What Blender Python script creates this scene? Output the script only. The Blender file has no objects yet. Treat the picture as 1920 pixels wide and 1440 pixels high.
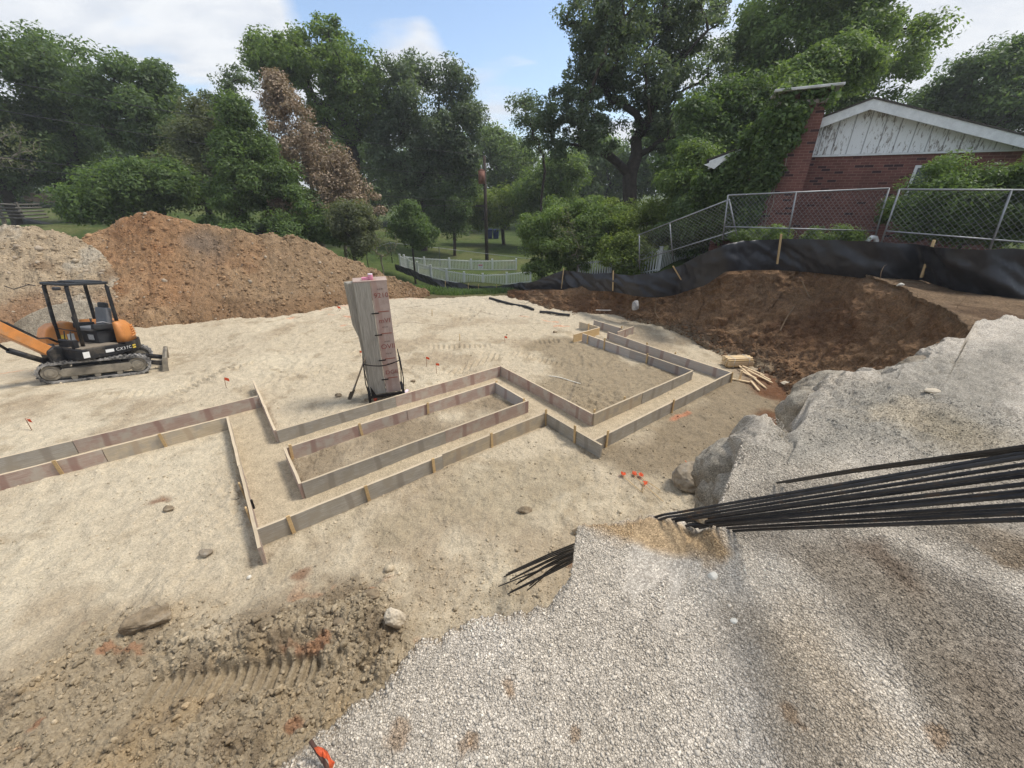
import bpy, bmesh, math, random
import numpy as np
from mathutils import Vector, Matrix, Euler
SC = bpy.context.scene
COL = SC.collection
rng = np.random.default_rng(7)
random.seed(7)
R = math.radians

# ------------------------------------------------------------ camera geometry (surveyed from the photograph)
F, TH, CH = 752.0, R(25.2), 4.0
S_, C_ = math.sin(TH), math.cos(TH)
def un(px, py, z=0.0):
    x = (px - 960) / F; y = (py - 720) / F
    s = (CH - z) / (S_ + y * C_)
    return np.array([x * s, s * (C_ - y * S_), z])
def at(px, py, Y):
    x = (px - 960) / F; y = (py - 720) / F
    s = Y / (C_ - y * S_)
    return np.array([x * s, Y, CH - s * (S_ + y * C_)])

# ------------------------------------------------------------ tags
def tag(o, label=None, cat=None, group=None, kind=None):
    if label: o['label'] = label
    if cat: o['category'] = cat
    if group: o['group'] = group
    if kind: o['kind'] = kind
    return o
def empty(name, loc=(0, 0, 0), rot=(0, 0, 0)):
    o = bpy.data.objects.new(name, None); COL.objects.link(o)
    o.location = loc; o.rotation_euler = rot; o.empty_display_size = .2
    return o
def link(name, me, mat=None, parent=None, loc=None, rot=None):
    o = bpy.data.objects.new(name, me); COL.objects.link(o)
    if mat is not None and len(me.materials) == 0: me.materials.append(mat)
    if parent is not None: o.parent = parent
    if loc is not None: o.location = loc
    if rot is not None: o.rotation_euler = rot
    return o
def np_mesh(name, V, Fc, smooth=False, cols=None):
    V = np.ascontiguousarray(V, dtype=np.float32); Fc = np.ascontiguousarray(Fc, dtype=np.int32)
    n, k = Fc.shape
    me = bpy.data.meshes.new(name)
    me.vertices.add(len(V)); me.vertices.foreach_set('co', V.ravel())
    me.loops.add(n * k); me.loops.foreach_set('vertex_index', Fc.ravel())
    me.polygons.add(n)
    me.polygons.foreach_set('loop_start', np.arange(0, n * k, k, dtype=np.int32))
    me.polygons.foreach_set('loop_total', np.full(n, k, dtype=np.int32))
    if smooth: me.polygons.foreach_set('use_smooth', np.ones(n, dtype=bool))
    me.update(calc_edges=True)
    if cols is not None:
        a = me.attributes.new('Col', 'FLOAT_COLOR', 'POINT')
        c = np.ones((len(V), 4), dtype=np.float32); c[:, :3] = cols
        a.data.foreach_set('color', c.ravel())
    return me

# ------------------------------------------------------------ numpy noise
def _h(ix, iy, iz):
    n = (ix.astype(np.uint32) * np.uint32(374761393) + iy.astype(np.uint32) * np.uint32(668265263) + iz.astype(np.uint32) * np.uint32(2246822519))
    n = (n ^ (n >> np.uint32(13))) * np.uint32(1274126177)
    n = n ^ (n >> np.uint32(16))
    return (n & np.uint32(0xFFFFFF)).astype(np.float32) / np.float32(0xFFFFFF)
def vn(x, y, z=None, seed=0):
    x = np.asarray(x, dtype=np.float64) + 1000; y = np.asarray(y, dtype=np.float64) + 1000
    ix = np.floor(x).astype(np.int64); iy = np.floor(y).astype(np.int64)
    fx = (x - ix).astype(np.float32); fy = (y - iy).astype(np.float32)
    ux = fx * fx * (3 - 2 * fx); uy = fy * fy * (3 - 2 * fy)
    if z is None:
        iz = np.full(ix.shape, seed, dtype=np.int64)
        a = _h(ix, iy, iz); b = _h(ix + 1, iy, iz); c = _h(ix, iy + 1, iz); d = _h(ix + 1, iy + 1, iz)
        return ((a + (b - a) * ux) * (1 - uy) + (c + (d - c) * ux) * uy) * 2 - 1
    z = np.asarray(z, dtype=np.float64) + 1000 + seed * 57
    iz = np.floor(z).astype(np.int64); fz = (z - iz).astype(np.float32); uz = fz * fz * (3 - 2 * fz)
    r = []
    for k in (0, 1):
        a = _h(ix, iy, iz + k); b = _h(ix + 1, iy, iz + k); c = _h(ix, iy + 1, iz + k); d = _h(ix + 1, iy + 1, iz + k)
        r.append((a + (b - a) * ux) * (1 - uy) + (c + (d - c) * ux) * uy)
    return (r[0] * (1 - uz) + r[1] * uz) * 2 - 1
def fbm(x, y, z=None, o=4, sc=1.0, seed=0, g=.5):
    t = 0; a = 1; n = 0
    for i in range(o):
        k = sc * 2.03 ** i
        t = t + a * vn(x * k + i * 17.3, y * k - i * 9.1, None if z is None else z * k + i * 3.7, seed + i); n += a; a *= g
    return t / n
def ridge(x, y, sc, seed=0, o=3):
    t = 0; a = 1; n = 0
    for i in range(o):
        k = sc * 2.1 ** i
        t = t + a * (1 - 2 * np.abs(vn(x * k + i * 5.1, y * k + i * 8.2, None, seed + i))); n += a; a *= .5
    return t / n
def lumps(x, y, sc, seed=0):
    """rounded clod field 0..1 (cell noise, domes)"""
    x = x * sc + 500; y = y * sc + 500
    ix = np.floor(x).astype(np.int64); iy = np.floor(y).astype(np.int64)
    best = np.zeros(x.shape, dtype=np.float32)
    sd = np.full(ix.shape, seed, dtype=np.int64)
    for dx in (-1, 0, 1):
        for dy in (-1, 0, 1):
            cx = ix + dx; cy = iy + dy
            jx = cx + _h(cx, cy, sd + 11); jy = cy + _h(cx, cy, sd + 12); rr = .35 + .55 * _h(cx, cy, sd + 13)
            d2 = ((x - jx) ** 2 + (y - jy) ** 2) / (rr * rr)
            best = np.maximum(best, (np.sqrt(np.clip(1 - d2, 0, 1)) * rr).astype(np.float32))
    return best
def sstep(a, b, x):
    t = np.clip((x - a) / (b - a), 0, 1); return t * t * (3 - 2 * t)
def sdf(x, y, poly):
    """signed distance to polygon, negative inside"""
    P = np.asarray(poly, dtype=np.float64)[:, :2]; d = np.full(x.shape, 1e9); ins = np.zeros(x.shape, dtype=bool)
    for i in range(len(P)):
        a = P[i]; b = P[(i + 1) % len(P)]; e = b - a
        wx = x - a[0]; wy = y - a[1]
        t = np.clip((wx * e[0] + wy * e[1]) / max(e @ e, 1e-9), 0, 1)
        d = np.minimum(d, (wx - t * e[0]) ** 2 + (wy - t * e[1]) ** 2)
        c = ((a[1] > y) != (b[1] > y)) & (x < (b[0] - a[0]) * (y - a[1]) / ((b[1] - a[1]) if abs(b[1] - a[1]) > 1e-12 else 1e-12) + a[0])
        ins ^= c
    d = np.sqrt(d)
    return np.where(ins, -d, d)
def dline(x, y, pts):
    d = np.full(x.shape, 1e9)
    for i in range(len(pts) - 1):
        a = np.asarray(pts[i][:2], float); e = np.asarray(pts[i + 1][:2], float) - a
        wx = x - a[0]; wy = y - a[1]
        t = np.clip((wx * e[0] + wy * e[1]) / max(e @ e, 1e-9), 0, 1)
        d = np.minimum(d, np.hypot(wx - t * e[0], wy - t * e[1]))
    return d
def mixc(c, c2, m):
    return c + (np.asarray(c2, dtype=np.float32) - c) * np.asarray(m)[..., None]
def grid_faces(nr, nc):
    i = np.arange(nr - 1)[:, None] * nc + np.arange(nc - 1)[None, :]
    i = i.ravel()
    return np.stack([i, i + 1, i + nc + 1, i + nc], 1)

# ------------------------------------------------------------ materials
def new_mat(name):
    m = bpy.data.materials.new(name); m.use_nodes = True
    nt = m.node_tree; b = nt.nodes['Principled BSDF']; b.inputs['Roughness'].default_value = .85
    b.inputs['Specular IOR Level'].default_value = .3
    return m, nt, b
def N(nt, t, **kw):
    n = nt.nodes.new(t)
    for k, v in kw.items():
        if k in n.inputs: n.inputs[k].default_value = v
        else: setattr(n, k, v)
    return n
def noise_node(nt, scale, detail=4, rough=.6, vec=None, dist=0):
    n = N(nt, 'ShaderNodeTexNoise'); n.inputs['Scale'].default_value = scale; n.inputs['Detail'].default_value = detail
    n.inputs['Roughness'].default_value = rough; n.inputs['Distortion'].default_value = dist
    if vec is not None: nt.links.new(vec, n.inputs['Vector'])
    return n
def ramp(nt, src, stops):
    r = N(nt, 'ShaderNodeValToRGB'); e = r.color_ramp.elements
    while len(e) < len(stops): e.new(.5)
    for i, (p, c) in enumerate(stops):
        e[i].position = p; e[i].color = (c, c, c, 1) if isinstance(c, (int, float)) else (*c, 1)
    nt.links.new(src, r.inputs[0]); return r
def mix(nt, a, b, fac, mode='MIX'):
    m = N(nt, 'ShaderNodeMix'); m.data_type = 'RGBA'; m.blend_type = mode
    for s, k in ((a, 6), (b, 7)):
        if isinstance(s, (tuple, list)): m.inputs[k].default_value = (*s[:3], 1)
        elif isinstance(s, (int, float)): m.inputs[k].default_value = (s, s, s, 1)
        else: nt.links.new(s, m.inputs[k])
    if isinstance(fac, (int, float)): m.inputs[0].default_value = fac
    else: nt.links.new(fac, m.inputs[0])
    return m.outputs[2]
def bump(nt, b, h, strength, dist=.02):
    n = N(nt, 'ShaderNodeBump'); n.inputs['Strength'].default_value = strength; n.inputs['Distance'].default_value = dist
    nt.links.new(h, n.inputs['Height']); nt.links.new(n.outputs[0], b.inputs['Normal']); return n
def objvec(nt, scale=None):
    t = N(nt, 'ShaderNodeTexCoord')
    if scale is None: return t.outputs['Object']
    m = N(nt, 'ShaderNodeMapping'); m.inputs['Scale'].default_value = scale
    nt.links.new(t.outputs['Object'], m.inputs['Vector']); return m.outputs[0]

def soil_mat(name, fine=70, amount=.55, bstr=.5, bdist=.02, speck=None):
    m, nt, b = new_mat(name); v = objvec(nt)
    vc = N(nt, 'ShaderNodeVertexColor'); vc.layer_name = 'Col'
    n1 = noise_node(nt, fine, 5, .7, v); n2 = noise_node(nt, fine * .13, 5, .65, v)
    r1 = ramp(nt, n1.outputs[0], [(.3, 1 - amount), (.7, 1 + amount * .6)])
    r2 = ramp(nt, n2.outputs[0], [(.3, 1 - amount * .5), (.7, 1 + amount * .35)])
    c = mix(nt, vc.outputs[0], r1.outputs[0], 1, 'MULTIPLY'); c = mix(nt, c, r2.outputs[0], 1, 'MULTIPLY')
    if speck:
        vo = N(nt, 'ShaderNodeTexVoronoi'); vo.inputs['Scale'].default_value = speck[0]; nt.links.new(v, vo.inputs['Vector'])
        rs = ramp(nt, vo.outputs['Distance'], [(.12, 1), (.2, 0)])
        sep = N(nt, 'ShaderNodeSeparateColor'); nt.links.new(vo.outputs['Color'], sep.inputs[0])
        rk = ramp(nt, sep.outputs[0], [(1 - speck[2] - .02, 0), (1 - speck[2], 1)])
        mm = N(nt, 'ShaderNodeMath', operation='MULTIPLY'); nt.links.new(rs.outputs[0], mm.inputs[0]); nt.links.new(rk.outputs[0], mm.inputs[1])
        c = mix(nt, c, speck[1], mm.outputs[0])
    nt.links.new(c, b.inputs['Base Color']); b.inputs['Roughness'].default_value = .95; b.inputs['Specular IOR Level'].default_value = .12
    ad = N(nt, 'ShaderNodeMath', operation='ADD'); nt.links.new(n1.outputs[0], ad.inputs[0])
    sc = N(nt, 'ShaderNodeMath', operation='MULTIPLY'); sc.inputs[1].default_value = 3; nt.links.new(n2.outputs[0], sc.inputs[0])
    nt.links.new(sc.outputs[0], ad.inputs[1]); bump(nt, b, ad.outputs[0], bstr, bdist)
    return m
def gravel_mat(name):
    m, nt, b = new_mat(name); v = objvec(nt)
    vc = N(nt, 'ShaderNodeVertexColor'); vc.layer_name = 'Col'
    vo = N(nt, 'ShaderNodeTexVoronoi'); vo.inputs['Scale'].default_value = 115; vo.inputs['Randomness'].default_value = 1; nt.links.new(v, vo.inputs['Vector'])
    ve = N(nt, 'ShaderNodeTexVoronoi', feature='DISTANCE_TO_EDGE'); ve.inputs['Scale'].default_value = 115; nt.links.new(v, ve.inputs['Vector'])
    sep = N(nt, 'ShaderNodeSeparateColor'); nt.links.new(vo.outputs['Color'], sep.inputs[0])
    cr = ramp(nt, sep.outputs[0], [(0, (.62, .60, .57)), (.45, (.92, .90, .87)), (.8, (1.08, 1.06, 1.03)), (1, (1.28, 1.26, 1.22))])
    er = ramp(nt, ve.outputs['Distance'], [(.0, .58), (.16, 1)])
    n2 = noise_node(nt, 9, 5, .65, v); r2 = ramp(nt, n2.outputs[0], [(.3, .78), (.7, 1.14)])
    c = mix(nt, vc.outputs[0], cr.outputs[0], 1, 'MULTIPLY'); c = mix(nt, c, er.outputs[0], 1, 'MULTIPLY'); c = mix(nt, c, r2.outputs[0], 1, 'MULTIPLY')
    nt.links.new(c, b.inputs['Base Color']); b.inputs['Roughness'].default_value = .9; b.inputs['Specular IOR Level'].default_value = .2
    bump(nt, b, er.outputs[0], .6, .010)
    return m
def plain(name, col, rough=.6, metal=0, var=.25, scale=12, bstr=0, dirt=None, spec=.3):
    m, nt, b = new_mat(name); v = objvec(nt)
    n = noise_node(nt, scale, 5, .65, v); r = ramp(nt, n.outputs[0], [(.3, 1 - var), (.7, 1 + var * .5)])
    c = mix(nt, col, r.outputs[0], 1, 'MULTIPLY')
    if dirt:
        n2 = noise_node(nt, scale * .35, 6, .7, v); rd = ramp(nt, n2.outputs[0], [(dirt[1], 0), (dirt[1] + .18, 1)])
        c = mix(nt, c, dirt[0], rd.outputs[0])
    nt.links.new(c, b.inputs['Base Color']); b.inputs['Roughness'].default_value = rough; b.inputs['Metallic'].default_value = metal
    b.inputs['Specular IOR Level'].default_value = spec
    if bstr: bump(nt, b, n.outputs[0], bstr, .01)
    return m
def wood_mat(name, c1, c2, grain=(2, 30, 30), rough=.8, stain=None, knots=False):
    """weathered timber: grain runs along local x"""
    m, nt, b = new_mat(name); v = objvec(nt, grain)
    n = noise_node(nt, 2.2, 6, .65, v, .4); r = ramp(nt, n.outputs[0], [(.3, c1), (.68, c2)]); c = r.outputs[0]
    vo = objvec(nt)
    if stain:
        n2 = noise_node(nt, 5, 5, .6, vo); rr = ramp(nt, n2.outputs[0], [(.45, 0), (.62, 1)]); c = mix(nt, c, stain[0], rr.outputs[0])
        # sludge stripes left by earlier walers, every 0.4 m
        w = N(nt, 'ShaderNodeTexWave'); w.wave_type = 'BANDS'; w.bands_direction = 'X'; w.inputs['Scale'].default_value = .42; w.inputs['Distortion'].default_value = 1.2; w.inputs['Detail'].default_value = 3; w.inputs['Detail Scale'].default_value = 2.5
        nt.links.new(vo, w.inputs['Vector']); rw = ramp(nt, w.outputs[0], [(.94, 0), (.985, .65)])
        c = mix(nt, c, stain[1], rw.outputs[0])
    oi = N(nt, 'ShaderNodeObjectInfo'); ro = ramp(nt, oi.outputs['Random'], [(0, .82), (1, 1.12)])
    c = mix(nt, c, ro.outputs[0], 1, 'MULTIPLY')
    nt.links.new(c, b.inputs['Base Color']); b.inputs['Roughness'].default_value = rough; bump(nt, b, n.outputs[0], .25, .004)
    return m
def leaf_mat(name, c1, c2, c3=None, trans=.48):
    m, nt, b = new_mat(name)
    g = N(nt, 'ShaderNodeNewGeometry'); t = N(nt, 'ShaderNodeTexCoord')
    n = noise_node(nt, .55, 3, .6, t.outputs['Object'])
    r = ramp(nt, g.outputs['Random Per Island'], [(0, c1), (.75, c2), (1, c3 or c2)])
    rn = ramp(nt, n.outputs[0], [(.3, .72), (.7, 1.25)])
    c = mix(nt, r.outputs[0], rn.outputs[0], 1, 'MULTIPLY')
    nt.links.new(c, b.inputs['Base Color']); b.inputs['Roughness'].default_value = .55; b.inputs['Specular IOR Level'].default_value = .35
    tr = N(nt, 'ShaderNodeBsdfTranslucent'); lighter = mix(nt, c, (1.3, 1.35, .7), 1, 'MULTIPLY'); nt.links.new(lighter, tr.inputs[0])
    ms = N(nt, 'ShaderNodeMixShader'); ms.inputs[0].default_value = trans
    nt.links.new(b.outputs[0], ms.inputs[1]); nt.links.new(tr.outputs[0], ms.inputs[2]); nt.links.new(ms.outputs[0], nt.nodes['Material Output'].inputs[0])
    return m

# ------------------------------------------------------------ mesh builder for hard-surface parts
class MB:
    def __init__(self): self.bm = bmesh.new()
    def box(self, c, s, rot=None, taper=None):
        v = []
        for dz in (-.5, .5):
            for dx, dy in ((-.5, -.5), (.5, -.5), (.5, .5), (-.5, .5)):
                k = taper if (taper and dz > 0) else (1, 1)
                p = Vector((dx * s[0] * k[0], dy * s[1] * k[1], dz * s[2]))
                if rot is not None: p = rot @ p
                v.append(self.bm.verts.new(p + Vector(c)))
        for f in ((3, 2, 1, 0), (4, 5, 6, 7), (0, 1, 5, 4), (1, 2, 6, 5), (2, 3, 7, 6), (3, 0, 4, 7)):
            self.bm.faces.new([v[i] for i in f])
        return self
    def prism(self, poly, a, b, axis='y'):
        """poly in the two other axes, extruded from a to b along axis"""
        def P(u, w, t): return {'y': (u, t, w), 'z': (u, w, t), 'x': (t, u, w)}[axis]
        A = [self.bm.verts.new(P(u, w, a)) for u, w in poly]; B = [self.bm.verts.new(P(u, w, b)) for u, w in poly]
        n = len(poly)
        fs = [self.bm.faces.new(A), self.bm.faces.new(B[::-1])]
        for i in range(n): fs.append(self.bm.faces.new((A[i], B[i], B[(i + 1) % n], A[(i + 1) % n])))
        return self
    def ring(self, outer, inner, a, b, axis='y'):
        def P(u, w, t): return {'y': (u, t, w), 'z': (u, w, t), 'x': (t, u, w)}[axis]
        L = [[self.bm.verts.new(P(u, w, t)) for u, w in poly] for poly, t in ((outer, a), (outer, b), (inner, b), (inner, a))]
        n = len(outer)
        for k in range(4):
            X, Y = L[k], L[(k + 1) % 4]
            for i in range(n): self.bm.faces.new((X[i], X[(i + 1) % n], Y[(i + 1) % n], Y[i]))
        return self
    def cyl(self, p0, p1, r0, r1=None, n=12, cap=True):
        r1 = r0 if r1 is None else r1
        p0, p1 = Vector(p0), Vector(p1); d = (p1 - p0)
        q = d.to_track_quat('Z', 'Y')
        A = [self.bm.verts.new(p0 + q @ Vector((r0 * math.cos(2 * math.pi * i / n), r0 * math.sin(2 * math.pi * i / n), 0))) for i in range(n)]
        B = [self.bm.verts.new(p1 + q @ Vector((r1 * math.cos(2 * math.pi * i / n), r1 * math.sin(2 * math.pi * i / n), 0))) for i in range(n)]
        for i in range(n):
            f = self.bm.faces.new((A[i], A[(i + 1) % n], B[(i + 1) % n], B[i])); f.smooth = True
        if cap: self.bm.faces.new(A[::-1]); self.bm.faces.new(B)
        return self
    def tube(self, pts, r, n=6):
        rs = r if isinstance(r, (list, tuple)) else [r] * len(pts)
        pts = [Vector(p) for p in pts]; rings = []
        up = Vector((0, 0, 1))
        for i, p in enumerate(pts):
            d = (pts[min(i + 1, len(pts) - 1)] - pts[max(i - 1, 0)])
            d = d.normalized() if d.length > 1e-9 else up
            x = d.cross(up if abs(d.z) < .95 else Vector((1, 0, 0))).normalized(); y = x.cross(d)
            rings.append([self.bm.verts.new(p + (x * math.cos(2 * math.pi * k / n) + y * math.sin(2 * math.pi * k / n)) * rs[i]) for k in range(n)])
        for a, b in zip(rings, rings[1:]):
            for k in range(n):
                f = self.bm.faces.new((a[k], a[(k + 1) % n], b[(k + 1) % n], b[k])); f.smooth = True
        self.bm.faces.new(rings[0][::-1]); self.bm.faces.new(rings[-1])
        return self
    def bevel(self, w, seg=1, ang=35):
        bmesh.ops.recalc_face_normals(self.bm, faces=self.bm.faces)
        e = [e for e in self.bm.edges if len(e.link_faces) == 2 and e.calc_face_angle(0) > R(ang)]
        if e: bmesh.ops.bevel(self.bm, geom=e, offset=w, segments=seg, affect='EDGES', profile=.6, clamp_overlap=True)
        return self
    def build(self, name, mat, parent=None, loc=None, rot=None):
        bmesh.ops.recalc_face_normals(self.bm, faces=self.bm.faces)
        me = bpy.data.meshes.new(name); self.bm.to_mesh(me); self.bm.free()
        return link(name, me, mat, parent, loc, rot)
def rock_mesh(name, size, seed, sub=3, rough=.25):
    bm = bmesh.new(); bmesh.ops.create_icosphere(bm, subdivisions=min(sub + 1, 5), radius=1)
    co = np.array([v.co[:] for v in bm.verts])
    d = 1 + rough * fbm(co[:, 0], co[:, 1], co[:, 2], 4, 1.2, seed) * 1.6
    # chop a few facets
    r2 = np.random.default_rng(seed)
    P = co * d[:, None]
    for k in range(7):
        nn = r2.normal(size=3); nn /= np.linalg.norm(nn); h = r2.uniform(.55, .85)
        e = P @ nn - h; P -= np.clip(e, 0, None)[:, None] * nn * .85
    P += (.07 * fbm(co[:, 0], co[:, 1], co[:, 2], 4, 4, seed + 9) + .06 * (1 - 2 * np.abs(fbm(co[:, 0], co[:, 1], co[:, 2], 3, 2.6, seed + 19))) * rough * 3 + .05 * (1 - 2 * np.abs(fbm(co[:, 0], co[:, 1], co[:, 2], 3, 7, seed + 29))))[:, None] * co
    for v, p in zip(bm.verts, P): v.co = Vector(p * np.asarray(size))
    for f in bm.faces: f.smooth = True
    me = bpy.data.meshes.new(name); bm.to_mesh(me); bm.free(); return me
# ============================================================ sky, light, camera
SUN_EL, SUN_AZ = 58.0, 75.0          # azimuth measured from +Y towards +X
w = bpy.data.worlds.new("World"); SC.world = w; w.use_nodes = True
nt = w.node_tree; bg = nt.nodes['Background']
sky = N(nt, 'ShaderNodeTexSky'); sky.sky_type = 'NISHITA'; sky.sun_disc = False
sky.sun_elevation = R(SUN_EL); sky.sun_rotation = R(SUN_AZ); sky.air_density = 1.0; sky.dust_density = 1.2; sky.ozone_density = 1.4
tc = N(nt, 'ShaderNodeTexCoord'); sx = N(nt, 'ShaderNodeSeparateXYZ'); nt.links.new(tc.outputs['Generated'], sx.inputs[0])
def mth(op, a, b=None):
    m = N(nt, 'ShaderNodeMath', operation=op)
    for i, s in enumerate((a, b)):
        if s is None: continue
        if isinstance(s, (int, float)): m.inputs[i].default_value = s
        else: nt.links.new(s, m.inputs[i])
    return m.outputs[0]
dz = mth('ADD', mth('MAXIMUM', sx.outputs[2], 0.0), .22)
cb = N(nt, 'ShaderNodeCombineXYZ'); nt.links.new(mth('DIVIDE', sx.outputs[0], dz), cb.inputs[0]); nt.links.new(mth('DIVIDE', sx.outputs[1], dz), cb.inputs[1])
mp = N(nt, 'ShaderNodeMapping'); mp.inputs['Scale'].default_value = (1.0, 1.7, 1); mp.inputs['Rotation'].default_value = (0, 0, R(-18)); mp.inputs['Location'].default_value = (3.1, .4, 0); nt.links.new(cb.outputs[0], mp.inputs[0])
n1 = noise_node(nt, 1.35, 7, .56, mp.outputs[0], .5); n2 = noise_node(nt, 3.2, 6, .6, mp.outputs[0], .2)
def blob(px, py, width, amt):
    d = at(px, py, 10.0) - np.array([0, 0, CH]); d /= np.linalg.norm(d)
    v = N(nt, 'ShaderNodeVectorMath', operation='DOT_PRODUCT'); nt.links.new(tc.outputs['Generated'], v.inputs[0]); v.inputs[1].default_value = tuple(d)
    nz = N(nt, 'ShaderNodeVectorMath', operation='NORMALIZE'); nt.links.new(tc.outputs['Generated'], nz.inputs[0]); nt.links.new(nz.outputs[0], v.inputs[0])
    mr = N(nt, 'ShaderNodeMapRange'); mr.interpolation_type = 'SMOOTHSTEP'
    mr.inputs[1].default_value = math.cos(R(width)); mr.inputs[2].default_value = 1.0; mr.inputs[3].default_value = 0; mr.inputs[4].default_value = amt
    nt.links.new(v.outputs['Value'], mr.inputs[0]); return mr.outputs[0]
cover = mth('ADD', n1.outputs[0], .12)
for px, py, wd, amt in ((1000, 0, 16, -.34), (640, 20, 8, -.26), (900, -200, 18, -.28), (300, 135, 8, -.16), (420, 160, 7, -.14), (860, 30, 4, -.1),
                        (200, 40, 20, .22), (770, 70, 6.5, .3), (820, 90, 4, .12), (940, 150, 7, .25), (1780, 60, 18, .3), (450, 40, 9, .2)):
    cover = mth('ADD', cover, blob(px, py, wd, amt))
rc = ramp(nt, cover, [(.5, 0), (.72, 1)])
shade = ramp(nt, n2.outputs[0], [(.32, (3.9, 4.2, 4.7)), (.6, (5.1, 5.25, 5.45))])
blue = mix(nt, sky.outputs[0], (1.15, 1.15, 1.15), 1, 'MULTIPLY')
fin = mix(nt, blue, shade.outputs[0], rc.outputs[0])
nt.links.new(fin, bg.inputs[0]); bg.inputs[1].default_value = .1
sl = bpy.data.lights.new('sun', 'SUN'); sl.energy = 1.9; sl.angle = R(14); sl.color = (1, .95, .87)
so = bpy.data.objects.new('sun', sl); COL.objects.link(so)
dv = Vector((math.sin(R(SUN_AZ)) * math.cos(R(SUN_EL)), math.cos(R(SUN_AZ)) * math.cos(R(SUN_EL)), math.sin(R(SUN_EL))))
so.rotation_euler = dv.to_track_quat('Z', 'Y').to_euler(); so.location = dv * 60
cam = bpy.data.cameras.new('camera'); cam.sensor_width = 36; cam.lens = 36 * F / 1920; cam.clip_start = .05; cam.clip_end = 2000
co = bpy.data.objects.new('camera', cam); COL.objects.link(co); co.location = (0, 0, CH); co.rotation_euler = (math.pi / 2 - TH, 0, 0); SC.camera = co
SC.view_settings.view_transform = 'Standard'; SC.view_settings.look = 'None'; SC.view_settings.exposure = .92; SC.view_settings.gamma = 1
SC.cycles.max_bounces = 6; SC.cycles.transparent_max_bounces = 8

# ============================================================ terrain
M_pit = soil_mat('dusty_tan_soil', 48, .36, .7, .03)
M_brown = soil_mat('brown_soil', 28, .55, .8, .04, speck=(16, (.42, .34, .26), .16))
M_bank = soil_mat('bank_soil', 30, .6, 1.0, .05)
M_grav = gravel_mat('crushed_gravel')
M_lawn = soil_mat('lawn_turf', 9, .5, .6, .05)
M_clod = soil_mat('clods', 40, .4, .5, .01)

CTRL = np.array([(0,18,-.1),(-5,19,-.15),(3,18.2,.1),(0,23,-1.0),(-5,25,-1.2),(0,28,-1.8),(-5,28,-1.75),(2,28,-1.7),(-2,33,-1.45),(3,33,-1.35),(-6,34,-1.4),
 (0,38,-1.2),(0,50,-1.0),(0,80,.5),(0,150,4),(-14,24,.5),(-20,22,1.5),(-30,30,2.2),(-40,50,3.1),(-25,40,1.6),(-15,35,0),(-10,30,-.9),(-60,80,5),
 (8,18.5,1.5),(6,20,.6),(10,15,2.15),(14,14,2.25),(12,25,1.8),(20,20,2.6),(20,40,2.5),(10,40,0),(40,30,4),(60,80,6),(-30,0,.8),(30,0,2.3),(20,8,2.2),(0,-20,2.3),
 (-20,14,1.2),(-30,14,1.6),(0,300,8),(200,200,14),(-200,200,12),(250,0,8),(-250,0,8),(0,-250,6)], float)
def ground_raw(x, y):
    x = np.asarray(x, float); y = np.asarray(y, float); num = 0; den = 0
    for a, b, c in CTRL:
        d2 = (x - a) ** 2 + (y - b) ** 2 + 1.2
        wt = d2 ** -1.75; num = num + wt * c; den = den + wt
    return num / den
def gz(x, y): return float(ground_raw(np.array([x]), np.array([y]))[0])
SITE = [(-34,-12),(-34,11),(-20,14),(-15,17),(-8,18.6),(-3,18.0),(0.2,17.4),(2.2,15.8),(5,15.8),(8,15),(9.8,13.6),(10.8,11),(13,7.5),(14,3),(9,-8)]
def ground_h(x, y):
    h = ground_raw(x, y) + .05 * fbm(x, y, None, 4, .35, 3)
    s = sdf(x, y, SITE)
    return np.where(s < 0, h - 1.6 * sstep(0, 1.2, -s) * 1.0, h)
az = np.radians(np.linspace(-180, 180, 900)); rr = np.exp(np.linspace(np.log(.6), np.log(900), 520))
A, RR = np.meshgrid(az, rr); X = RR * np.sin(A); Y = RR * np.cos(A); Z = ground_h(X, Y)
c = np.empty(X.shape + (3,), np.float32); c[:] = (.085, .115, .033)
c = mixc(c, (.125, .135, .05), sstep(-.1, .5, fbm(X, Y, None, 4, .3, 5)))
c = mixc(c, (.055, .085, .024), sstep(0, .5, fbm(X, Y, None, 4, .9, 8)))
dirtm = sstep(1.6, .2, sdf(X, Y, SITE) + .8 * fbm(X, Y, None, 3, .8, 4)); c = mixc(c, (.17, .12, .07), dirtm * .8)
link('ground', np_mesh('ground', np.stack([X, Y, Z], -1).reshape(-1, 3), grid_faces(*X.shape), True, c.reshape(-1, 3)), M_lawn)['kind'] = 'structure'

# ---- formwork frame of reference
YAW = R(37.3); ea = np.array([math.cos(YAW), math.sin(YAW)]); eb = np.array([-math.sin(YAW), math.cos(YAW)])
def ab(a, b, z=0.0): p = ea * a + eb * b; return np.array([p[0], p[1], z])
CHAN = [(-9, .34, 8.43, 9.07), (-.28, .36, 4.9, 9.07), (.3, 5.25, 6.65, 7.33), (4.6, 5.25, 3.73, 7.33), (-.28, 5.0, 4.9, 5.53), (4.6, 9.32, 3.73, 4.35), (8.69, 9.32, 3.73, 8.6)]
def chan_d(a, b):
    d = np.full(a.shape, 1e9)
    for a0, a1, b0, b1 in CHAN:
        dx = np.maximum(np.maximum(a0 - a, a - a1), 0); dy = np.maximum(np.maximum(b0 - b, b - b1), 0)
        ins = np.minimum(np.minimum(a - a0, a1 - a), np.minimum(b - b0, b1 - b))
        d = np.minimum(d, np.where(ins > 0, -ins, np.hypot(dx, dy)))
    return d
def pxpoly(pts, z=0.0): return [un(px, py, z) for px, py in pts]
CLOD = pxpoly([(-260,1330),(60,1235),(170,1165),(235,1150),(330,1140),(420,1165),(520,1130),(600,1105),(740,1080),(770,1150),(800,1240),(800,1500),(300,1700),(-400,1700)])
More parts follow.
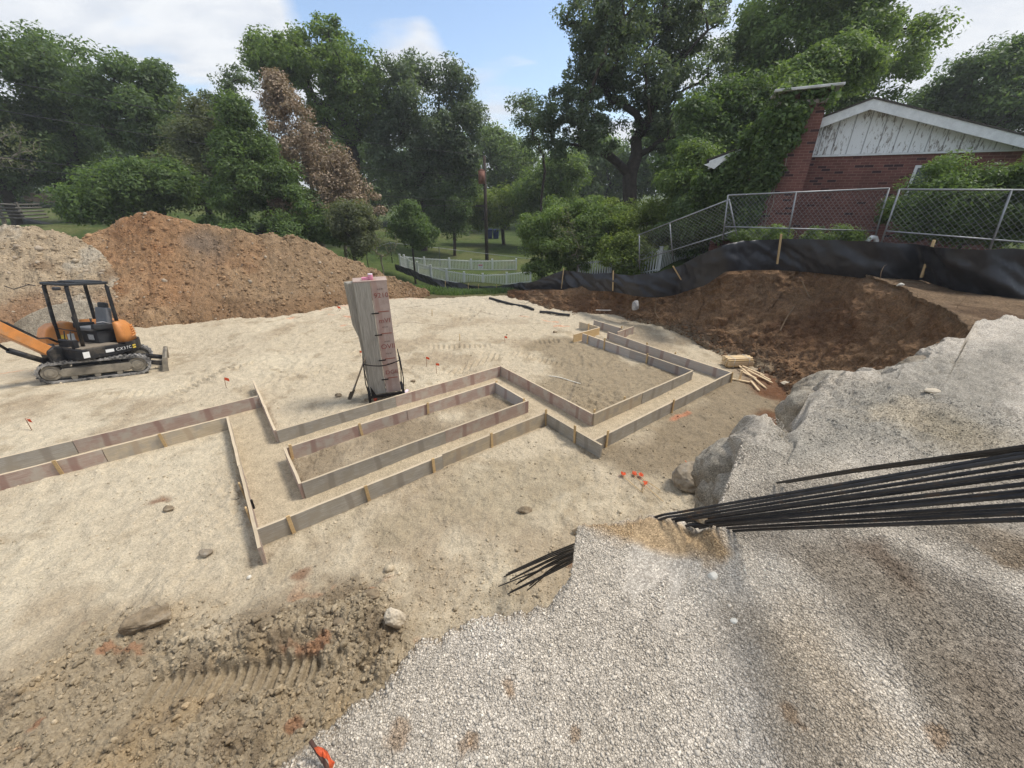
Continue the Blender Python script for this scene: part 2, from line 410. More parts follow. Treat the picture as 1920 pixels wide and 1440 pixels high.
CLOD2 = pxpoly([(300,1190),(420,1165),(560,1130),(700,1105),(770,1160),(770,1260),(600,1250),(430,1265),(320,1250)])
PRINT = pxpoly([(290,1292),(420,1278),(580,1258)])
RECT = [ab(.37, 6.65), ab(4.6, 6.65), ab(4.6, 5.53), ab(.37, 5.53)]
RIGHT = [ab(5.3, 4.4), ab(8.65, 4.4), ab(8.65, 8.4), ab(7.4, 8.2), ab(6.2, 6.6), ab(5.3, 6.2)]
DAMP = pxpoly([(1120,850),(1380,705),(1480,730),(1500,800),(1380,850),(1300,900),(1180,905)])
EXC_P, EXC_YAW, EXC_PIT, EXC_ROL = np.array([-10.55, 9.5, -.12]), .67, .105, -.085
def pit_h(X, Y):
    a = X * ea[0] + Y * ea[1]; b = X * eb[0] + Y * eb[1]; r = np.hypot(X, Y)
    d = chan_d(a, b); rough = sstep(-.02, .12, d)
    h = .045 * fbm(X, Y, None, 3, .45, 21)
    h = h + rough * (.036 * fbm(X, Y, None, 4, 1.6, 22) + .022 * ridge(X, Y, 2.3, 23) + .026 * fbm(X, Y, None, 4, 5, 24) + .014 * fbm(X, Y, None, 3, 18, 41) + .02 * np.minimum(0, fbm(X * .8, Y * 1.3, None, 3, 3.2, 42)))
    pocks = sstep(.15, .6, fbm(X, Y, None, 3, .55, 27)) * rough
    h = h + pocks * (.05 * lumps(X, Y, 7.5, 28) + .035 * ridge(X, Y, 6, 29) - .025)
    h = h + (1 - rough) * .006 * fbm(X, Y, None, 3, 8, 25) + (1 - rough) * -.01
    h = h + .05 * np.exp(-np.clip(d - .05, 0, 9) / .28) * rough * (.4 + fbm(X, Y, None, 3, 1.3, 26))
    # clod heap at the lower left
    m = sstep(.15, -.35, sdf(X, Y, CLOD) + .18 * fbm(X, Y, None, 3, 2.2, 31))
    m2 = sstep(.1, -.3, sdf(X, Y, CLOD2) + .12 * fbm(X, Y, None, 3, 3, 33))
    dp = dline(X, Y, PRINT); tr = sstep(.14, .09, dp)
    lum = .038 * lumps(X, Y, 7.5, 32) + .035 * lumps(X, Y, 14, 34) + .03 * lumps(X, Y, 27, 35) + .05 * fbm(X, Y, None, 4, 2, 36)
    h = h + (m * lum + m2 * (.10 + .6 * lum)) * (1 - .85 * tr)
    dd = PRINT[-1] - PRINT[0]; dd = dd / np.hypot(dd[0], dd[1]); t = X * dd[0] + Y * dd[1]
    h = h + tr * (-.05 + .05 * sstep(-.2, .3, np.sin(2 * np.pi * t / .095)))
    # tracks of the digger across the middle
    for ln, sd in ((TR1, 1), (TR2, 2), (TR3, 3), (TR4, 4), (TR5, 5), (TR6, 6)):
        dt = dline(X, Y, ln); q = np.asarray(ln[-1]) - np.asarray(ln[0]); q = q / np.hypot(q[0], q[1]); tt = X * q[0] + Y * q[1]
        mk = sstep(.2, .14, dt) * sstep(-.2, .25, fbm(X, Y, None, 2, .8, 50 + sd))
        h = h + mk * (-.025 + .03 * np.sin(2 * np.pi * tt / .15))
    # ground under the digger follows its tilt
    dx = X - EXC_P[0]; dy = Y - EXC_P[1]; u = dx * math.cos(EXC_YAW) + dy * math.sin(EXC_YAW); v = -dx * math.sin(EXC_YAW) + dy * math.cos(EXC_YAW)
    pl = EXC_P[2] - math.sin(EXC_PIT) * u + math.sin(EXC_ROL) * v
    wm = sstep(3.2, 1.0, np.hypot(u * .8, v)); h = h * (1 - wm) + (pl + .25 * h) * wm
    # far edge folds down, foot of the bank on the right rises a little
    h = h - sstep(17.3, 19.5, Y + .5 * fbm(X, Y, None, 3, .6, 37)) * 1.4
    return h
TR1 = pxpoly([(300,690),(520,600),(760,545)]); TR2 = pxpoly([(330,740),(560,625),(800,560)]); TR3 = pxpoly([(800,650),(930,650),(1040,640)]); TR4 = pxpoly([(-100,770),(300,735),(480,680)]); TR5 = pxpoly([(620,650),(840,700),(930,668)]); TR6 = pxpoly([(850,660),(985,665),(1060,690)])
az = np.radians(np.concatenate([np.linspace(-125, -74.5, 90), np.linspace(-74, 64, 1150)])); rr = np.exp(np.linspace(np.log(1.1), np.log(21.5), 840))
A, RR = np.meshgrid(az, rr); X = RR * np.sin(A); Y = RR * np.cos(A); Z = pit_h(X, Y)
def pit_col(X, Y):
    a = X * ea[0] + Y * ea[1]; b = X * eb[0] + Y * eb[1]; d = chan_d(a, b)
    c = np.empty(X.shape + (3,), np.float32); c[:] = (.55, .46, .325)
    c = mixc(c, (.60, .51, .365), sstep(-.1, .45, fbm(X, Y, None, 4, .5, 61)))
    c = mixc(c, (.40, .315, .21), sstep(.08, .5, fbm(X, Y, None, 5, .8, 62)) * .8)
    c = mixc(c, (.34, .265, .17), sstep(.2, .55, fbm(X, Y, None, 4, 2.6, 63)) * .55)
    c = mixc(c, (.30, .235, .15), sstep(.3, -.2, sdf(X, Y, RIGHT) + .9 * fbm(X, Y, None, 4, .9, 64)) * .85)
    c = mixc(c, (.27, .21, .135), sstep(.4, -.3, sdf(X, Y, DAMP) + .7 * fbm(X, Y, None, 4, .8, 65)) * .9)
    c = mixc(c, (.30, .235, .155), sstep(.15, -.1, sdf(X, Y, RECT) + .35 * fbm(X, Y, None, 4, 1.4, 66)) * sstep(-.5, .1, fbm(X, Y, None, 3, .7, 67)))
    DAMP2 = pxpoly([(520,1000),(760,930),(960,850),(1100,850),(1090,930),(980,990),(760,1010),(600,1040)])
    c = mixc(c, (.40, .325, .215), sstep(.3, -.2, sdf(X, Y, DAMP2) + .9 * fbm(X, Y, None, 5, 1.3, 68)) * .75)
    c = mixc(c, (.53, .43, .29), sstep(.03, -.05, d) * .9)
    c = mixc(c, (.57, .49, .365), sstep(3.0, 7.0, Y - .0 * X - 9.5 + 2 * fbm(X, Y, None, 3, .4, 69)) * .75)
    m = sstep(.45, -.5, sdf(X, Y, CLOD) + .45 * fbm(X, Y, None, 4, 1.6, 31))
    cc = np.empty(X.shape + (3,), np.float32); cc[:] = (.37, .295, .195)
    cc = mixc(cc, (.23, .175, .112), sstep(0, .4, fbm(X, Y, None, 4, 3, 71)))
    cc = mixc(cc, (.40, .30, .18), sstep(.1, .5, fbm(X, Y, None, 4, 2.1, 72)))
    cc = mixc(cc, (.33, .19, .11), sstep(.45, .6, fbm(X, Y, None, 3, 3.3, 73)))
    c = c + (cc - c) * m[..., None]
    dpr = dline(X, Y, PRINT); c = mixc(c, (.36, .285, .185), sstep(.14, .09, dpr) * .7)
    # reddish spill at the foot of the bank
    RED = pxpoly([(1400,690),(1470,700),(1530,770),(1520,840),(1440,815),(1470,760)])
    c = mixc(c, (.17, .085, .045), sstep(.5, -.2, sdf(X, Y, RED) + .6 * fbm(X, Y, None, 4, 1.6, 74)))
    for i, (px, py, rad) in enumerate(((560,1080,.16),(1075,1050,.22),(300,940,.15),(1640,700,.4))):
        p = un(px, py); c = mixc(c, (.24, .13, .075), sstep(rad, rad * .3, np.hypot(X - p[0], Y - p[1]) + .12 * fbm(X, Y, None, 3, 5, 75 + i)) * .8)
    # marking paint on the dirt
    for pts in ([(540,600),(600,585),(680,572)],[(620,590),(672,598)],[(760,560),(830,558)],[(975,592),(1010,598),(1045,603)],[(1040,612),(1065,611)],[(0,700),(60,690)],[(560,592),(720,560),(840,553)],[(1250,792),(1290,775)],[(640,612),(660,608)]):
        dl = dline(X, Y, pxpoly(pts)); c = mixc(c, (.72, .22, .10), sstep(.09, .02, dl + .05 * fbm(X, Y, None, 3, 5, 81)) * .45 * sstep(-.3, .2, fbm(X, Y, None, 2, 3, 82)))
    # creases in the compacted dust at the far side
    for pts in ([(760,605),(800,607),(850,613)],[(860,575),(930,590)],[(700,583),(860,566)],[(905,560),(1000,572)],[(1060,770),(1085,700)],[(880,600),(905,580)]):
        dl = dline(X, Y, pxpoly(pts)); c = mixc(c, (.22, .18, .13), sstep(.05, .01, dl + .03 * fbm(X, Y, None, 3, 4, 83)) * .6)
    return c
cpit = pit_col(X, Y)
link('pit_floor', np_mesh('pit_floor', np.stack([X, Y, Z], -1).reshape(-1, 3), grid_faces(*X.shape), True, cpit.reshape(-1, 3)), M_pit)['kind'] = 'structure'

# ---- gravel pad: top and broken edge in one sheet
GZ = 2.35
edge_px = [(530,1440),(560,1403),(610,1370),(650,1327),(720,1290),(740,1260),(760,1233),(787,1203),(837,1190),(877,1163),(927,1160),(1027,1147),(1070,1090),(1077,1027),(1083,993),
           (1130,985),(1180,976),(1218,979),(1262,976),(1312,968),(1342,950),(1354,925),(1373,880),(1385,845),(1434,810),(1490,830),(1505,800),(1511,770),(1520,750),(1550,722),(1585,702),(1660,708),(1700,692),(1762,660),(1812,640),(1818,612)]
E_ = [un(px, py, GZ - .5 * float(np.interp(px, [1000, 1090, 1300, 1360, 1400, 1640, 1760, 1810], [.10, .12, .2, .8, 1.0, .9, .5, .2]))) for px, py in edge_px]
ea_az = [math.atan2(p[0], p[1]) for p in E_]; ea_r = [math.hypot(p[0], p[1]) for p in E_]
ea_az = [R(-170), R(-120), R(-80), R(-62)] + list(np.maximum.accumulate(np.array(ea_az) + np.arange(len(ea_az)) * 1e-5)) + [math.atan2(*un(1935,598,GZ)[:2]), math.atan2(*un(2150,590,GZ)[:2]), R(80), R(120), R(170)]
ea_r = [6, 3.2, 1.6, 1.15] + ea_r + [float(np.hypot(*un(1935,598,GZ)[:2])), float(np.hypot(*un(2150,590,GZ)[:2])), 9.5, 11, 12]
def gravel_top(X, Y):
    h = GZ + .035 * fbm(X, Y, None, 4, .6, 91) + .014 * fbm(X, Y, None, 4, 3, 92) + .006 * fbm(X, Y, None, 3, 16, 95)
    rg = np.hypot(X, Y); m = sstep(2.6, 4.2, rg) * sstep(.2, 1.2, X)
    h = h + m * (.045 * ridge(X * .8 + Y * .6, Y * .8 - X * .6, .9, 93) + .03 * fbm(X, Y, None, 4, 2.2, 94) + .035 * lumps(X, Y, 7, 106) + .025 * lumps(X, Y, 15, 107) + .018 * fbm(X, Y, None, 3, 11, 108)) - .05 * m
    return h
naz = 1500
az = np.concatenate([np.linspace(R(-165), R(-62), 60), np.linspace(R(-61.5), R(70), naz), np.linspace(R(71), R(165), 50)])
Rm = np.interp(az, ea_az, ea_r)
Rm = Rm * (1 + sstep(R(32), R(36), az) * (.045 * vn(az * 18, az * 0, None, 8) + .03 * vn(az * 48, az * 0, None, 9) + .012 * vn(az * 140, az * 0, None, 10)) + .012 * vn(az * 40, az * 0, None, 5) + .008 * vn(az * 110, az * 0, None, 6) + .004 * vn(az * 300, az * 0, None, 7))
tt = 1 - (1 - np.linspace(0, 1, 480)) ** 1.3
r0 = .05
kz = np.exp(-np.linspace(-2.5, 2.5, 181) ** 2); kz /= kz.sum(); Rs = np.exp(np.convolve(np.pad(np.log(Rm), 90, mode='edge'), kz, 'valid'))
TOPR = np.exp(np.log(r0) + tt[:, None] * np.log(Rs / r0)[None] + sstep(.9, 1, tt)[:, None] * np.log(Rm / Rs)[None])
SOFT_A = [R(5), R(20), R(29), R(33), R(37), R(45), R(49), R(53)]; SOFT_V = [.10, .12, .2, .8, 1.0, .9, .5, .2]
NOTCH = [math.atan2(*un(px_, py_, 1.9)[:2]) for px_, py_ in ((1500, 826), (1664, 711))]
def lip_drop(X, Y, de, a):
    s_ = np.interp(a, SOFT_A, SOFT_V); u_ = np.clip(1 - de / s_, 0, 1); d_ = .5 * s_ * u_ ** 1.9
    for k_, na in enumerate(NOTCH):
        arc = np.hypot(X, Y) * np.abs(a - na + .03 * fbm(X, Y, None, 3, 2.5, 96 + k_)); d_ = d_ + (.16, .16, .2)[k_] * np.exp(-(arc / .16) ** 2) * np.clip(1 - de / 1.3, 0, 1) ** 1.3
    return d_ + sstep(.3, .8, s_) * np.clip(1 - de / 1.4, 0, 1) * (.11 * fbm(X, Y, None, 4, 1.5, 98) + .06 * ridge(X, Y, 1.7, 99)) * np.clip(de / .25, .25, 1)
de0 = np.clip(Rm[None, :] - TOPR, 0, None); WIN = (sstep(R(22), R(26), az) * sstep(R(51), R(47), az))[None, :]
def wob(r_, a_): return .075 * fbm(r_ * 1.1, a_ * 4, None, 3, 1.0, 601) + .035 * fbm(r_ * 3.1, a_ * 9, None, 4, 1.6, 602)
AZT = az[None, :] + WIN * sstep(1.5, .1, de0) * wob(TOPR, az[None, :] + 0 * TOPR)
XT = TOPR * np.sin(AZT); YT = TOPR * np.cos(AZT); ZT = gravel_top(XT, YT)
de = np.clip(Rm[None, :] - TOPR, 0, None); ZT = ZT - lip_drop(XT, YT, de, az[None, :] + 0 * de)
# wall rows
nw = 60; tw = np.linspace(0, 1, nw + 1)[1:]
zt = ZT[-1]; zbot = np.interp(az, [R(46), R(49.5)], [-.25, 1.95]); ZW = zt[None, :] + (zbot - zt)[None, :] * tw[:, None]
bulge = .10 * np.sin(np.pi * np.clip(tw * 1.2, 0, 1))[:, None] + .42 * (tw[:, None] ** 1.6)
RW = Rm[None, :] + np.interp(az, [R(46), R(49.5)], [1, .25])[None, :] * bulge * np.minimum(1, Rm[None, :] / 3)
q = RW + 0 * ZW; XW = q * np.sin(az); YW = q * np.cos(az)
nz3 = .14 * fbm(XW, YW, ZW, 4, 1.5, 101) + .06 * fbm(XW, YW, ZW, 4, 5, 102) + .025 * fbm(XW, YW, ZW, 3, 16, 103)
RW = RW + np.interp(az, [R(46), R(49.5)], [1, .3])[None, :] * nz3 * sstep(0, .12, tw)[:, None]
AZW = az[None, :] + WIN * wob(Rm[None, :] + 0 * RW, az[None, :] + 0 * RW)
XW = RW * np.sin(AZW); YW = RW * np.cos(AZW)
X = np.concatenate([XT, XW]); Y = np.concatenate([YT, YW]); Z = np.concatenate([ZT, ZW])
def gravel_col(X, Y):
    c = np.empty(X.shape + (3,), np.float32); c[:] = (.615, .56, .48)
    c = mixc(c, (.53, .475, .395), sstep(-.1, .45, fbm(X, Y, None, 4, 1.1, 111)))
    def zone(pts, col, amt, soft=.25, fz=.3, sc=1.6, sd=0):
        nonlocal c
        c = mixc(c, col, sstep(soft, -soft, sdf(X, Y, pxpoly(pts, GZ)) + fz * fbm(X, Y, None, 4, sc, 120 + sd)) * amt)
    zone([(1380,1130),(1560,1150),(1700,1330),(1800,1460),(1500,1470),(1440,1300),(1330,1200)], (.44, .37, .28), .8, .1, .15, 3, 1)
    zone([(1480,1010),(1700,1010),(1960,1160),(1960,1460),(1850,1460),(1700,1230),(1560,1120)], (.25, .215, .17), .85, .14, .25, 2.5, 2)
    zone([(1560,1000),(1660,1000),(1760,1120),(1720,1140),(1620,1060)], (.15, .105, .07), .75, .06, .12, 5, 3)
    zone([(1760,980),(1960,990),(1960,1080),(1880,1060),(1800,1010)], (.30, .21, .12), .85, .06, .12, 4, 4)
    zone([(1780,1230),(1960,1260),(1960,1440),(1900,1440),(1820,1320)], (.17, .13, .095), .6, .08, .2, 4, 5)
    zone([(1090,975),(1220,970),(1330,1005),(1360,1040),(1260,1045),(1160,1015)], (.47, .33, .18), .9, .06, .1, 5, 6)
    zone([(1440,820),(1560,720),(1800,650),(1940,620),(1940,820),(1600,860),(1400,900)], (.36, .335, .285), .95, .3, .3, 2, 7)
    zone([(1640,760),(1760,770),(1900,830),(1860,860),(1700,820)], (.33, .27, .17), .55, .3, .4, 1.4, 8)
    zone([(1600,880),(1940,870),(1940,960),(1700,960)], (.36, .29, .2), .6, .2, .3, 2, 9)
    zone([(1400,1000),(1560,1000),(1700,1080),(1960,1300),(1960,1100),(1800,990),(1960,980),(1960,1460),(1840,1460),(1640,1180)], (.27, .225, .17), .55, .15, .5, 1.8, 10)
    zone([(1380,930),(1960,860),(1960,990),(1400,1000)], (.31, .275, .225), .7, .15, .3, 2, 11)
    zone([(1600,770),(1700,745),(1780,760),(1720,800)], (.52, .45, .34), .7, .08, .2, 4, 12)
    for i, (px, py, rad) in enumerate(((948,1290,.035),(960,1305,.035),(870,1400,.04),(890,1395,.03),(1075,1380,.03),(745,1375,.05),(1760,1380,.05),(1480,1340,.05))):
        p = un(px, py, GZ); c = mixc(c, (.27, .17, .09), sstep(rad, rad * .5, np.hypot(X - p[0], Y - p[1]) + .03 * fbm(X, Y, None, 3, 22, 130 + i)) * .6)
    return c
cg = gravel_col(X, Y)
rim = np.zeros(X.shape); rim[:XT.shape[0]] = sstep(.10, .0, de + .05 * fbm(XT, YT, None, 4, 7, 97)) * .75; cg = mixc(cg, (.36, .275, .18), rim)
# broken face: dirt instead of clean stone
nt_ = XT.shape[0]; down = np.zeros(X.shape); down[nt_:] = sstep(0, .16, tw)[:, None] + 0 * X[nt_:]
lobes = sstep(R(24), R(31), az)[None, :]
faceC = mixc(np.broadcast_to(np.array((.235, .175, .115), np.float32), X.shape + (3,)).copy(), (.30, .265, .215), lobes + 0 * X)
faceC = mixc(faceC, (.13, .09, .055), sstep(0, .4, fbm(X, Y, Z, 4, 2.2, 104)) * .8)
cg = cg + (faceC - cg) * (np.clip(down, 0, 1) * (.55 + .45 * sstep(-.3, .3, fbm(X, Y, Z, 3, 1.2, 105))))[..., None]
# rounded masses of compacted stone slumping out of the broken edge
GV = [np.stack([X, Y, Z], -1).reshape(-1, 3)]; GF = [grid_faces(*X.shape)]; GC = [cg.reshape(-1, 3)]
bm = bmesh.new(); bmesh.ops.create_icosphere(bm, subdivisions=5, radius=1); IV = np.array([v.co[:] for v in bm.verts]); IF = np.array([[v.index for v in f.verts] for f in bm.faces]); bm.free()
for k, (px, py, dz_, sx_, sy_, sz_) in enumerate(((1392,868,.50,.34,.28,.30),(1440,842,.52,.36,.30,.32),(1478,846,.62,.24,.22,.26),(1366,905,.62,.22,.22,.30),(1348,935,.75,.16,.16,.26),(1540,772,.52,.36,.34,.36),(1522,806,.75,.24,.26,.34),(1575,735,.50,.42,.36,.34),(1625,728,.46,.36,.3,.28),(1708,716,.42,.42,.34,.28),(1745,692,.36,.36,.32,.26),(1420,905,.45,.3,.26,.22),(1500,870,.40,.3,.28,.2))):
    p = un(px, py, GZ - dz_ + .1); dd_ = 1 + .22 * fbm(IV[:, 0] * 1.1, IV[:, 1] * 1.1, IV[:, 2] * 1.1, 4, 1.3, 400 + k) + .10 * fbm(IV[:, 0], IV[:, 1], IV[:, 2], 4, 4, 430 + k) + .05 * (1 - 2 * np.abs(fbm(IV[:, 0], IV[:, 1], IV[:, 2], 3, 2.4, 540 + k))) + .04 * fbm(IV[:, 0], IV[:, 1], IV[:, 2], 4, 12, 460 + k)
    Q = IV * dd_[:, None] * np.array([sx_, sy_, sz_]) + np.array([p[0], p[1], GZ - dz_ - .02]); off_ = sum(len(v) for v in GV)
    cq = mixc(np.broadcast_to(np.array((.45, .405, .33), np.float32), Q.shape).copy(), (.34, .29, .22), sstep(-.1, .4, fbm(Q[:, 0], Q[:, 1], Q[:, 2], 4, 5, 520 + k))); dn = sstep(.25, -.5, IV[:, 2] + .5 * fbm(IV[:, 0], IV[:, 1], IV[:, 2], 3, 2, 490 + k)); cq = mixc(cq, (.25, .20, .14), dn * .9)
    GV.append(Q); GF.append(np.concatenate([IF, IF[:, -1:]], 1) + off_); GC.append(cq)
GFq = GF[0]; tri = np.concatenate([f[:, :3] for f in GF[1:]])
def mixed_mesh(name, V, Q4, T3, cols):
    nq, n3 = len(Q4), len(T3); me = bpy.data.meshes.new(name); me.vertices.add(len(V)); me.vertices.foreach_set('co', V.astype(np.float32).ravel())
    li = np.concatenate([Q4.ravel(), T3.ravel()]).astype(np.int32); me.loops.add(len(li)); me.loops.foreach_set('vertex_index', li); me.polygons.add(nq + n3)
    me.polygons.foreach_set('loop_start', np.concatenate([np.arange(nq) * 4, nq * 4 + np.arange(n3) * 3]).astype(np.int32)); me.polygons.foreach_set('loop_total', np.concatenate([np.full(nq, 4), np.full(n3, 3)]).astype(np.int32))
    me.polygons.foreach_set('use_smooth', np.ones(nq + n3, dtype=bool)); me.update(calc_edges=True); a_ = me.attributes.new('Col', 'FLOAT_COLOR', 'POINT'); c_ = np.ones((len(V), 4), np.float32); c_[:, :3] = cols; a_.data.foreach_set('color', c_.ravel()); return me
link('gravel_ground', mixed_mesh('gravel_ground', np.concatenate(GV), GFq, tri, np.concatenate(GC)), M_grav)['kind'] = 'structure'

# ---- cut soil bank below the brick house
ST = [((953,556),(953,546,.15),(-.4,21)),((1069,593),(1060,545,.6),(2.5,20)),((1150,597),(1131,535,.95),(5,19.5)),((1211,603),(1190,549,.88),(6.5,19)),((1255,618),(1275,545,1.0),(8,18.6)),
      ((1295,637),(1345,512,1.75),(9.3,18)),((1325,655),(1378,499,2.12),(10.5,17.5)),((1360,670),(1500,502,2.12),(12.6,16.6)),((1418,690),(1620,518,2.15),(14.5,15)),((1457,724),(1700,548,2.2),(16.5,12.5)),
      ((1502,763),(1762,583,2.25),(18,10)),((1520,810),(1800,612,2.28),(18,7)),((1560,860),(1850,650,2.2),(18,4))]
nu, nv1, nv2 = 620, 150, 90
sidx = np.linspace(0, len(ST) - 1, nu)
def interp_rows(rows): rows = np.array(rows, float); return np.stack([np.interp(sidx, np.arange(len(ST)), rows[:, k]) for k in range(3)], -1)
FT = interp_rows([un(*s[0], 0.0) for s in ST]); RM = interp_rows([un(s[1][0], s[1][1], s[1][2]) for s in ST]); BK = interp_rows([(s[2][0], s[2][1], gz(*s[2]) - .25) for s in ST])
v1 = np.linspace(0, 1, nv1)[:, None, None]
run = v1 ** .75 * .5 + v1 ** 2.2 * .5; rise = 1 - (1 - v1) ** 1.0
prof = np.clip(v1, 0, 1)
P1 = FT[None] * 1.0 + (RM - FT)[None] * np.concatenate([np.interp(v1, [0, .25, .45, .7, .9, .96, 1], [0, .26, .52, .80, .985, 1.012, 1]), np.interp(v1, [0, .25, .45, .7, .9, .96, 1], [0, .26, .52, .80, .985, 1.012, 1]), np.interp(v1, [0, .25, .45, .7, .9, 1], [0, .13, .36, .68, .92, 1])], -1)
P1[..., 2] -= .12 * (1 - prof[..., 0]) ** 2
v2 = np.linspace(0, 1, nv2 + 1)[1:, None, None]
P2 = RM[None] + (BK - RM)[None] * v2
P = np.concatenate([P1, P2]); nr = P.shape[0]
du = np.gradient(P, axis=1); dvv = np.gradient(P, axis=0); nrm = np.cross(du, dvv); nrm /= (np.linalg.norm(nrm, axis=-1, keepdims=True) + 1e-9)
nrm = np.where(nrm[..., 2:3] < 0, -nrm, nrm)
x, y, z = P[..., 0], P[..., 1], P[..., 2]
vv = np.concatenate([np.linspace(0, 1, nv1), 1 + np.linspace(0, 1, nv2 + 1)[1:]])[:, None]
face_m = sstep(0, .1, vv) * sstep(1.02, .82, vv)
disp = face_m * (.26 * fbm(x, y, z, 4, .55, 141) + .21 * fbm(x, y, z, 4, 1.6, 142) + .09 * (1 - 2 * np.abs(fbm(x, y, z, 4, 2.3, 149))) + .10 * fbm(x, y, z, 4, 6, 143) + .045 * fbm(x, y, z, 3, 17, 150)) + .025 * fbm(x, y, z, 4, 9, 144) + .06 * sstep(.9, 1.1, vv) * fbm(x, y, None, 4, 1.4, 145)
low = sstep(.5, .05, vv) * (.045 * lumps(x, y, 4.5, 146) + .035 * lumps(x, y, 10, 147)); 
P = P + nrm * (disp + low)[..., None]
lip = np.exp(-((vv - 1.0) / .05) ** 2); P[..., 2] += lip * .06 * (1 + fbm(x, y, None, 4, 3, 148))
c = np.empty(P.shape, np.float32); c[:] = (.265, .16, .088)
c = mixc(c, (.165, .088, .046), sstep(-.1, .4, fbm(x, y, z, 4, .8, 151)) * .9)
c = mixc(c, (.31, .20, .115), sstep(.1, .5, fbm(x, y, z, 4, 1.1, 152)) * .75)
c = mixc(c, (.20, .155, .105), sstep(.35, .0, vv + .3 * fbm(x, y, z, 4, 1.3, 153)) * .8 * sstep(9.5, 6, sidx)[None, :])
c = mixc(c, (.36, .285, .19), sstep(.16, .02, vv + .10 * fbm(x, y, z, 4, 2.2, 159)) * sstep(10.5, 8.5, sidx)[None, :] * .9)
top = sstep(.9, 1.02, vv + .06 * fbm(x, y, z, 3, 3, 154)); c = mixc(c, (.24, .165, .10), top * .9); c = mixc(c, (.15, .095, .055), top * sstep(0, .4, fbm(x, y, None, 4, 1.6, 155)))
c = mixc(c, (.34, .28, .2), top * sstep(.25, .5, fbm(x, y, None, 4, 1.1, 156)) * .7)
c = mixc(c, (.07, .085, .03), sstep(1.35, 1.7, vv + .2 * fbm(x, y, None, 3, 1, 157)))
link('soil_bank', np_mesh('soil_bank', P.reshape(-1, 3), grid_faces(nr, nu), True, c.reshape(-1, 3)), M_bank)['kind'] = 'structure'
BANK_P, BANK_N, BANK_VV = P, nrm, vv[:, 0]

# ---- spoil heaps
def heap(name, label, stn, seed, colf, nrow=190, ncol=460, rough=1.0):
    foot = np.array([un(*s[0], 0.0) for s in stn]); top = np.array([at(s[1][0], s[1][1], s[2]) for s in stn])
    u = np.linspace(0, len(stn) - 1, ncol)
    def it(a):
        i = np.clip(np.floor(u).astype(int), 0, len(stn) - 2); f = (u - i)[:, None]; f = f * f * (3 - 2 * f) * .6 + f * .4
        return a[i] * (1 - f) + a[i + 1] * f
    Fo, To = it(foot), it(top); back = To + (To - Fo) * np.array([1.0, 1.0, 0]) * .9; back[:, 2] = -1.5
    t = np.linspace(0, 2, nrow)[:, None, None]; a = np.clip(t, 0, 1); b = np.clip(t - 1, 0, 1)
    P = Fo[None] + (To - Fo)[None] * np.concatenate([a, a, a ** 1.12], -1)
    P = P + (back - To)[None] * np.concatenate([b, b, b ** 1.3], -1); P[..., 2] -= .15 * (1 - np.clip(t[..., 0] * 8, 0, 1))
    x, y, z = P[..., 0], P[..., 1], P[..., 2]
    edge = (np.clip(np.minimum(u, len(stn) - 1 - u), 0, 1))[None, :]
    d = rough * (.22 * fbm(x, y, z, 4, .5, seed) + .10 * fbm(x, y, z, 4, 1.7, seed + 1) + .05 * lumps(x, y, 3.4, seed + 2) + .045 * lumps(x, y, 8, seed + 3) + .03 * fbm(x, y, z, 3, 11, seed + 4) - .05)
    rid = np.exp(-((t[..., 0] - 1) / .15) ** 2)
    P[..., 2] += d * (.35 + .65 * edge) * (1 - .7 * rid) ; P[..., 1] -= .4 * d * (1 - rid)
    P[..., 2] += rid * .09 * rough * (lumps(x, y, 3, seed + 6) + fbm(x, y, None, 3, 3, seed + 7) - .3)
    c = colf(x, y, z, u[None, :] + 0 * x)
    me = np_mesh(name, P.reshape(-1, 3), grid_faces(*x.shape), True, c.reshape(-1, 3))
    return tag(link(name, me, M_brown), label, 'dirt mound'), P, c
def colb(x, y, z, u):
    c = np.empty(x.shape + (3,), np.float32); c[:] = (.32, .185, .095)
    c = mixc(c, (.40, .265, .15), sstep(-.05, .4, fbm(x, y, z, 4, .6, 161)))
    c = mixc(c, (.25, .13, .062), sstep(.05, .45, fbm(x, y, z, 4, 1.0, 162)) * .8)
    c = mixc(c, (.30, .215, .13), sstep(4.5, 8.5, u + 2.5 * fbm(x, y, z, 4, .5, 163)) * .75)
    c = mixc(c, (.21, .155, .11), sstep(.9, .2, np.hypot((u - 5.6) * .9, (z - 2.3) * 1.2) + .6 * fbm(x, y, z, 4, .9, 164)) * .85)
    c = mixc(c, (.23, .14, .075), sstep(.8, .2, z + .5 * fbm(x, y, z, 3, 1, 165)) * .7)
    return c
ST_B = [((60,640),(120,470),15.6),((150,632),(160,446),16.3),((200,624),(200,427),16.8),((255,618),(240,404),17),((310,614),(275,396),17),((360,609),(330,408),17),((420,603),(398,425),17),((470,599),(442,428),17),
        ((520,595),(488,441),17.2),((570,589),(545,440),17.5),((620,580),(592,456),17.6),((670,571),(650,484),17.8),((720,562),(700,504),18),((765,555),(750,528),18.3),((806,548),(800,545),18.6)]
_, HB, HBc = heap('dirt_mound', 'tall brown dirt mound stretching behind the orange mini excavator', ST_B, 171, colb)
def colg(x, y, z, u):
    c = np.empty(x.shape + (3,), np.float32); c[:] = (.40, .31, .205)
    c = mixc(c, (.24, .165, .10), sstep(0, .4, fbm(x, y, z, 4, .8, 181))); c = mixc(c, (.44, .38, .29), sstep(.1, .45, fbm(x, y, z, 4, 1.3, 182)) * .8)
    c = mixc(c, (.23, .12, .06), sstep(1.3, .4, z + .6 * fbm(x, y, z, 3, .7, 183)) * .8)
    return c
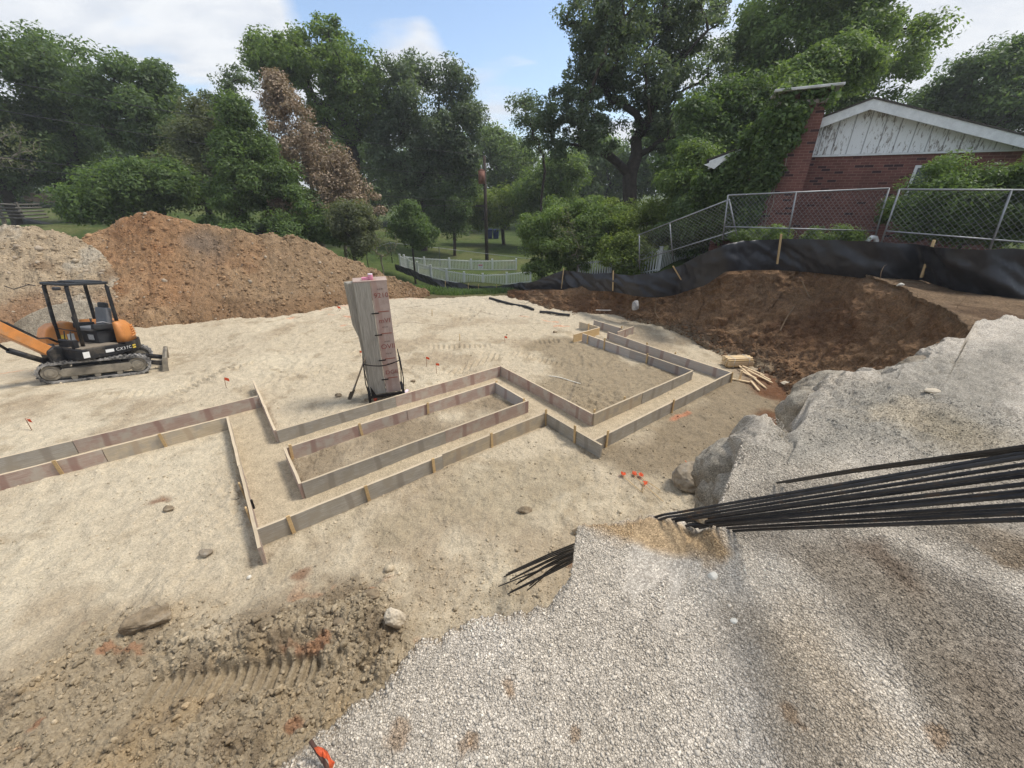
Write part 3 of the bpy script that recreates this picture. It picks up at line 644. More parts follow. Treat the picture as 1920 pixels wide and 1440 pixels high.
ST_G = [((-420,800),(-330,430),13.5),((-260,730),(-200,424),14),((-120,690),(-100,428),14.6),((-40,655),(-30,425),15),((30,640),(20,423),15.2),((90,634),(60,424),15.4),((130,632),(100,432),15.6),((165,630),(140,444),15.7),((200,626),(185,468),15.4),((235,620),(225,520),14.8)]
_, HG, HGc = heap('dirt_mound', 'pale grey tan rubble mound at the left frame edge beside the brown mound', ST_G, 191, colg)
def colp(x, y, z, u):
    c = np.empty(x.shape + (3,), np.float32); c[:] = (.44, .375, .28); return mixc(c, (.34, .27, .19), sstep(0, .4, fbm(x, y, z, 4, 2, 201)))
ST_P = [((20,640),(26,606),11.6),((55,642),(60,585),11.8),((90,645),(105,570),12),((130,645),(150,563),12.1),((170,640),(185,570),12.1),((215,630),(215,600),12.2),((232,625),(235,618),12.3)]
o, _, _ = heap('gravel_pile', 'small pale gravel pile just behind the excavator seat', ST_P, 203, colp, 70, 120, .35); o['category'] = 'gravel pile'

# ============================================================ loose stones and clods (nobody could count these)
def ico(sub):
    bm = bmesh.new(); bmesh.ops.create_icosphere(bm, subdivisions=sub, radius=1)
    V = np.array([v.co[:] for v in bm.verts], np.float32); Fc = np.array([[v.index for v in f.verts] for f in bm.faces], np.int32); bm.free(); return V, Fc
def shapes(sub, n, rough, seed):
    V, Fc = ico(sub); out = []
    for k in range(n):
        r2 = np.random.default_rng(seed + k); P = V * (1 + rough * fbm(V[:, 0], V[:, 1], V[:, 2], 3, 1.6, seed + k))[:, None]
        for _ in range(5):
            nn = r2.normal(size=3); nn /= np.linalg.norm(nn); P = P - np.clip(P @ nn - r2.uniform(.5, .8), 0, None)[:, None] * nn
        out.append(P.astype(np.float32))
    return out, Fc
def scatter(name, label, cat, pos, size, col, mat, sub=1, rough=.5, flat=(.7, 1), seed=1, smooth=False, octa=False):
    n = len(pos); r2 = np.random.default_rng(seed)
    if octa:
        base = [np.array([(1,0,0),(-1,0,0),(0,1,0),(0,-1,0),(0,0,1),(0,0,-1)], np.float32) * r2.uniform(.7, 1.25, (6, 1)).astype(np.float32) + r2.normal(0, .18, (6, 3)).astype(np.float32) for _ in range(24)]
        Fc = np.array([(0,2,4),(2,1,4),(1,3,4),(3,0,4),(2,0,5),(1,2,5),(3,1,5),(0,3,5)], np.int32)
    else: base, Fc = shapes(sub, 8, rough, seed)
    nv = base[0].shape[0]; which = r2.integers(0, len(base), n); B = np.stack(base)[which]
    sc = np.stack([r2.uniform(.8, 1.25, n), r2.uniform(.7, 1.1, n), r2.uniform(*flat, n)], -1) * size[:, None]
    B = B * sc[:, None, :]
    a = r2.uniform(0, 2 * np.pi, n); t = r2.normal(0, .35, n); ca, sa, ct, st = np.cos(a), np.sin(a), np.cos(t), np.sin(t)
    x, y, z = B[..., 0], B[..., 1], B[..., 2]
    y, z = y * ct[:, None] - z * st[:, None], y * st[:, None] + z * ct[:, None]
    x, y = x * ca[:, None] - y * sa[:, None], x * sa[:, None] + y * ca[:, None]
    V = np.stack([x, y, z], -1) + pos[:, None, :]
    Fa = (Fc[None] + (np.arange(n) * nv)[:, None, None]).reshape(-1, 3)
    me = np_mesh(name, V.reshape(-1, 3), Fa, smooth, np.repeat(col, nv, 0))
    return tag(link(name, me, mat), label, cat, kind='stuff')
M_stone = soil_mat('loose_stone', 90, .25, .3, .004)
# crushed gravel near the viewer
n = 240000; azs = rng.uniform(R(-60), R(73), n); rs = np.sqrt(rng.uniform(.5 ** 2, 5.2 ** 2, n)); rs = np.where(rng.random(n) < .55, rs * .55 + .2, rs)
keep = (rs < np.interp(azs, az, Rm) - .015) & ((azs < R(22)) | (azs > R(51)) | (rs < np.interp(azs, az, Rm) - .6)); azs, rs = azs[keep], rs[keep]
gx, gy = rs * np.sin(azs), rs * np.cos(azs); den = np.clip(np.interp(azs, az, Rm) - rs, 0, None)
gzz = gravel_top(gx, gy) - lip_drop(gx, gy, den, azs)
base = gravel_col(gx, gy); sandy = base[:, 0] < .30
br = rng.choice([.7, .88, 1.03, 1.18, 1.38], len(gx), p=[.2, .3, .26, .16, .08])[:, None] * rng.uniform(.9, 1.1, (len(gx), 1)) * np.array([1, .985, .96])
sel = ~(sandy & (rng.random(len(gx)) < .6)); sz = rng.uniform(.003, .0066, len(gx)) * np.where(rng.random(len(gx)) < .06, 1.6, 1)
scatter('gravel', 'loose pale crushed gravel covering the near bank top', 'gravel', np.stack([gx, gy, gzz + sz * .25], -1)[sel], sz[sel], np.clip(base * br, 0, .85)[sel], M_stone, octa=True, flat=(.5, .9), seed=5)
# clods lower left
n = 7000; p = np.stack([rng.uniform(-4.6, .2, n), rng.uniform(1.2, 3.7, n)], -1); s = sdf(p[:, 0], p[:, 1], CLOD) + .2 * fbm(p[:, 0], p[:, 1], None, 3, 2, 31)
k = (s + .5 * rng.random(n) < .15) & ((dline(p[:, 0], p[:, 1], PRINT) > .13) | (rng.random(n) < .05)); p = p[k]; s2 = sdf(p[:, 0], p[:, 1], CLOD2)
sz = np.clip(np.exp(rng.normal(-4.5, .5, len(p))), .004, .035) * np.where(s2 < 0, 1.25, 1)
cc = pit_col(p[:, 0], p[:, 1]) * rng.uniform(.65, 1.25, (len(p), 1)).astype(np.float32)
scatter('dirt_clods', 'brown broken dirt clods below the near gravel edge', 'dirt clods', np.stack([p[:, 0], p[:, 1], pit_h(p[:, 0], p[:, 1]) + sz * .2], -1), sz, cc, M_clod, sub=2, rough=1.1, seed=11, smooth=False)
# pebbles over the pit floor
n = 26000; a2 = rng.uniform(R(-68), R(58), n); r2_ = np.exp(rng.uniform(np.log(2.2), np.log(16), n)); px_, py_ = r2_ * np.sin(a2), r2_ * np.cos(a2)
dch = chan_d(px_ * ea[0] + py_ * ea[1], px_ * eb[0] + py_ * eb[1]); dens = fbm(px_, py_, None, 3, .7, 211)
k = (dch > .06) & (dens + rng.uniform(-.6, .5, n) > .0); px_, py_ = px_[k], py_[k]
sz = np.exp(rng.normal(-4.75, .45, len(px_))); cc = pit_col(px_, py_) * rng.uniform(.75, 1.3, (len(px_), 1)).astype(np.float32)
scatter('pebbles', 'small loose pebbles and crumbs scattered over the pit floor', 'pebbles', np.stack([px_, py_, pit_h(px_, py_) + sz * .3], -1), sz, np.clip(cc, 0, .7), M_clod, sub=1, rough=.6, seed=12)
# rubble on heaps and bank foot
def on_grid(P, c, n, lo, hi, seed):
    r3 = np.random.default_rng(seed); i = r3.integers(int(P.shape[0] * lo), int(P.shape[0] * hi), n); j = r3.integers(2, P.shape[1] - 2, n); return P[i, j], c[i, j]
p1, c1 = on_grid(HB, HBc, 5200, .0, .52, 1); p2, c2 = on_grid(HG, HGc, 3200, .0, .52, 2)
pp = np.concatenate([p1, p2]); cc = np.concatenate([c1, c2]); pale = rng.random(len(pp)) < .05
cc = np.where(pale[:, None], np.array([.42, .34, .25]), cc * rng.uniform(.7, 1.35, (len(pp), 1))); sz = np.exp(rng.normal(-3.65, .55, len(pp)))
scatter('rubble', 'stones and clods lying over the dirt mounds', 'rubble', pp, np.clip(sz, .015, .16), cc, M_clod, sub=1, rough=.6, seed=13)
i = rng.integers(0, int(nv1 * .35), 1500); j = rng.integers(30, int(nu * .93), 1500); pp = P[i, j]; cc = np.clip(BANK_P[i, j] * 0 + np.array([.17, .10, .055]), 0, 1) * rng.uniform(.7, 1.6, (1500, 1))
scatter('rubble', 'dark brown crumbs fallen along the foot of the soil bank', 'rubble', pp + np.array([0, 0, .01]), np.exp(rng.normal(-3.8, .5, 1500)), cc, M_clod, sub=1, rough=.7, seed=14)
# ============================================================ formwork
def ph(p): return float(pit_h(np.array([p[0]]), np.array([p[1]]))[0])
def gt(p): return float(gravel_top(np.array([p[0]]), np.array([p[1]]))[0])
W_red = wood_mat('form_red', (.35, .245, .195), (.48, .375, .31), stain=((.46, .40, .33), (.28, .16, .13)))
W_grey = wood_mat('form_grey', (.29, .265, .22), (.48, .44, .375), stain=((.36, .32, .255), (.27, .235, .19)))
W_pale = wood_mat('form_pale', (.42, .34, .23), (.58, .49, .36), stain=((.40, .35, .28), (.42, .32, .22)))
W_blue = wood_mat('form_blue_grey', (.30, .275, .25), (.46, .425, .385), stain=((.40, .345, .30), (.25, .17, .15)))
W_top = wood_mat('sawn_edge', (.48, .38, .25), (.62, .51, .36))
W_stake = wood_mat('stake_wood', (.45, .30, .14), (.62, .45, .24))
W_new = wood_mat('fresh_lath', (.62, .45, .25), (.76, .60, .39))
H_B, T_B = .245, .038
def board(p, q, mat, label, zoff=0.0, h=H_B):
    """one timber on edge from p to q (a,b frame); rough lower edge sits a little in the soil"""
    P, Q = ab(*p), ab(*q); L = float(np.hypot(*(Q - P)[:2])); rot = math.atan2(Q[1] - P[1], Q[0] - P[0])
    t = empty('form_board', (P[0], P[1], zoff), (0, 0, rot)); tag(t, label, 'form board', 'formwork boards of the footing')
    bm = bmesh.new(); n = max(2, int(L / .25)); r2 = random.Random(int(L * 1000) + int(P[0] * 77)); bow = [r2.uniform(-.004, .004) for _ in range(n + 1)]
    rows = []
    for i in range(n + 1):
        x = L * i / n; y0 = bow[i]
        rows.append([bm.verts.new((x, y0 - T_B / 2, -.06)), bm.verts.new((x, y0 + T_B / 2, -.06)), bm.verts.new((x, y0 + T_B / 2, h)), bm.verts.new((x, y0 - T_B / 2, h))])
    for a, b in zip(rows, rows[1:]):
        for k in range(4): bm.faces.new((a[k], a[(k + 1) % 4], b[(k + 1) % 4], b[k]))
    bm.faces.new(rows[0][::-1]); bm.faces.new(rows[-1])
    bmesh.ops.recalc_face_normals(bm, faces=bm.faces)
    me = bpy.data.meshes.new('timber'); bm.to_mesh(me); bm.free()
    me.materials.append(mat); me.materials.append(W_top)
    for f in me.polygons:
        if f.normal.z > .9: f.material_index = 1
    link('timber', me, None, t)
    return t
g = .004
BD = [
 ((-6.9,9.07),(-2.45,9.07),W_grey,'long weathered grey form board of the rear left run, cut by the left frame edge'),
 ((-2.44,9.07),(.30,9.07),W_red,'reddish form board of the rear left run, ending at the diagonal board'),
 ((-6.5,8.43),(-2.02,8.43),W_red,'dull pink form board of the left trench front side, cut by the left frame edge'),
 ((-2.01,8.43),(-.30,8.43),W_pale,'pale cream form board with one stake, ending at the left trench corner'),
 ((.34,10.02),(.34,7.36),W_red,'thin edge-on form board running down from beside the shovel to the upper trench corner'),
 ((-.28,8.45),(-.28,6.55),W_pale,'edge-on form board descending from the left trench corner, upper piece'),
 ((-.275,6.54),(-.275,4.55),W_red,'edge-on form board reaching the lowest front left corner, lower piece'),
 ((.36,7.33),(2.55,7.33),W_grey,'grey form board of the upper run, left piece below the shovel'),
 ((2.55+g,7.335),(5.22,7.335),W_red,'pinkish form board of the upper run, right piece below the panel stack'),
 ((.40,6.65),(2.5,6.65),W_red,'reddish rear board of the long rectangular box, left piece'),
 ((2.5+g,6.645),(4.58,6.645),W_red,'reddish rear board of the long rectangular box, right piece with dark scuffs'),
 ((.37,6.67),(.37,5.52),W_red,'short edge-on left end board of the long rectangular box'),
 ((.39,5.53),(2.72,5.53),W_grey,'weathered grey front board of the rectangular box, left piece'),
 ((2.72+g,5.53),(4.62,5.53),W_red,'red striped front board of the rectangular box, right piece'),
 ((4.60,6.63),(4.60,5.55),W_blue,'short blue grey right end board of the rectangular box'),
 ((-.255,4.9),(2.33,4.9),W_grey,'grey front run form board nearest the camera, left piece with two stakes'),
 ((2.25,4.94),(4.56,4.94),W_pale,'lighter front run form board, right piece overlapping the grey one'),
 ((5.25,7.36),(5.25,4.36),W_red,'red form board running down to the right bay front corner'),
 ((4.58,4.98),(4.58,3.55),W_grey,'short grey form board ending loose beside the right trench mouth'),
 ((5.27,4.35),(6.75,4.35),W_pale,'pale left piece of the right bay front board'),
 ((6.75+g,4.345),(8.67,4.345),W_grey,'mottled grey right piece of the right bay front board, red upper edge'),
 ((4.60,3.73),(7.0,3.73),W_grey,'outermost right front form board, left piece by the loose end'),
 ((7.0+g,3.735),(9.30,3.735),W_grey,'outermost right front form board, right piece reaching the stake bundle'),
 ((8.69,4.34),(8.69,6.15),W_blue,'blue grey inner form board of the far right run, nearer piece'),
 ((8.69,6.155),(8.69,7.9),W_blue,'blue grey inner form board of the far right run, farther piece'),
 ((9.32,3.72),(9.32,5.65),W_blue,'purplish outer form board of the far right run, nearer piece at the corner'),
 ((9.32,5.655),(9.42,7.55),W_blue,'purplish outer form board of the far right run, farther piece'),
]
for b_ in BD: board(*b_)
def board_px(p, q, mat, label, h=H_B):
    P, Q = un(*p, H_B), un(*q, H_B); return board((P[:2] @ ea, P[:2] @ eb), (Q[:2] @ ea, Q[:2] @ eb), mat, label, h=h)
board_px((1114,600),(1168,616), W_blue, 'detached grey form board at the far end of the right run')
board_px((1076,627),(1124,614), W_stake, 'thin light lath board crossing the far trench end')
board_px((1087,603),(1124,613), W_pale, 'plain tan form board closing the far trench end')
board_px((1158,622),(1188,612), W_red, 'short pink splashed board propped across the far outer run')

# stakes: 1x2 laths driven against the boards
def stake_mesh():
    m = MB(); m.box((0, 0, .15), (.045, .022, .42)); return m
smesh = stake_mesh().bevel(.003); proto = smesh.build('wooden_stake', W_stake); first = [True]
def stake(px, py, label, rot=0, ztop=.29, tilt=0, mat=None):
    global proto
    p = un(px, py, ztop); a, b = p[:2] @ ea, p[:2] @ eb
    o = proto if first[0] else proto.copy()
    if not first[0]: COL.objects.link(o)
    first[0] = False
    o.location = (p[0], p[1], ztop - .36); o.rotation_euler = (random.uniform(-.05, .05) + tilt, random.uniform(-.05, .05), YAW + rot)
    tag(o, label, 'stake', 'wooden stakes along the formwork'); return o
def stake_ab(a, b, label, rot=0, ztop=.28):
    p = ab(a, b)
    global proto
    o = proto if first[0] else proto.copy()
    if not first[0]: COL.objects.link(o)
    first[0] = False
    o.location = (p[0], p[1], ztop - .36); o.rotation_euler = (random.uniform(-.06, .06), random.uniform(-.06, .06), YAW + rot)
    tag(o, label, 'stake', 'wooden stakes along the formwork'); return o
def pa(px, py, z=.25): p = un(px, py, z)[:2]; return float(p @ ea)
def pb(px, py, z=.25): p = un(px, py, z)[:2]; return float(p @ eb)
q = T_B / 2 + .013
fl = 4.9 - q
stake_ab(pa(541,965), fl, 'stake on the grey front run, nearest the lowest left corner')
stake_ab(pa(685,908), fl, 'stake midway along the grey front run board')
stake_ab(pa(812,862), 4.9 - q, 'stake just left of the overlap in the front run')
stake_ab(pa(922,815), 4.94 - q, 'stake midway along the lighter front run board')
stake_ab(4.56, 4.94 - q - .01, 'stake at the right end corner of the front run', ztop=.33)
stake_ab(pa(675,795), 6.65 - q, 'stake at the left third of the box rear board')
stake_ab(pa(800,757), 6.645 - q, 'stake in the middle of the box rear board')
stake_ab(pa(928,714), 6.645 - q, 'stake at the rear right corner inside the box')
stake_ab(.37 + q + .03, 6.65 - q, 'stake at the rear left corner inside the box', ztop=.30)
stake_ab(4.54, 5.53 + q, 'stake tip showing over the box front right corner', ztop=.31)
stake_ab(pa(302,813), 8.43 - q, 'stake on the pale cream left trench board')
stake_ab(pa(103,866), 8.43 - q, 'stake on the dull pink board near the left frame edge')
stake_ab(-.28 - q, pb(455,905), 'stake tip beside the upper edge-on left board', rot=math.pi/2)
stake_ab(-.275 - q, pb(463,955), 'stake tip beside the lower edge-on left board', rot=math.pi/2)
stake_ab(4.58 - q, pb(1084,805), 'tall stake on the short loose grey board', rot=math.pi/2, ztop=.36)
stake_ab(pa(1134,812), 3.73 - q, 'tall stake at the left end of the outermost right front board', ztop=.34)
stake_ab(pa(1261,752), 3.735 - q, 'stake midway along the outermost right front board', ztop=.31)
stake_ab(9.30, 3.735 - q - .02, 'stake at the outer corner next to the lath bundle', ztop=.27)
stake_ab(5.25 + q + .03, 4.35 + q, 'stake tip inside the right bay front left corner', ztop=.32)
stake_ab(pa(1165,745), 4.35 + q, 'stake tip behind the right bay front board seam', ztop=.30)
stake_ab(8.69 - q, pb(1218,665), 'leaning stake on the inner far right run, nearest piece', rot=math.pi/2, ztop=.31)
stake_ab(8.69 - q, pb(1142,637), 'stake on the inner far right run, middle', rot=math.pi/2, ztop=.34)
stake_ab(8.69 - q, pb(1106,628), 'stake on the inner far right run, far end', rot=math.pi/2, ztop=.28)
stake_ab(9.36 + q, pb(1216,645), 'stake tip behind the outer far right run, middle', rot=math.pi/2, ztop=.30)
stake_ab(9.32 + q, pb(1268,662), 'stake tip behind the outer far right run, nearer corner', rot=math.pi/2, ztop=.29)
stake(1104,606, 'stake in the tan closing board at the far trench end', ztop=.32)
stake(1166,611, 'pink splashed stake at the end of the detached board', ztop=.32)
# black connector on edge-on board
m = MB(); m.box((0, 0, 0), (.03, .02, .16)).bevel(.004); p = ab(-.24, pb(469,935)); o = m.build('form_clip', plain('black_steel', (.02, .02, .022), .5, .4), None, (p[0], p[1], .15), (0, 0, YAW)); tag(o, 'dark metal clip on the trench side of the lower edge-on left board', 'form clip')

# ============================================================ panel stack in its steel rack
M_steel_blk = plain('rack_steel', (.025, .022, .022), .55, .6, .4, 9)
PS = un(697, 741, .2); PE = un(752, 733, .2); dr = (PE - PS); yawp = math.atan2(dr[1], dr[0]); Wp = float(np.hypot(dr[0], dr[1]))
t = empty('panel_rack', (PS[0], PS[1], 0), (0, 0, yawp)); tag(t, 'black steel rack on the dirt holding the tall panel stack', 'rack')
D = .46
m = MB(); m.box((Wp / 2, -.03, .17), (Wp + .14, .05, .05)); m.box((Wp / 2, D + .03, .17), (Wp + .14, .05, .05)); m.box((-.05, D / 2, .17), (.05, D, .05)); m.box((Wp + .05, D / 2, .17), (.05, D, .05)); m.box((Wp / 2, D / 2, .185), (Wp, .06, .03)); m.build('base_frame', M_steel_blk, t)
for xx, yy in ((-.05, -.03), (Wp + .05, -.03), (-.05, D + .03), (Wp + .05, D + .03)):
    m = MB(); m.box((xx, yy, .04), (.05, .05, .24)); m.build('foot', M_steel_blk, t)
for xx, sg in ((-.05, -1), (Wp + .05, 1)):
    for yy in (-.03, D + .03):
        m = MB(); m.tube([(xx, yy, .19), (xx + sg * .03, yy, .5), (xx + sg * .01, yy, .98)], .011); m.build('upright_rod', M_steel_blk, t)
m = MB(); m.prism([(0, .19), (.1, .19), (0, .42)], -.04, -.028, 'y'); m.build('gusset', M_steel_blk, t)
pts = [(-.06 + (Wp + .12) * i / 10, -.06 - .02 * math.sin(math.pi * i / 10), .93 - .07 * math.sin(math.pi * i / 10)) for i in range(11)]
m = MB(); m.tube([(-.06, D + .04, .95)] + pts + [(Wp + .06, D + .04, .95)], .011); m.build('retaining_rod', M_steel_blk, t)
P_grey = wood_mat('panel_grey', (.235, .21, .17), (.46, .42, .35), grain=(30, 30, 1.5)); P_red = wood_mat('panel_red', (.35, .25, .205), (.47, .36, .30), grain=(14, 14, 2.5), stain=((.47, .36, .30), (.38, .24, .19)))
M_print = plain('faded_red_print', (.30, .10, .075), .8, 0, .5, 30); M_printd = plain('dark_stencil', (.13, .075, .06), .8, 0, .5, 30); M_ply = plain('ply_edge', (.50, .38, .25), .85, 0, .4, 30)
st = empty('panel_stack', (PS[0], PS[1], .2), (0, 0, yawp)); tag(st, 'tall upright stack of grey and red plywood form panels standing on end', 'panel stack', None)
LZ = 2.32
wl = Wp * .50
def txt(s, size, mat, parent, loc, rot, name='lettering', ext=.0015, align='CENTER', sx=1.0):
    cu = bpy.data.curves.new(name, 'FONT'); cu.body = s; cu.size = size; cu.extrude = ext; cu.align_x = align; cu.resolution_u = 3
    tmp = bpy.data.objects.new('t', cu); COL.objects.link(tmp); dg = bpy.context.evaluated_depsgraph_get(); me = bpy.data.meshes.new_from_object(tmp.evaluated_get(dg)); bpy.data.objects.remove(tmp); bpy.data.curves.remove(cu)
    me.materials.clear(); o = link(name, me, mat, parent, loc, rot); o.scale = (sx, 1, 1); return o
layers = 11
for k in range(layers):
    r2 = random.Random(k + 3); y = .02 + k * (D - .03) / layers; th = (D - .03) / layers - .006; hz = LZ * (1 if k < 8 else 1) + r2.uniform(-.03, .01) * (k > 0)
    for side in (0, 1):
        m = MB(); x0, x1 = (0, wl - .004) if side == 0 else (wl + .004, Wp)
        if k > 0 and side == 0: x0 -= r2.uniform(0, .012) + .004 * k
        cx = (x0 + x1) / 2
        if side == 0 and k >= 3:      # the left panels flare outwards at the top
            m.prism([(x0, 0), (x1, 0), (x1, hz), (x0 - .075 - .008 * (k - 3), hz - .02), (x0 - .065 - .006 * (k - 3), hz * .62), (x0 - .03, hz * .5)], y, y + th, 'y')
        else: m.box((cx, y + th / 2, hz / 2), (x1 - x0, th, hz))
        m.bevel(.003)
        pn = m.build('panel', P_grey if (side == 0 or k in (3, 6)) else P_red, st)
        if k == 0 and side == 1:
            red = pn
m = MB(); m.box((Wp / 2 + .0, D / 2 - .01, LZ + .014), (Wp + .02, D - .06, .026)).bevel(.004); m.build('cover_board', P_red, st)
for zz, s, sz in ((2.02, '9210', .13), (1.52, 'mVI', .13), (.98, 'OVII', .14), (.42, 'DGII', .12)):
    txt(s, sz, M_print, red, (wl + (Wp - wl) * .55, .0175, zz), (math.pi / 2, 0, 0), sx=1.05)
for zz in (2.17, 1.42, 1.12, .86, .64): 
    txt('III II III', .035, M_printd, red, (wl + (Wp - wl) * .52, .0175, zz), (math.pi / 2, 0, 0), sx=1.2)
for zz in (1.72, 1.28, .74, .31):
    m = MB(); m.box((wl + .03, .013, zz), (.10, .012, .022)); m.box((wl - .035, .014, zz), (.05, .012, .018)); m.build('steel_clip', M_steel_blk, st)
for zz in (1.745, 1.30, .76, .33):
    m = MB(); m.box((wl + .17, .0185, zz), (.2, .003, .02)); m.build('dark_seam', plain('seam_stain', (.32, .13, .09), .9), red)
# bits on top and at the foot
M_pink = plain('pink_paint', (.72, .28, .38), .6, 0, .2, 25); M_pinkw = plain('pale_pink', (.85, .70, .76), .6)
def in_stack(x, y, z): c, s = math.cos(yawp), math.sin(yawp); return (PS[0] + c * x - s * y, PS[1] + s * x + c * y, z)
m = MB(); m.cyl((0, 0, 0), (0, 0, .10), .045, .045, 14); m.bevel(.006); tc_ = m.build('paint_can', M_pink, None, in_stack(wl + .02, .12, .2 + LZ + .027)); tag(tc_, 'pink marking cap standing upright on top of the panel stack', 'paint cap')
m = MB(); m.cyl((0, 0, .096), (0, 0, .112), .047, .044, 14); m.build('lid', M_pinkw, tc_)
m = MB(); m.box((0, 0, .025), (.13, .08, .05)).bevel(.01, 2); tag(m.build('pink_block', M_pink, None, in_stack(wl - .08, .14, .2 + LZ + .027), (0, 0, .4)), 'flat pink block lying beside the pink cap on the panel stack', 'block')
p = un(759, 734, .08)
m = MB(); m.cyl((-.08, 0, 0), (.08, 0, 0), .035, .035, 12); m.cyl((.08, 0, 0), (.10, 0, 0), .03, .012, 12); tag(m.build('spray_can', M_pinkw, None, (p[0], p[1], .05), (0, -.5, .7)), 'white and pink spray can at the right foot of the rack', 'spray can')
p = un(701, 752, .06); m = MB(); m.cyl((0, 0, 0), (0, 0, .12), .04, .04, 12); m.cyl((0, 0, .12), (0, 0, .15), .03, .018, 12); tag(m.build('spray_can', plain('red_orange', (.75, .16, .10), .5), None, (p[0], p[1] + .1, ph(p) - .01)), 'red spray can under the left foot of the rack', 'spray can')
# shovel leaning on the stack
pb_ = un(657, 750, .0); ptp = un(688, 668, .0); 
topz = .95; ptp = at(688, 662, PS[1] + .05)
P0 = Vector((pb_[0], pb_[1], .02)); P1_ = Vector(ptp); dsh = (P1_ - P0)
sh = empty('shovel', P0); tag(sh, 'long handled shovel leaning against the left side of the panel stack', 'shovel'); qd = dsh.to_track_quat('Z', 'Y'); sh.rotation_mode = 'QUATERNION'; sh.rotation_quaternion = qd
m = MB(); m.cyl((0, 0, .24), (0, 0, dsh.length), .017, .015, 10); m.build('handle', plain('worn_ash', (.27, .21, .15), .7), sh)
m = MB(); m.cyl((0, 0, .2), (0, 0, .42), .022, .019, 10); m.build('socket', plain('shovel_steel', (.22, .20, .17), .6, .3), sh)
bm = bmesh.new(); gr = []
for i in range(9):
    t_ = i / 8; hw_ = .115 * (1 if t_ > .3 else (.35 + .65 * (t_ / .3) ** .6)); row = []
    for k in range(7):
        s_ = -1 + 2 * k / 6; row.append(bm.verts.new((s_ * hw_, .035 * (s_ * s_) - .02, t_ * .27)))
    gr.append(row)
for a, b in zip(gr, gr[1:]):
    for k in range(6): bm.faces.new((a[k], a[k + 1], b[k + 1], b[k]))
bmesh.ops.solidify(bm, geom=bm.faces[:], thickness=.004); me = bpy.data.meshes.new('blade'); bm.to_mesh(me); bm.free(); link('blade', me, plain('shovel_blade', (.26, .23, .19), .65, .2), sh)

# ============================================================ marker flags
M_flag = plain('orange_flag', (.85, .17, .06), .55, 0, .15, 20); M_wire = plain('flag_wire', (.32, .17, .10), .6, .3)
def flag(pb0, ptop, label, cloth=True, wood=False, base=None, up=None, group='orange marker flags in the dirt', fs=1.0):
    b = un(pb0[0], pb0[1], 0); b[2] = ph(b) if base is None else base
    tpos = at(ptop[0], ptop[1], b[1] + .02); d = Vector(tpos - b)
    o = empty('marker_flag' if cloth else 'survey_stake', b); tag(o, label, 'marker flag' if cloth else 'survey stake', group)
    m = MB(); m.tube([(0, 0, -.03), tuple(d)], .006 if not wood else .012, 5); m.build('wire' if not wood else 'lath', M_wire if not wood else W_stake, o)
    if cloth:
        bm = bmesh.new(); r2 = random.Random(int(pb0[0])); sg = 1; L = .10 * fs; hh = .07 * fs; rows = []
        for i in range(5):
            u = i / 4; x = sg * L * u; yy = .02 * math.sin(u * 5 + r2.random() * 6); zz = d.z - hh * u * r2.uniform(.2, .5)
            rows.append((bm.verts.new((d.x + x, d.y + yy, zz)), bm.verts.new((d.x * .8 + x, d.y + yy * .6, zz - hh))))
        for a, b2 in zip(rows, rows[1:]): bm.faces.new((a[0], b2[0], b2[1], a[1]))
        bmesh.ops.solidify(bm, geom=bm.faces[:], thickness=.002); me = bpy.data.meshes.new('cloth'); bm.to_mesh(me); bm.free(); link('flag_cloth', me, M_flag, o)
    return o
flag((60,807),(47,784),'orange marker flag at the far left, beside the rear left board')
flag((425,730),(420,708),'orange marker flag between the excavator blade and the diagonal board')
flag((676,670),(674,657),'orange marker flag just left of the panel stack at mid height',fs=.8)
flag((800,688),(799,669),'orange marker flag right of the panel stack, the farther of a close pair',fs=.8)
flag((819,701),(817,681),'orange marker flag right of the panel stack, the nearer of a close pair',fs=.8)
flag((947,646),(946,630),'orange marker flag on tyre marks in the middle of the site',fs=.8)
flag((638,584),(632,574),'orange marker flag at the mound foot on sprayed paint',fs=1.1)
flag((661,594),(658,582),'orange marker flag by the left top of the panel stack',fs=.9)
flag((810,593),(810,580),'bare wooden survey peg on the pale dust behind the panel stack', cloth=False, wood=True, group='survey pegs')
flag((862,640),(862,626),'bare thin survey peg beside a scuffed hollow', cloth=False, wood=True, group='survey pegs')
# flags lying in a tangle near the boulders
for i, (a, b) in enumerate((((1163,897),(1202,928)),((1185,895),(1243,944)),((1197,898),(1238,922)),((1205,912),(1204,930)))):
    A_, B_ = un(*a), un(*b); A_[2] = ph(A_) + .03; B_[2] = ph(B_) + .02
    o = empty('marker_flag', A_); tag(o, ['discarded orange flag, leftmost of the heap near the boulders','discarded orange flag with the longest wire in the heap near the boulders','discarded orange flag pointing at the boulders, farthest of the heap','discarded orange flag with the shortest wire in the heap'][i], 'marker flag', 'flags lying near the boulders')
    d = B_ - A_; m = MB(); m.tube([(0, 0, 0), tuple(d)], .005, 5); m.build('wire', W_stake, o)
    bm = bmesh.new(); r2 = random.Random(i); vs = [[bm.verts.new((.022 * k + r2.uniform(-.014, .014), .026 * j + r2.uniform(-.014, .014) - .04, .015 + r2.uniform(-.012, .02))) for k in range(4)] for j in range(4)]
    for j in range(3):
        for k in range(3): bm.faces.new((vs[j][k], vs[j][k + 1], vs[j + 1][k + 1], vs[j + 1][k]))
    bmesh.ops.solidify(bm, geom=bm.faces[:], thickness=.002); me = bpy.data.meshes.new('cloth'); bm.to_mesh(me); bm.free(); link('flag_cloth', me, M_flag, o)
o_ = un(1296, 877); m = MB(); m.tube([(0, 0, 0), (-.1, .05, .10)], .005, 5); tag(m.build('marker_flag', M_flag, None, (o_[0], o_[1], ph(o_))), 'tiny orange flag tip showing above the rounded boulder', 'marker flag')
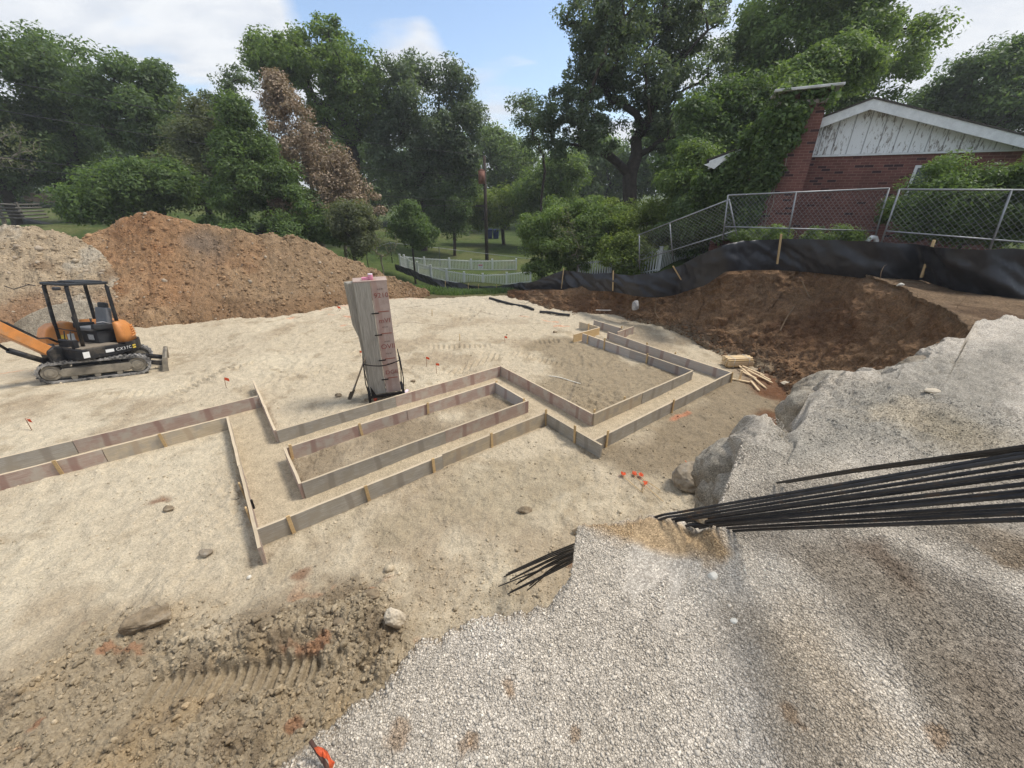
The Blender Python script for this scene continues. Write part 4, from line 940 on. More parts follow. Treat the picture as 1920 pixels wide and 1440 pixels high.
# flag with ribbon on the gravel at the bottom edge
b = un(612, 1438, GZ); b[2] = gt(b); o = empty('marker_flag', b); tag(o, 'orange ribbon tied on a rusty peg in the gravel at the bottom edge', 'marker flag')
tp = un(583, 1391, GZ + .05); d = Vector(tp - b); m = MB(); m.tube([tuple(-d * .5 + Vector((0, 0, -.05))), (0, 0, .02), tuple(d * 1.05)], .0065, 7); m.build('rusty_peg', plain('rusty_rod', (.10, .055, .04), .85), o)
bm = bmesh.new(); pts = [((588, 1403), (594, 1412)), ((596, 1399), (600, 1418)), ((605, 1402), (607, 1421)), ((614, 1409), (612, 1423)), ((622, 1424), (615, 1426)), ((628, 1429), (618, 1440)), ((624, 1440), (612, 1450))]
rows = []
for i, (u_, v_) in enumerate(pts):
    A_ = un(*u_, GZ + .05 + .012 * math.sin(i * 2)); B_ = un(*v_, GZ + .04 + .012 * math.cos(i * 1.7)); rows.append((bm.verts.new(Vector(A_ - b)), bm.verts.new(Vector((A_ + B_) / 2 - b) + Vector((0, 0, .012))), bm.verts.new(Vector(B_ - b))))
for a, b2 in zip(rows, rows[1:]):
    bm.faces.new((a[0], b2[0], b2[1], a[1])); bm.faces.new((a[1], b2[1], b2[2], a[2]))
for f in bm.faces: f.smooth = True
bmesh.ops.solidify(bm, geom=bm.faces[:], thickness=.0015); me = bpy.data.meshes.new('ribbon'); bm.to_mesh(me); bm.free(); link('ribbon', me, M_flag, o)

# ============================================================ reinforcing bars
m_, nt_r, b_r = new_mat('rebar_steel'); vv_ = objvec(nt_r); nn = noise_node(nt_r, 14, 4, .6, vv_); rr_ = ramp(nt_r, nn.outputs[0], [(.35, (.035, .035, .038)), (.6, (.06, .057, .056)), (.72, (.10, .07, .052))]); nt_r.links.new(rr_.outputs[0], b_r.inputs[0]); b_r.inputs['Roughness'].default_value = .5; b_r.inputs['Metallic'].default_value = .45
M_rebar = m_
def cat_rom(P, n):
    P = np.array(P, float); P = np.vstack([2 * P[0] - P[1], P, 2 * P[-1] - P[-2]]); out = []
    for i in range(1, len(P) - 2):
        for t in np.linspace(0, 1, n, endpoint=False):
            a, b, c, d = P[i - 1:i + 3]; out.append(.5 * ((2 * b) + (c - a) * t + (2 * a - 5 * b + 4 * c - d) * t * t + (3 * b - a - 3 * c + d) * t ** 3))
    out.append(P[-2]); return np.array(out)
def rebar(pts, r, label, ribs=True):
    c = cat_rom(pts, 14); seg = np.linalg.norm(np.diff(c, axis=0), axis=1); s = np.concatenate([[0], np.cumsum(seg)])
    step = .0085; n = int(s[-1] / step); sn = np.linspace(0, s[-1], n); P = np.stack([np.interp(sn, s, c[:, k]) for k in range(3)], -1)
    T = np.gradient(P, axis=0); T /= np.linalg.norm(T, axis=1, keepdims=True); Xv = np.cross(T, [0, 0, 1.0]); Xv /= np.linalg.norm(Xv, axis=1, keepdims=True); Yv = np.cross(Xv, T)
    k = 8; ang = np.arange(k) * 2 * np.pi / k
    # sloping ribs: radius steps up every other ring, skewed round the bar
    ph_ = (np.arange(n)[:, None] * .5 + ang[None] / (2 * np.pi) * 1.0) % 1.0; rad = r * (1 + .11 * (ph_ < .5)); fl_ = np.abs(np.sin(ang))[None] < .25; rad = np.where(fl_, r * 1.09, rad)
    V = P[:, None] + Xv[:, None] * (np.cos(ang)[None, :, None] * rad[..., None]) + Yv[:, None] * (np.sin(ang)[None, :, None] * rad[..., None])
    i = np.arange(n - 1)[:, None] * k; j = np.arange(k)[None]; Fq = np.stack([i + j, i + (j + 1) % k, i + k + (j + 1) % k, i + k + j], -1).reshape(-1, 4)
    # end caps as quads
    o0 = 0; o1 = (n - 1) * k; caps = [[o0 + 3, o0 + 2, o0 + 1, o0], [o0 + 5, o0 + 4, o0 + 3, o0], [o0 + 7, o0 + 6, o0 + 5, o0], [o1, o1 + 1, o1 + 2, o1 + 3], [o1, o1 + 3, o1 + 4, o1 + 5], [o1, o1 + 5, o1 + 6, o1 + 7]]
    Fq = np.concatenate([Fq, np.array(caps)]); org = P[n // 2].copy()
    me = np_mesh('reinforcing_bar', V.reshape(-1, 3) - org, Fq, False); return tag(link('reinforcing_bar', me, M_rebar, None, org), label, 'rebar', 'bundle of reinforcing bars')
def cam_pt(px, py, s):  # point at optical depth s along the sight line
    x = (px - 960) / F; y = (py - 720) / F; return np.array([x * s, s * (C_ - y * S_), CH - s * (S_ + y * C_)])
ordn = ['uppermost', 'second', 'third', 'fourth', 'fifth', 'sixth', 'seventh', 'eighth', 'ninth', 'tenth', 'eleventh', 'twelfth', 'thirteenth', 'lowest']
BARS = [  # right-edge y, lip px, reaches pit?, depth at right
 (838,(1454,913),0,1.12),(844,(1470,915),0,1.16),(850,(1222,972),1,1.16),(857,(1230,977),1,1.10),(871,(1238,980),1,1.2),(884,(1248,983),1,1.12),(892,(1262,984),1,1.22),
 (908,(1274,986),1,1.14),(921,(1280,988),1,1.2),(929,(1290,990),1,1.1),(946,(1300,992),1,1.16),(955,(1268,989),1,1.24),(962,(1312,996),1,1.12),(974,(1332,1000),1,1.08)]
for i, (yr, lp, pit, sr) in enumerate(BARS):
    r2 = random.Random(40 + i); r = .0067
    A_ = cam_pt(1920, yr, sr)
    if pit:
        L_ = cam_pt(lp[0], lp[1], 2.28 + r2.uniform(0, .10))
        off = ((i * 7) % 12) / 5.5 - 1; ex, ey = 934 + (i * 37 % 60) * .8 + (14 if off > .3 else 0), 1094 + off * 20
        End = un(ex, ey, .08 + .05 * (i % 4)); End[2] = max(End[2], .06 + .03 * (i % 3))
        M1 = cam_pt(1128, 1016 + off * 9, 3.0); M2 = cam_pt(1046, 1050 + off * 18, 3.8 - .02 * (i % 3))
        Mx = L_ * .5 + A_ * .5 + np.array([0, 0, .008]); pts = [End, M2, M1, L_, L_ * .85 + A_ * .15 + np.array([0, 0, .01]), Mx, A_]
    else:
        L_ = un(lp[0], lp[1], GZ); L_[2] = gt(L_) + .02 + .012 * i; Mx = L_ * .5 + A_ * .5 + np.array([0, 0, .01]); pts = [L_, Mx, A_]
    d = A_ - Mx; d /= np.linalg.norm(d); pts.append(A_ + d * .6); pts.append(A_ + d * 1.3 + np.array([.2, 0, -.12])); pts.append(A_ + d * 2.0 + np.array([.7, 0, -.5]))
    rebar(pts, r, (ordn[i] + (' bar' if i else '') + ' of the dark rebar bundle counted down at the right frame edge') if pit else ['uppermost rebar, whose end rests on the gravel','second rebar from the top, its end also resting on the gravel'][i])
# ============================================================ timber left by the bank
def lath(p, q, label, z0=.03, z1=.03, w=.045, h=.02, mat=None):
    A_, B_ = un(*p), un(*q); A_[2] = ph(A_) + z0; B_[2] = ph(B_) + z1; d = Vector(B_ - A_); m = MB(); L = d.length
    m.prism([(0, -w / 2), (L * .9, -w / 2), (L, 0), (L * .9, w / 2), (0, w / 2)], -h / 2, h / 2, 'z'); m.bevel(.002)
    o = m.build('wooden_lath', mat or W_new, None, A_); o.rotation_mode = 'QUATERNION'; o.rotation_quaternion = d.to_track_quat('X', 'Z'); return tag(o, label, 'lath', 'loose laths by the stake bundle')
lath((1385,691),(1438,731),'longest pale lath fanned out below the stake bundle, reaching lowest',.10,.03)
lath((1407,718),(1424,735),'short lath with its tip just left of the longest one',.06,.03)
lath((1388,699),(1418,714),'lath crossing under the longest one near the upright piece',.06,.05)
lath((1390,694),(1434,706),'upper lath pointing right towards the bank',.13,.05)
lath((1400,700),(1449,722),'outermost right lath reaching the dark soil',.10,.04)
lath((1424,708),(1444,717),'short lath lying in the middle of the right fan',.07,.05)
lath((1370,713),(1412,719),'thin dark lath lying flat in front of the upright piece',.02,.02)
p = un(1386, 714); m = MB(); m.box((0, 0, .12), (.06, .03, .3)).bevel(.003); tag(m.build('wooden_stake', W_new, None, (p[0], p[1], ph(p)), (0, 0, .4)), 'fresh upright stake between the formwork corner and the fanned laths', 'stake')
# strapped bundle
A_ = un(1363, 690); B_ = un(1411, 688); d = B_ - A_; L = 0.62; yw = math.atan2(d[1], d[0]); bz = max(ph(A_), ph(B_))
t = empty('stake_bundle', (A_[0], A_[1], bz + .02), (0, 0, yw)); tag(t, 'strapped bundle of new wooden stakes at the foot of the bank', 'stake bundle')
L = float(np.hypot(d[0], d[1])) * .98
for r_ in range(6):
    for c__ in range(6):
        if r_ == 5 and c__ in (0,): continue
        r2 = random.Random(r_ * 10 + c__); m = MB(); m.box((L / 2 + r2.uniform(-.02, .02), .05 * c__ + r2.uniform(-.003, .003), .035 + .036 * r_), (L + r2.uniform(-.02, .02), .045, .032)).bevel(.003); m.build('stake', [W_new, W_stake, W_new][r2.randrange(3)], t)
for xx in (.22, .8):
    m = MB(); y0, y1, z0, z1 = -.03, .28, .012, .24; m.tube([(L * xx, y0, z0), (L * xx, y0, z1), (L * xx, y1, z1), (L * xx, y1, z0), (L * xx, y0, z0)], .006, 5); m.build('strap', plain('strap', (.6, .6, .58), .5), t)
for a, b, lb in (((1116,597),(1145,597),'thin white lath lying behind the detached board'),):
    lath(a, b, lb, .3, .3, .05, .02, plain('white_lath', (.75, .68, .58), .7))
lath((1205,600),(1222,604),'short pale lath lying at the bank foot behind the far run',.1,.1,.06)
# ============================================================ rocks
M_rock_p = plain('pale_limestone', (.62, .53, .40), .9, 0, .35, 5, .6); M_rock_g = plain('grey_tan_lump', (.31, .255, .185), .95, 0, .45, 9, .9, dirt=((.40, .36, .30), .5)); M_rock_w = plain('white_stone', (.72, .68, .58), .9, 0, .2, 12, .4); M_rock_r = plain('red_slab', (.34, .17, .085), .9, 0, .35, 9, .5)
M_clodb = plain('brown_clod', (.255, .195, .125), .95, 0, .5, 14, 1.0, dirt=((.36, .30, .22), .52))
def rock(name, cat, px, py, size, mat, label, seed, z=None, rot=0, sub=4, rough=.25, sink=.2, grp=None):
    p = un(px, py, 0 if z is None else z); zz = (ph(p) if z is None else z) + size[2] * (1 - sink) * .8
    o = link(name, rock_mesh(name, size, seed, sub, rough), mat, None, (p[0], p[1], zz), (0, 0, rot)); return tag(o, label, cat, grp)
rock('clod', 'clod', 285, 1168, (.21, .13, .11), M_clodb, 'large cracked brown clod on the pale dust above the dirt heap', 5, rot=.6, rough=.4)
rock('rock', 'rock', 742, 1180, (.10, .08, .13), M_rock_p, 'tan angular rock between the dirt clods and the gravel edge', 8, rot=.2)
rock('boulder', 'boulder', 1292, 912, (.26, .24, .26), M_rock_g, 'rounded gravelly boulder leaning next to the broken bank', 9, rough=.15, sink=.35)
pz = un(1345, 925); o = link('boulder', rock_mesh('boulder', (.27, .24, .46), 21, 4, .3), plain('tan_block', (.36, .28, .17), .95, 0, .35, 7, .8), None, (pz[0] - .02, pz[1] - .1, .22), (.1, .1, .5)); tag(o, 'tall tan slab of soil broken off the gravel edge', 'boulder')
rock('rock', 'rock', 395, 566, (.95, .45, .30), M_rock_p, 'large pale flat rock at the foot of the brown mound', 12, z=.30, rough=.2)
rock('rock', 'rock', 275, 570, (.30, .25, .22), M_clodb, 'dull brown rock left of the large pale rock on the mound', 13, z=.35)
rock('rock', 'rock', 250, 562, (.13, .12, .12), M_rock_w, 'small white rock on the lower mound right of the excavator', 14, z=.5)
rock('rock', 'rock', 198, 563, (.38, .22, .16), M_rock_p, 'pale rock behind the excavator canopy', 15, z=.6)
rock('rock', 'rock', 1190, 580, (.13, .12, .20), plain('blue_grey_stone', (.42, .40, .38), .9, 0, .4, 8, .6), 'grey white stone jutting from the dark bank face', 16, z=.45, grp=None)
rock('slab', 'rock', 1488, 724, (.30, .14, .06), M_rock_p, 'flat tan stone slab beside the reddish spill', 17, rot=-.1)
rock('slab', 'rock', 1512, 733, (.32, .16, .10), M_rock_r, 'reddish stone slab against the gravel edge', 18, rot=.3)
rock('stone', 'stone', 1335, 1083, (.023, .022, .02), M_rock_w, 'round white stone lying alone on the gravel', 19, z=GZ, sub=3, rough=.12)
rock('stone', 'stone', 1374, 1167, (.016, .014, .012), M_rock_w, 'small cream stone on the gravel below the round one', 20, z=GZ, sub=3)
rock('stone', 'stone', 1747, 735, (.07, .03, .022), M_rock_p, 'flat buff stone half buried in the far gravel', 22, z=GZ, sub=3)
rock('stone', 'stone', 1312, 978, (.035, .03, .032), M_clodb, 'small brown clod sitting between the bars', 23, z=GZ + .05, sub=3)
rock('clod', 'clod', 318, 957, (.07, .04, .04), M_clodb, 'small dark clod on the sand left of the edge-on board', 24, sub=3)
rock('clod', 'clod', 388, 1037, (.08, .05, .04), M_rock_g, 'flat grey clod below the edge-on board', 25, sub=3)
rock('stone', 'stone', 467, 1080, (.03, .025, .022), M_rock_w, 'small white pebble on the pale sand near the front corner', 26, sub=2)
rock('clod', 'clod', 380, 812, (.12, .07, .06), M_clodb, 'dark clod resting against the pale cream board', 27, sub=3)
rock('stone', 'stone', 1640, 453, (.12, .1, .1), M_rock_w, 'white stone on the bank top', 28, z=2.3, sub=2) if False else None
p = un(1686, 540, 2.2); tag(link('stone', rock_mesh('stone', (.075, .045, .04), 31, 3), M_rock_w, None, (p[0], p[1], 2.27)), 'white stone on the bare soil in front of the black fabric', 'stone')
for i, (px, py, s, lb) in enumerate(((635,745,.05,'dark clod beside the shovel blade'),(690,752,.05,'dark clod between shovel and rack'),(1040,624,.05,'black lump on pale dust before the far trench end'),(775,716,.04,'dark clod right of the rack foot'),(985,962,.06,'dark clod on the sand under the front run'),(1085,1000,.05,'grey lump at the gravel point'),(640,1180,.05,'brown clod on the heap crest'),(700,1130,.06,'dark clod cluster stone above the heap'))):
    rock('clod', 'clod', px, py, (s * 1.6, s, s * .8), M_clodb, lb, 50 + i, sub=3)
# black drain pipe lying at the far edge
M_hose = plain('black_pipe', (.03, .03, .03), .6)
def pipe(pts, r, name, label, cat, mat, z=.05):
    P = [un(*q) for q in pts]
    for q_ in P: q_[2] = ph(q_) + z
    c = cat_rom(P, 8); m = MB(); m.tube([tuple(v - c[0]) for v in c], r, 8); return tag(m.build(name, mat, None, c[0]), label, cat)
pipe([(918,562),(960,572),(985,578),(1000,584)], .05, 'drain_pipe', 'black corrugated drain pipe lying on the dust at the far edge', 'pipe', M_hose)
pipe([(1012,588),(1030,590),(1050,592),(1068,594)], .045, 'drain_pipe', 'second shorter black drain pipe nearer the bank foot', 'pipe', M_hose)
pipe([(1030,707),(1050,712),(1072,716),(1088,722)], .012, 'cord', 'thin white cord lying in the right bay', 'cord', M_rock_w, .02)
# ============================================================ mini excavator
X_or = plain('orange_paint', (.62, .25, .07), .42, 0, .2, 4, 0, dirt=((.38, .27, .17), .54), spec=.45); X_bk = plain('black_paint', (.022, .022, .024), .5, .1, .4, 6, 0, dirt=((.13, .11, .085), .54))
X_dk = plain('dark_plastic', (.035, .036, .038), .6, 0, .3, 8); X_seat = plain('seat_vinyl', (.17, .175, .18), .55, 0, .2, 6); X_rub = plain('track_rubber', (.05, .048, .045), .9, 0, .4, 10, 0, dirt=((.36, .34, .31), .42)); X_dust = plain('dusty_steel', (.27, .235, .18), .85, 0, .4, 7, 0, dirt=((.13, .115, .095), .55))
X_mat = plain('floor_mat', (.24, .20, .15), .9, 0, .3, 12); X_chr = plain('chrome_rod', (.5, .5, .5), .25, .9); X_wh = plain('white_sticker', (.75, .75, .73), .5, 0, .05); X_ye = plain('yellow_sticker', (.75, .55, .08), .5, 0, .05); X_grill = plain('roof_black', (.03, .033, .037), .45, 0, .2, 6)
ex = empty('mini_excavator', EXC_P, (0, 0, 0)); ex.rotation_mode = 'XYZ'
Mx = Matrix.Rotation(EXC_YAW, 3, 'Z') @ Matrix.Rotation(EXC_PIT, 3, 'Y') @ Matrix.Rotation(EXC_ROL, 3, 'X'); ex.rotation_euler = Mx.to_euler('XYZ')
ex.scale = (.935,) * 3
tag(ex, 'orange and black mini excavator parked on the dirt with its boom out of frame', 'excavator')
def stadium(L, r, n=14, cz=0.0, rr2=None):
    rr2 = r if rr2 is None else rr2; p = []
    for i in range(n + 1): a = -math.pi / 2 + math.pi * i / n; p.append((L + r * math.cos(a), cz + r * math.sin(a)))
    for i in range(n + 1): a = math.pi / 2 + math.pi * i / n; p.append((-L + rr2 * math.cos(a), cz + rr2 * math.sin(a)))
    return p
def resample(p, n):
    P = np.array(p + [p[0]]); s = np.concatenate([[0], np.cumsum(np.linalg.norm(np.diff(P, axis=0), axis=1))]); q = np.linspace(0, s[-1], n, endpoint=False); return [(float(np.interp(t, s, P[:, 0])), float(np.interp(t, s, P[:, 1]))) for t in q]
for sd in (-1, 1):
    y0 = sd * .70; hwid = .15; out = resample(stadium(.80, .25, 14, .27), 96); inn = resample(stadium(.80, .205, 14, .27), 96)
    m = MB(); m.ring(out, inn, y0 - hwid, y0 + hwid)
    P = np.array(out)
    for i in range(0, 96, 2):
        a = P[i]; tdir = P[(i + 1) % 96] - P[i - 1]; tdir /= np.linalg.norm(tdir); nrm_ = np.array([tdir[1], -tdir[0]]); ang = math.atan2(tdir[1], tdir[0])
        for k, yy in ((0, -.075), (1, .075)):
            c_ = a + nrm_ * .010 + tdir * (.012 if k else -.012); m.box((c_[0], y0 + yy, c_[1]), (.030, .145, .026), Matrix.Rotation(-ang, 3, 'Y') @ Matrix.Rotation(.25 if k else -.25, 3, 'Z'))
    tr = m.build('track', X_rub, ex)
    m = MB(); m.prism([(-.62, .15), (.62, .15), (.70, .25), (.66, .36), (-.6, .36), (-.68, .25)], y0 - .12, y0 + .12); m.bevel(.015); m.build('track_frame', X_dust, tr)
    for xx, nm, r_ in ((-.80, 'idler', .185), (.80, 'sprocket', .19)):
        m = MB(); m.cyl((xx, y0 - .10, .27), (xx, y0 + .10, .27), r_, r_, 22); m.cyl((xx, y0 - .125, .27), (xx, y0 - .09, .27), r_ * .62, r_ * .7, 20); m.cyl((xx, y0 + .09, .27), (xx, y0 + .125, .27), r_ * .7, r_ * .62, 20); m.cyl((xx, y0 - .14, .27), (xx, y0 + .14, .27), .06, .06, 12); m.bevel(.006); m.build(nm, X_dust, tr)
    for xx in (-.42, 0, .42):
        m = MB(); m.cyl((xx, y0 - .11, .115), (xx, y0 + .11, .115), .06, .06, 14); m.build('roller', X_dust, tr)
    m = MB(); m.cyl((.1, y0 - .08, .43), (.1, y0 + .08, .43), .04, .04, 12); m.build('carrier_roller', X_bk, tr)
m = MB(); m.box((0, 0, .36), (.9, 1.12, .2)); m.cyl((0, 0, .44), (0, 0, .56), .36, .36, 24); m.bevel(.02); m.build('chassis', X_bk, ex)
# dozer blade
bl = MB(); prof = [(1.34, .02), (1.38, .0), (1.36, .10), (1.33, .20), (1.36, .31), (1.42, .38), (1.385, .395), (1.31, .33), (1.285, .20), (1.30, .09)]
bl.prism(prof, -.84, .84); blade = bl.build('blade', X_dust, ex)
for sd in (-1, 1):
    m = MB(); m.prism([(.45, .30), (1.30, .10), (1.30, .22), (.45, .42)], sd * .42 - .04, sd * .42 + .04); m.build('blade_arm', X_bk, blade)
    m = MB(); m.prism([(1.27, .0), (1.41, .0), (1.43, .40), (1.33, .40)], sd * .85 - .012, sd * .85 + .012); m.build('blade_wing', X_dust, blade)
m = MB(); m.cyl((.5, 0, .42), (1.0, 0, .32), .05, .05, 12); m.cyl((1.0, 0, .32), (1.29, 0, .26), .028, .028, 10); m.build('blade_cylinder', X_bk, blade)

# upper structure, turned so that it faces away over the tracks
UY = 3.78; MU = Matrix.Rotation(UY, 3, 'Z')
def up(m, name, mat, parent=None):
    bmesh.ops.transform(m.bm, matrix=MU.to_4x4(), verts=m.bm.verts); return m.build(name, mat, parent or ex)
tail = [(-.02 + .88 * math.cos(a), .78 * math.sin(a)) for a in np.linspace(math.pi * .5, math.pi * 1.5, 19)]
deck = [(.70, -.70), (.78, -.6), (.78, .6), (.70, .76)] + tail
m = MB(); m.prism(deck, .56, .82, 'z'); m.bevel(.025, 2); skirt = up(m, 'deck', X_bk)
cw = [(-.25 + .70 * math.cos(a), .80 * math.sin(a)) for a in np.linspace(math.pi * .5, math.pi * 1.5, 19)]
m = MB(); m.prism([(-.27, .775)] + [( -.04 + .90 * math.cos(a), .80 * math.sin(a)) for a in np.linspace(math.pi * .56, math.pi * 1.44, 17)] + [(-.27, -.775)], .60, .84, 'z'); m.bevel(.04, 2); up(m, 'counterweight', X_bk)
# engine cover
rows = []; m = MB(); prof = [(.84, 1.0), (1.05, .985), (1.22, .93), (1.34, .82), (1.38, .70)]
def cover_pt(a, k): return (-.02 + .86 * k * math.cos(a), .765 * (k * .6 + .4) * math.sin(a))
an = np.linspace(math.pi * .60, math.pi * 1.40, 17); R_ = [[m.bm.verts.new((*cover_pt(a, k), z)) for a in an] for z, k in prof]; 
inn_ = [[m.bm.verts.new((max(cover_pt(a, .45)[0], -.42), cover_pt(a, .8)[1] * .96, z)) for a in an] for z in (1.38, .84)]
allr = R_ + inn_
for A__, B__ in zip(allr, allr[1:] + allr[:1]):
    for k in range(16):
        try: m.bm.faces.new((A__[k], A__[k + 1], B__[k + 1], B__[k]))
        except ValueError: pass
for idx in (0, 16):
    try: m.bm.faces.new([r_[idx] for r_ in allr])
    except ValueError: pass
for f in m.bm.faces: f.smooth = True
hood = up(m, 'engine_cover', X_or)
for a0 in (math.pi * .66, math.pi * 1.34):       # louvres on both rear quarters
    for i in range(5):
        z = .96 + i * .062; k = np.interp(z, [q_[0] for q_ in prof], [q_[1] for q_ in prof]); m = MB(); sgn = 1 if a0 < math.pi else -1
        p0_ = cover_pt(a0 + sgn * (.10 + .035 * i), k); p1_ = cover_pt(a0 + sgn * .50, k); e_ = 1.012
        m.tube([(p0_[0] * e_, p0_[1] * e_, z), ((p0_[0] + p1_[0]) / 2 * 1.03, (p0_[1] + p1_[1]) / 2 * 1.03, z + .012), (p1_[0] * e_, p1_[1] * e_, z + .03)], .017, 6); up(m, 'louvre', X_or, hood)
# right hand cover (far side), floor, seat
sc_ = [(.72, .82), (.74, 1.05), (.66, 1.26), (.50, 1.36), (.18, 1.38), (.0, 1.30), (-.05, .82)]
m = MB(); m.prism(sc_, -.76, -.40); m.bevel(.05, 3); side = up(m, 'side_cover', X_or)
m = MB(); m.box((.42, -.392, .98), (.16, .012, .16)); up(m, 'yellow_label', X_ye, side); m = MB(); m.box((.24, -.392, .98), (.14, .012, .18)); up(m, 'white_label', X_wh, side)
m = MB(); m.box((.30, .18, .832), (.80, 1.05, .025)); up(m, 'floor_mat', X_mat)
m = MB(); m.box((-.16, .08, 1.0), (.55, .62, .34)); m.bevel(.04, 2); base_ = up(m, 'seat_base', X_dk)
m = MB(); m.box((.126, .15, 1.0), (.012, .20, .14)); m.bevel(.004); up(m, 'white_label', plain('pale_label', (.5, .5, .48), .5), base_)
seat = empty('seat', (0, 0, 0)); seat.parent = ex
m = MB(); m.box((-.06, .08, 1.22), (.50, .48, .11)); m.bevel(.045, 3); up(m, 'cushion', X_seat, seat)
bm_ = MB(); bm_.box((-.31, .08, 1.48), (.13, .46, .50), Matrix.Rotation(-.14, 3, 'Y')); bm_.bevel(.055, 3); up(bm_, 'backrest', X_seat, seat)
m = MB(); m.box((-.36, .08, 1.78), (.10, .30, .16), Matrix.Rotation(-.14, 3, 'Y')); m.bevel(.045, 3); up(m, 'headrest', X_dk, seat)
for sd in (-1, 1):
    m = MB(); m.box((-.02, .08 + sd * .33, 1.28), (.42, .12, .14), Matrix.Rotation(-.08, 3, 'Y')); m.bevel(.03, 2); con = up(m, 'armrest', X_dk)
    m = MB(); m.tube([(.16, .08 + sd * .33, 1.32), (.18, .08 + sd * .33, 1.42), (.17, .08 + sd * .33, 1.52)], [.014, .014, .028], 8); up(m, 'joystick', X_bk, con)
m = MB(); m.tube([(-.3, .42, 1.28), (-.05, .45, 1.40), (.1, .45, 1.40)], .014, 6); up(m, 'grab_rail', plain('grey_rail', (.3, .3, .3), .4), seat)
m = MB(); m.box((-.38, .36, 1.12), (.20, .26, .42)); m.bevel(.05, 2); up(m, 'tank', plain('grey_tank', (.13, .13, .13), .5))
for yy in (.0, .22):
    m = MB(); m.tube([(.55, yy, .84), (.58, yy, 1.0), (.55, yy, 1.22)], .013, 6); up(m, 'travel_lever', X_bk)
m = MB(); m.box((.64, .08, .93), (.1, .34, .2)); m.bevel(.02); up(m, 'pedal_box', X_bk)
# canopy
ZT = 2.38
CX0, CX1, CW = .48, -.38, .41
posts = [(CX0, CW, .82, .03), (CX0, -CW, .82, .03), (CX1, CW, 1.3, .06), (CX1, -CW, 1.3, .06)]
for xx, yy, zb_, tk in posts:
    m = MB(); k = .93; m.tube([(xx, yy, zb_), (xx * .99, yy, 1.5), (xx * .96, yy * .97, ZT - .08), (xx * .9, yy * .93, ZT)], .042, 8); up(m, 'canopy_post', X_bk)
m = MB(); m.box((.66, .46, .92), (.12, .10, .26)); m.bevel(.02); up(m, 'step_bracket', X_bk)
m = MB(); m.tube([(CX0, CW, 1.22), (CX0, -CW, 1.26)], .012, 6); up(m, 'grab_bar', X_bk)
m = MB(); rx0, rx1, ry = .54, -.43, .46
m.prism([(rx1, -ry + .08), (rx1 + .08, -ry), (rx0 - .06, -ry), (rx0, -ry + .08), (rx0, ry - .08), (rx0 - .06, ry), (rx1 + .08, ry), (rx1, ry - .08)], ZT - .03, ZT + .035, 'z'); m.bevel(.02, 2); roof = up(m, 'canopy_roof', X_grill)
m = MB(); m.prism([(rx1 + .1, -ry + .1), (rx0 - .34, -ry + .1), (rx0 - .34, ry - .1), (rx1 + .1, ry - .1)], ZT + .036, ZT + .06, 'z'); m.bevel(.02); up(m, 'roof_panel', X_grill, roof)
for i in range(7):
    m = MB(); m.box((rx0 - .17, -ry + .12 + i * .115, ZT + .040), (.22, .03, .014)); up(m, 'roof_slat', X_bk, roof)
m = MB(); m.tube([(.66, -.3, ZT - .04), (.72, -.42, ZT - .02), (.95, -.52, ZT - .12), (1.08, -.55, ZT - .03)], .012, 6); up(m, 'mirror_arm', X_bk)
m = MB(); m.box((.60, .3, ZT - .09), (.14, .10, .08)); m.bevel(.02); up(m, 'work_lamp', X_dk)
# boom, swing post, cylinders
m = MB(); m.prism([(.70, .42), (1.02, .46), (1.06, .80), (.90, .92), (.72, .84)], -.16, .16); m.bevel(.03); m.cyl((.92, 0, .38), (.92, 0, .95), .10, .10, 14); up(m, 'swing_bracket', X_bk)
bm_p = [(.86, .74), (1.00, .66), (1.25, .92), (1.85, 1.50), (2.40, 1.90), (3.05, 1.98), (3.10, 2.12), (2.45, 2.16), (2.20, 2.12), (1.62, 1.62), (1.05, 1.03), (.88, .88)]
m = MB(); m.prism(bm_p, -.11, .11); m.bevel(.015); boom = up(m, 'boom', X_or)
m = MB(); m.box((1.45, .0, 1.50), (.9, .10, .03), Matrix.Rotation(-.76, 3, 'Y')); up(m, 'hose_guard', X_bk, boom)
m = MB(); m.cyl((1.02, 0, .52), (1.62, 0, .95), .065, .065, 14); m.cyl((1.62, 0, .95), (1.98, 0, 1.44), .03, .03, 10); up(m, 'boom_cylinder', X_bk)
m = MB(); m.prism([(2.98, 1.95), (3.14, 1.92), (3.50, .55), (3.36, .50), (3.02, 1.55)], -.085, .085); m.bevel(.015); arm = up(m, 'dipper_arm', X_or)
m = MB(); m.prism([(3.36, .52), (3.52, .56), (3.70, .30), (3.62, .04), (3.30, .02), (3.12, .16), (3.2, .2), (3.34, .14), (3.5, .2)], -.25, .25); m.bevel(.01); up(m, 'bucket', X_dust, arm)
for i in range(3):
    m = MB(); yy = .12 + i * .05; m.tube([(.70, yy - .2, .95), (.86, yy - .2, 1.10), (1.05, yy * .6 - .12, 1.12), (1.5, yy * .5 - .1, 1.58)], .016, 6); up(m, 'hose', X_bk, boom)
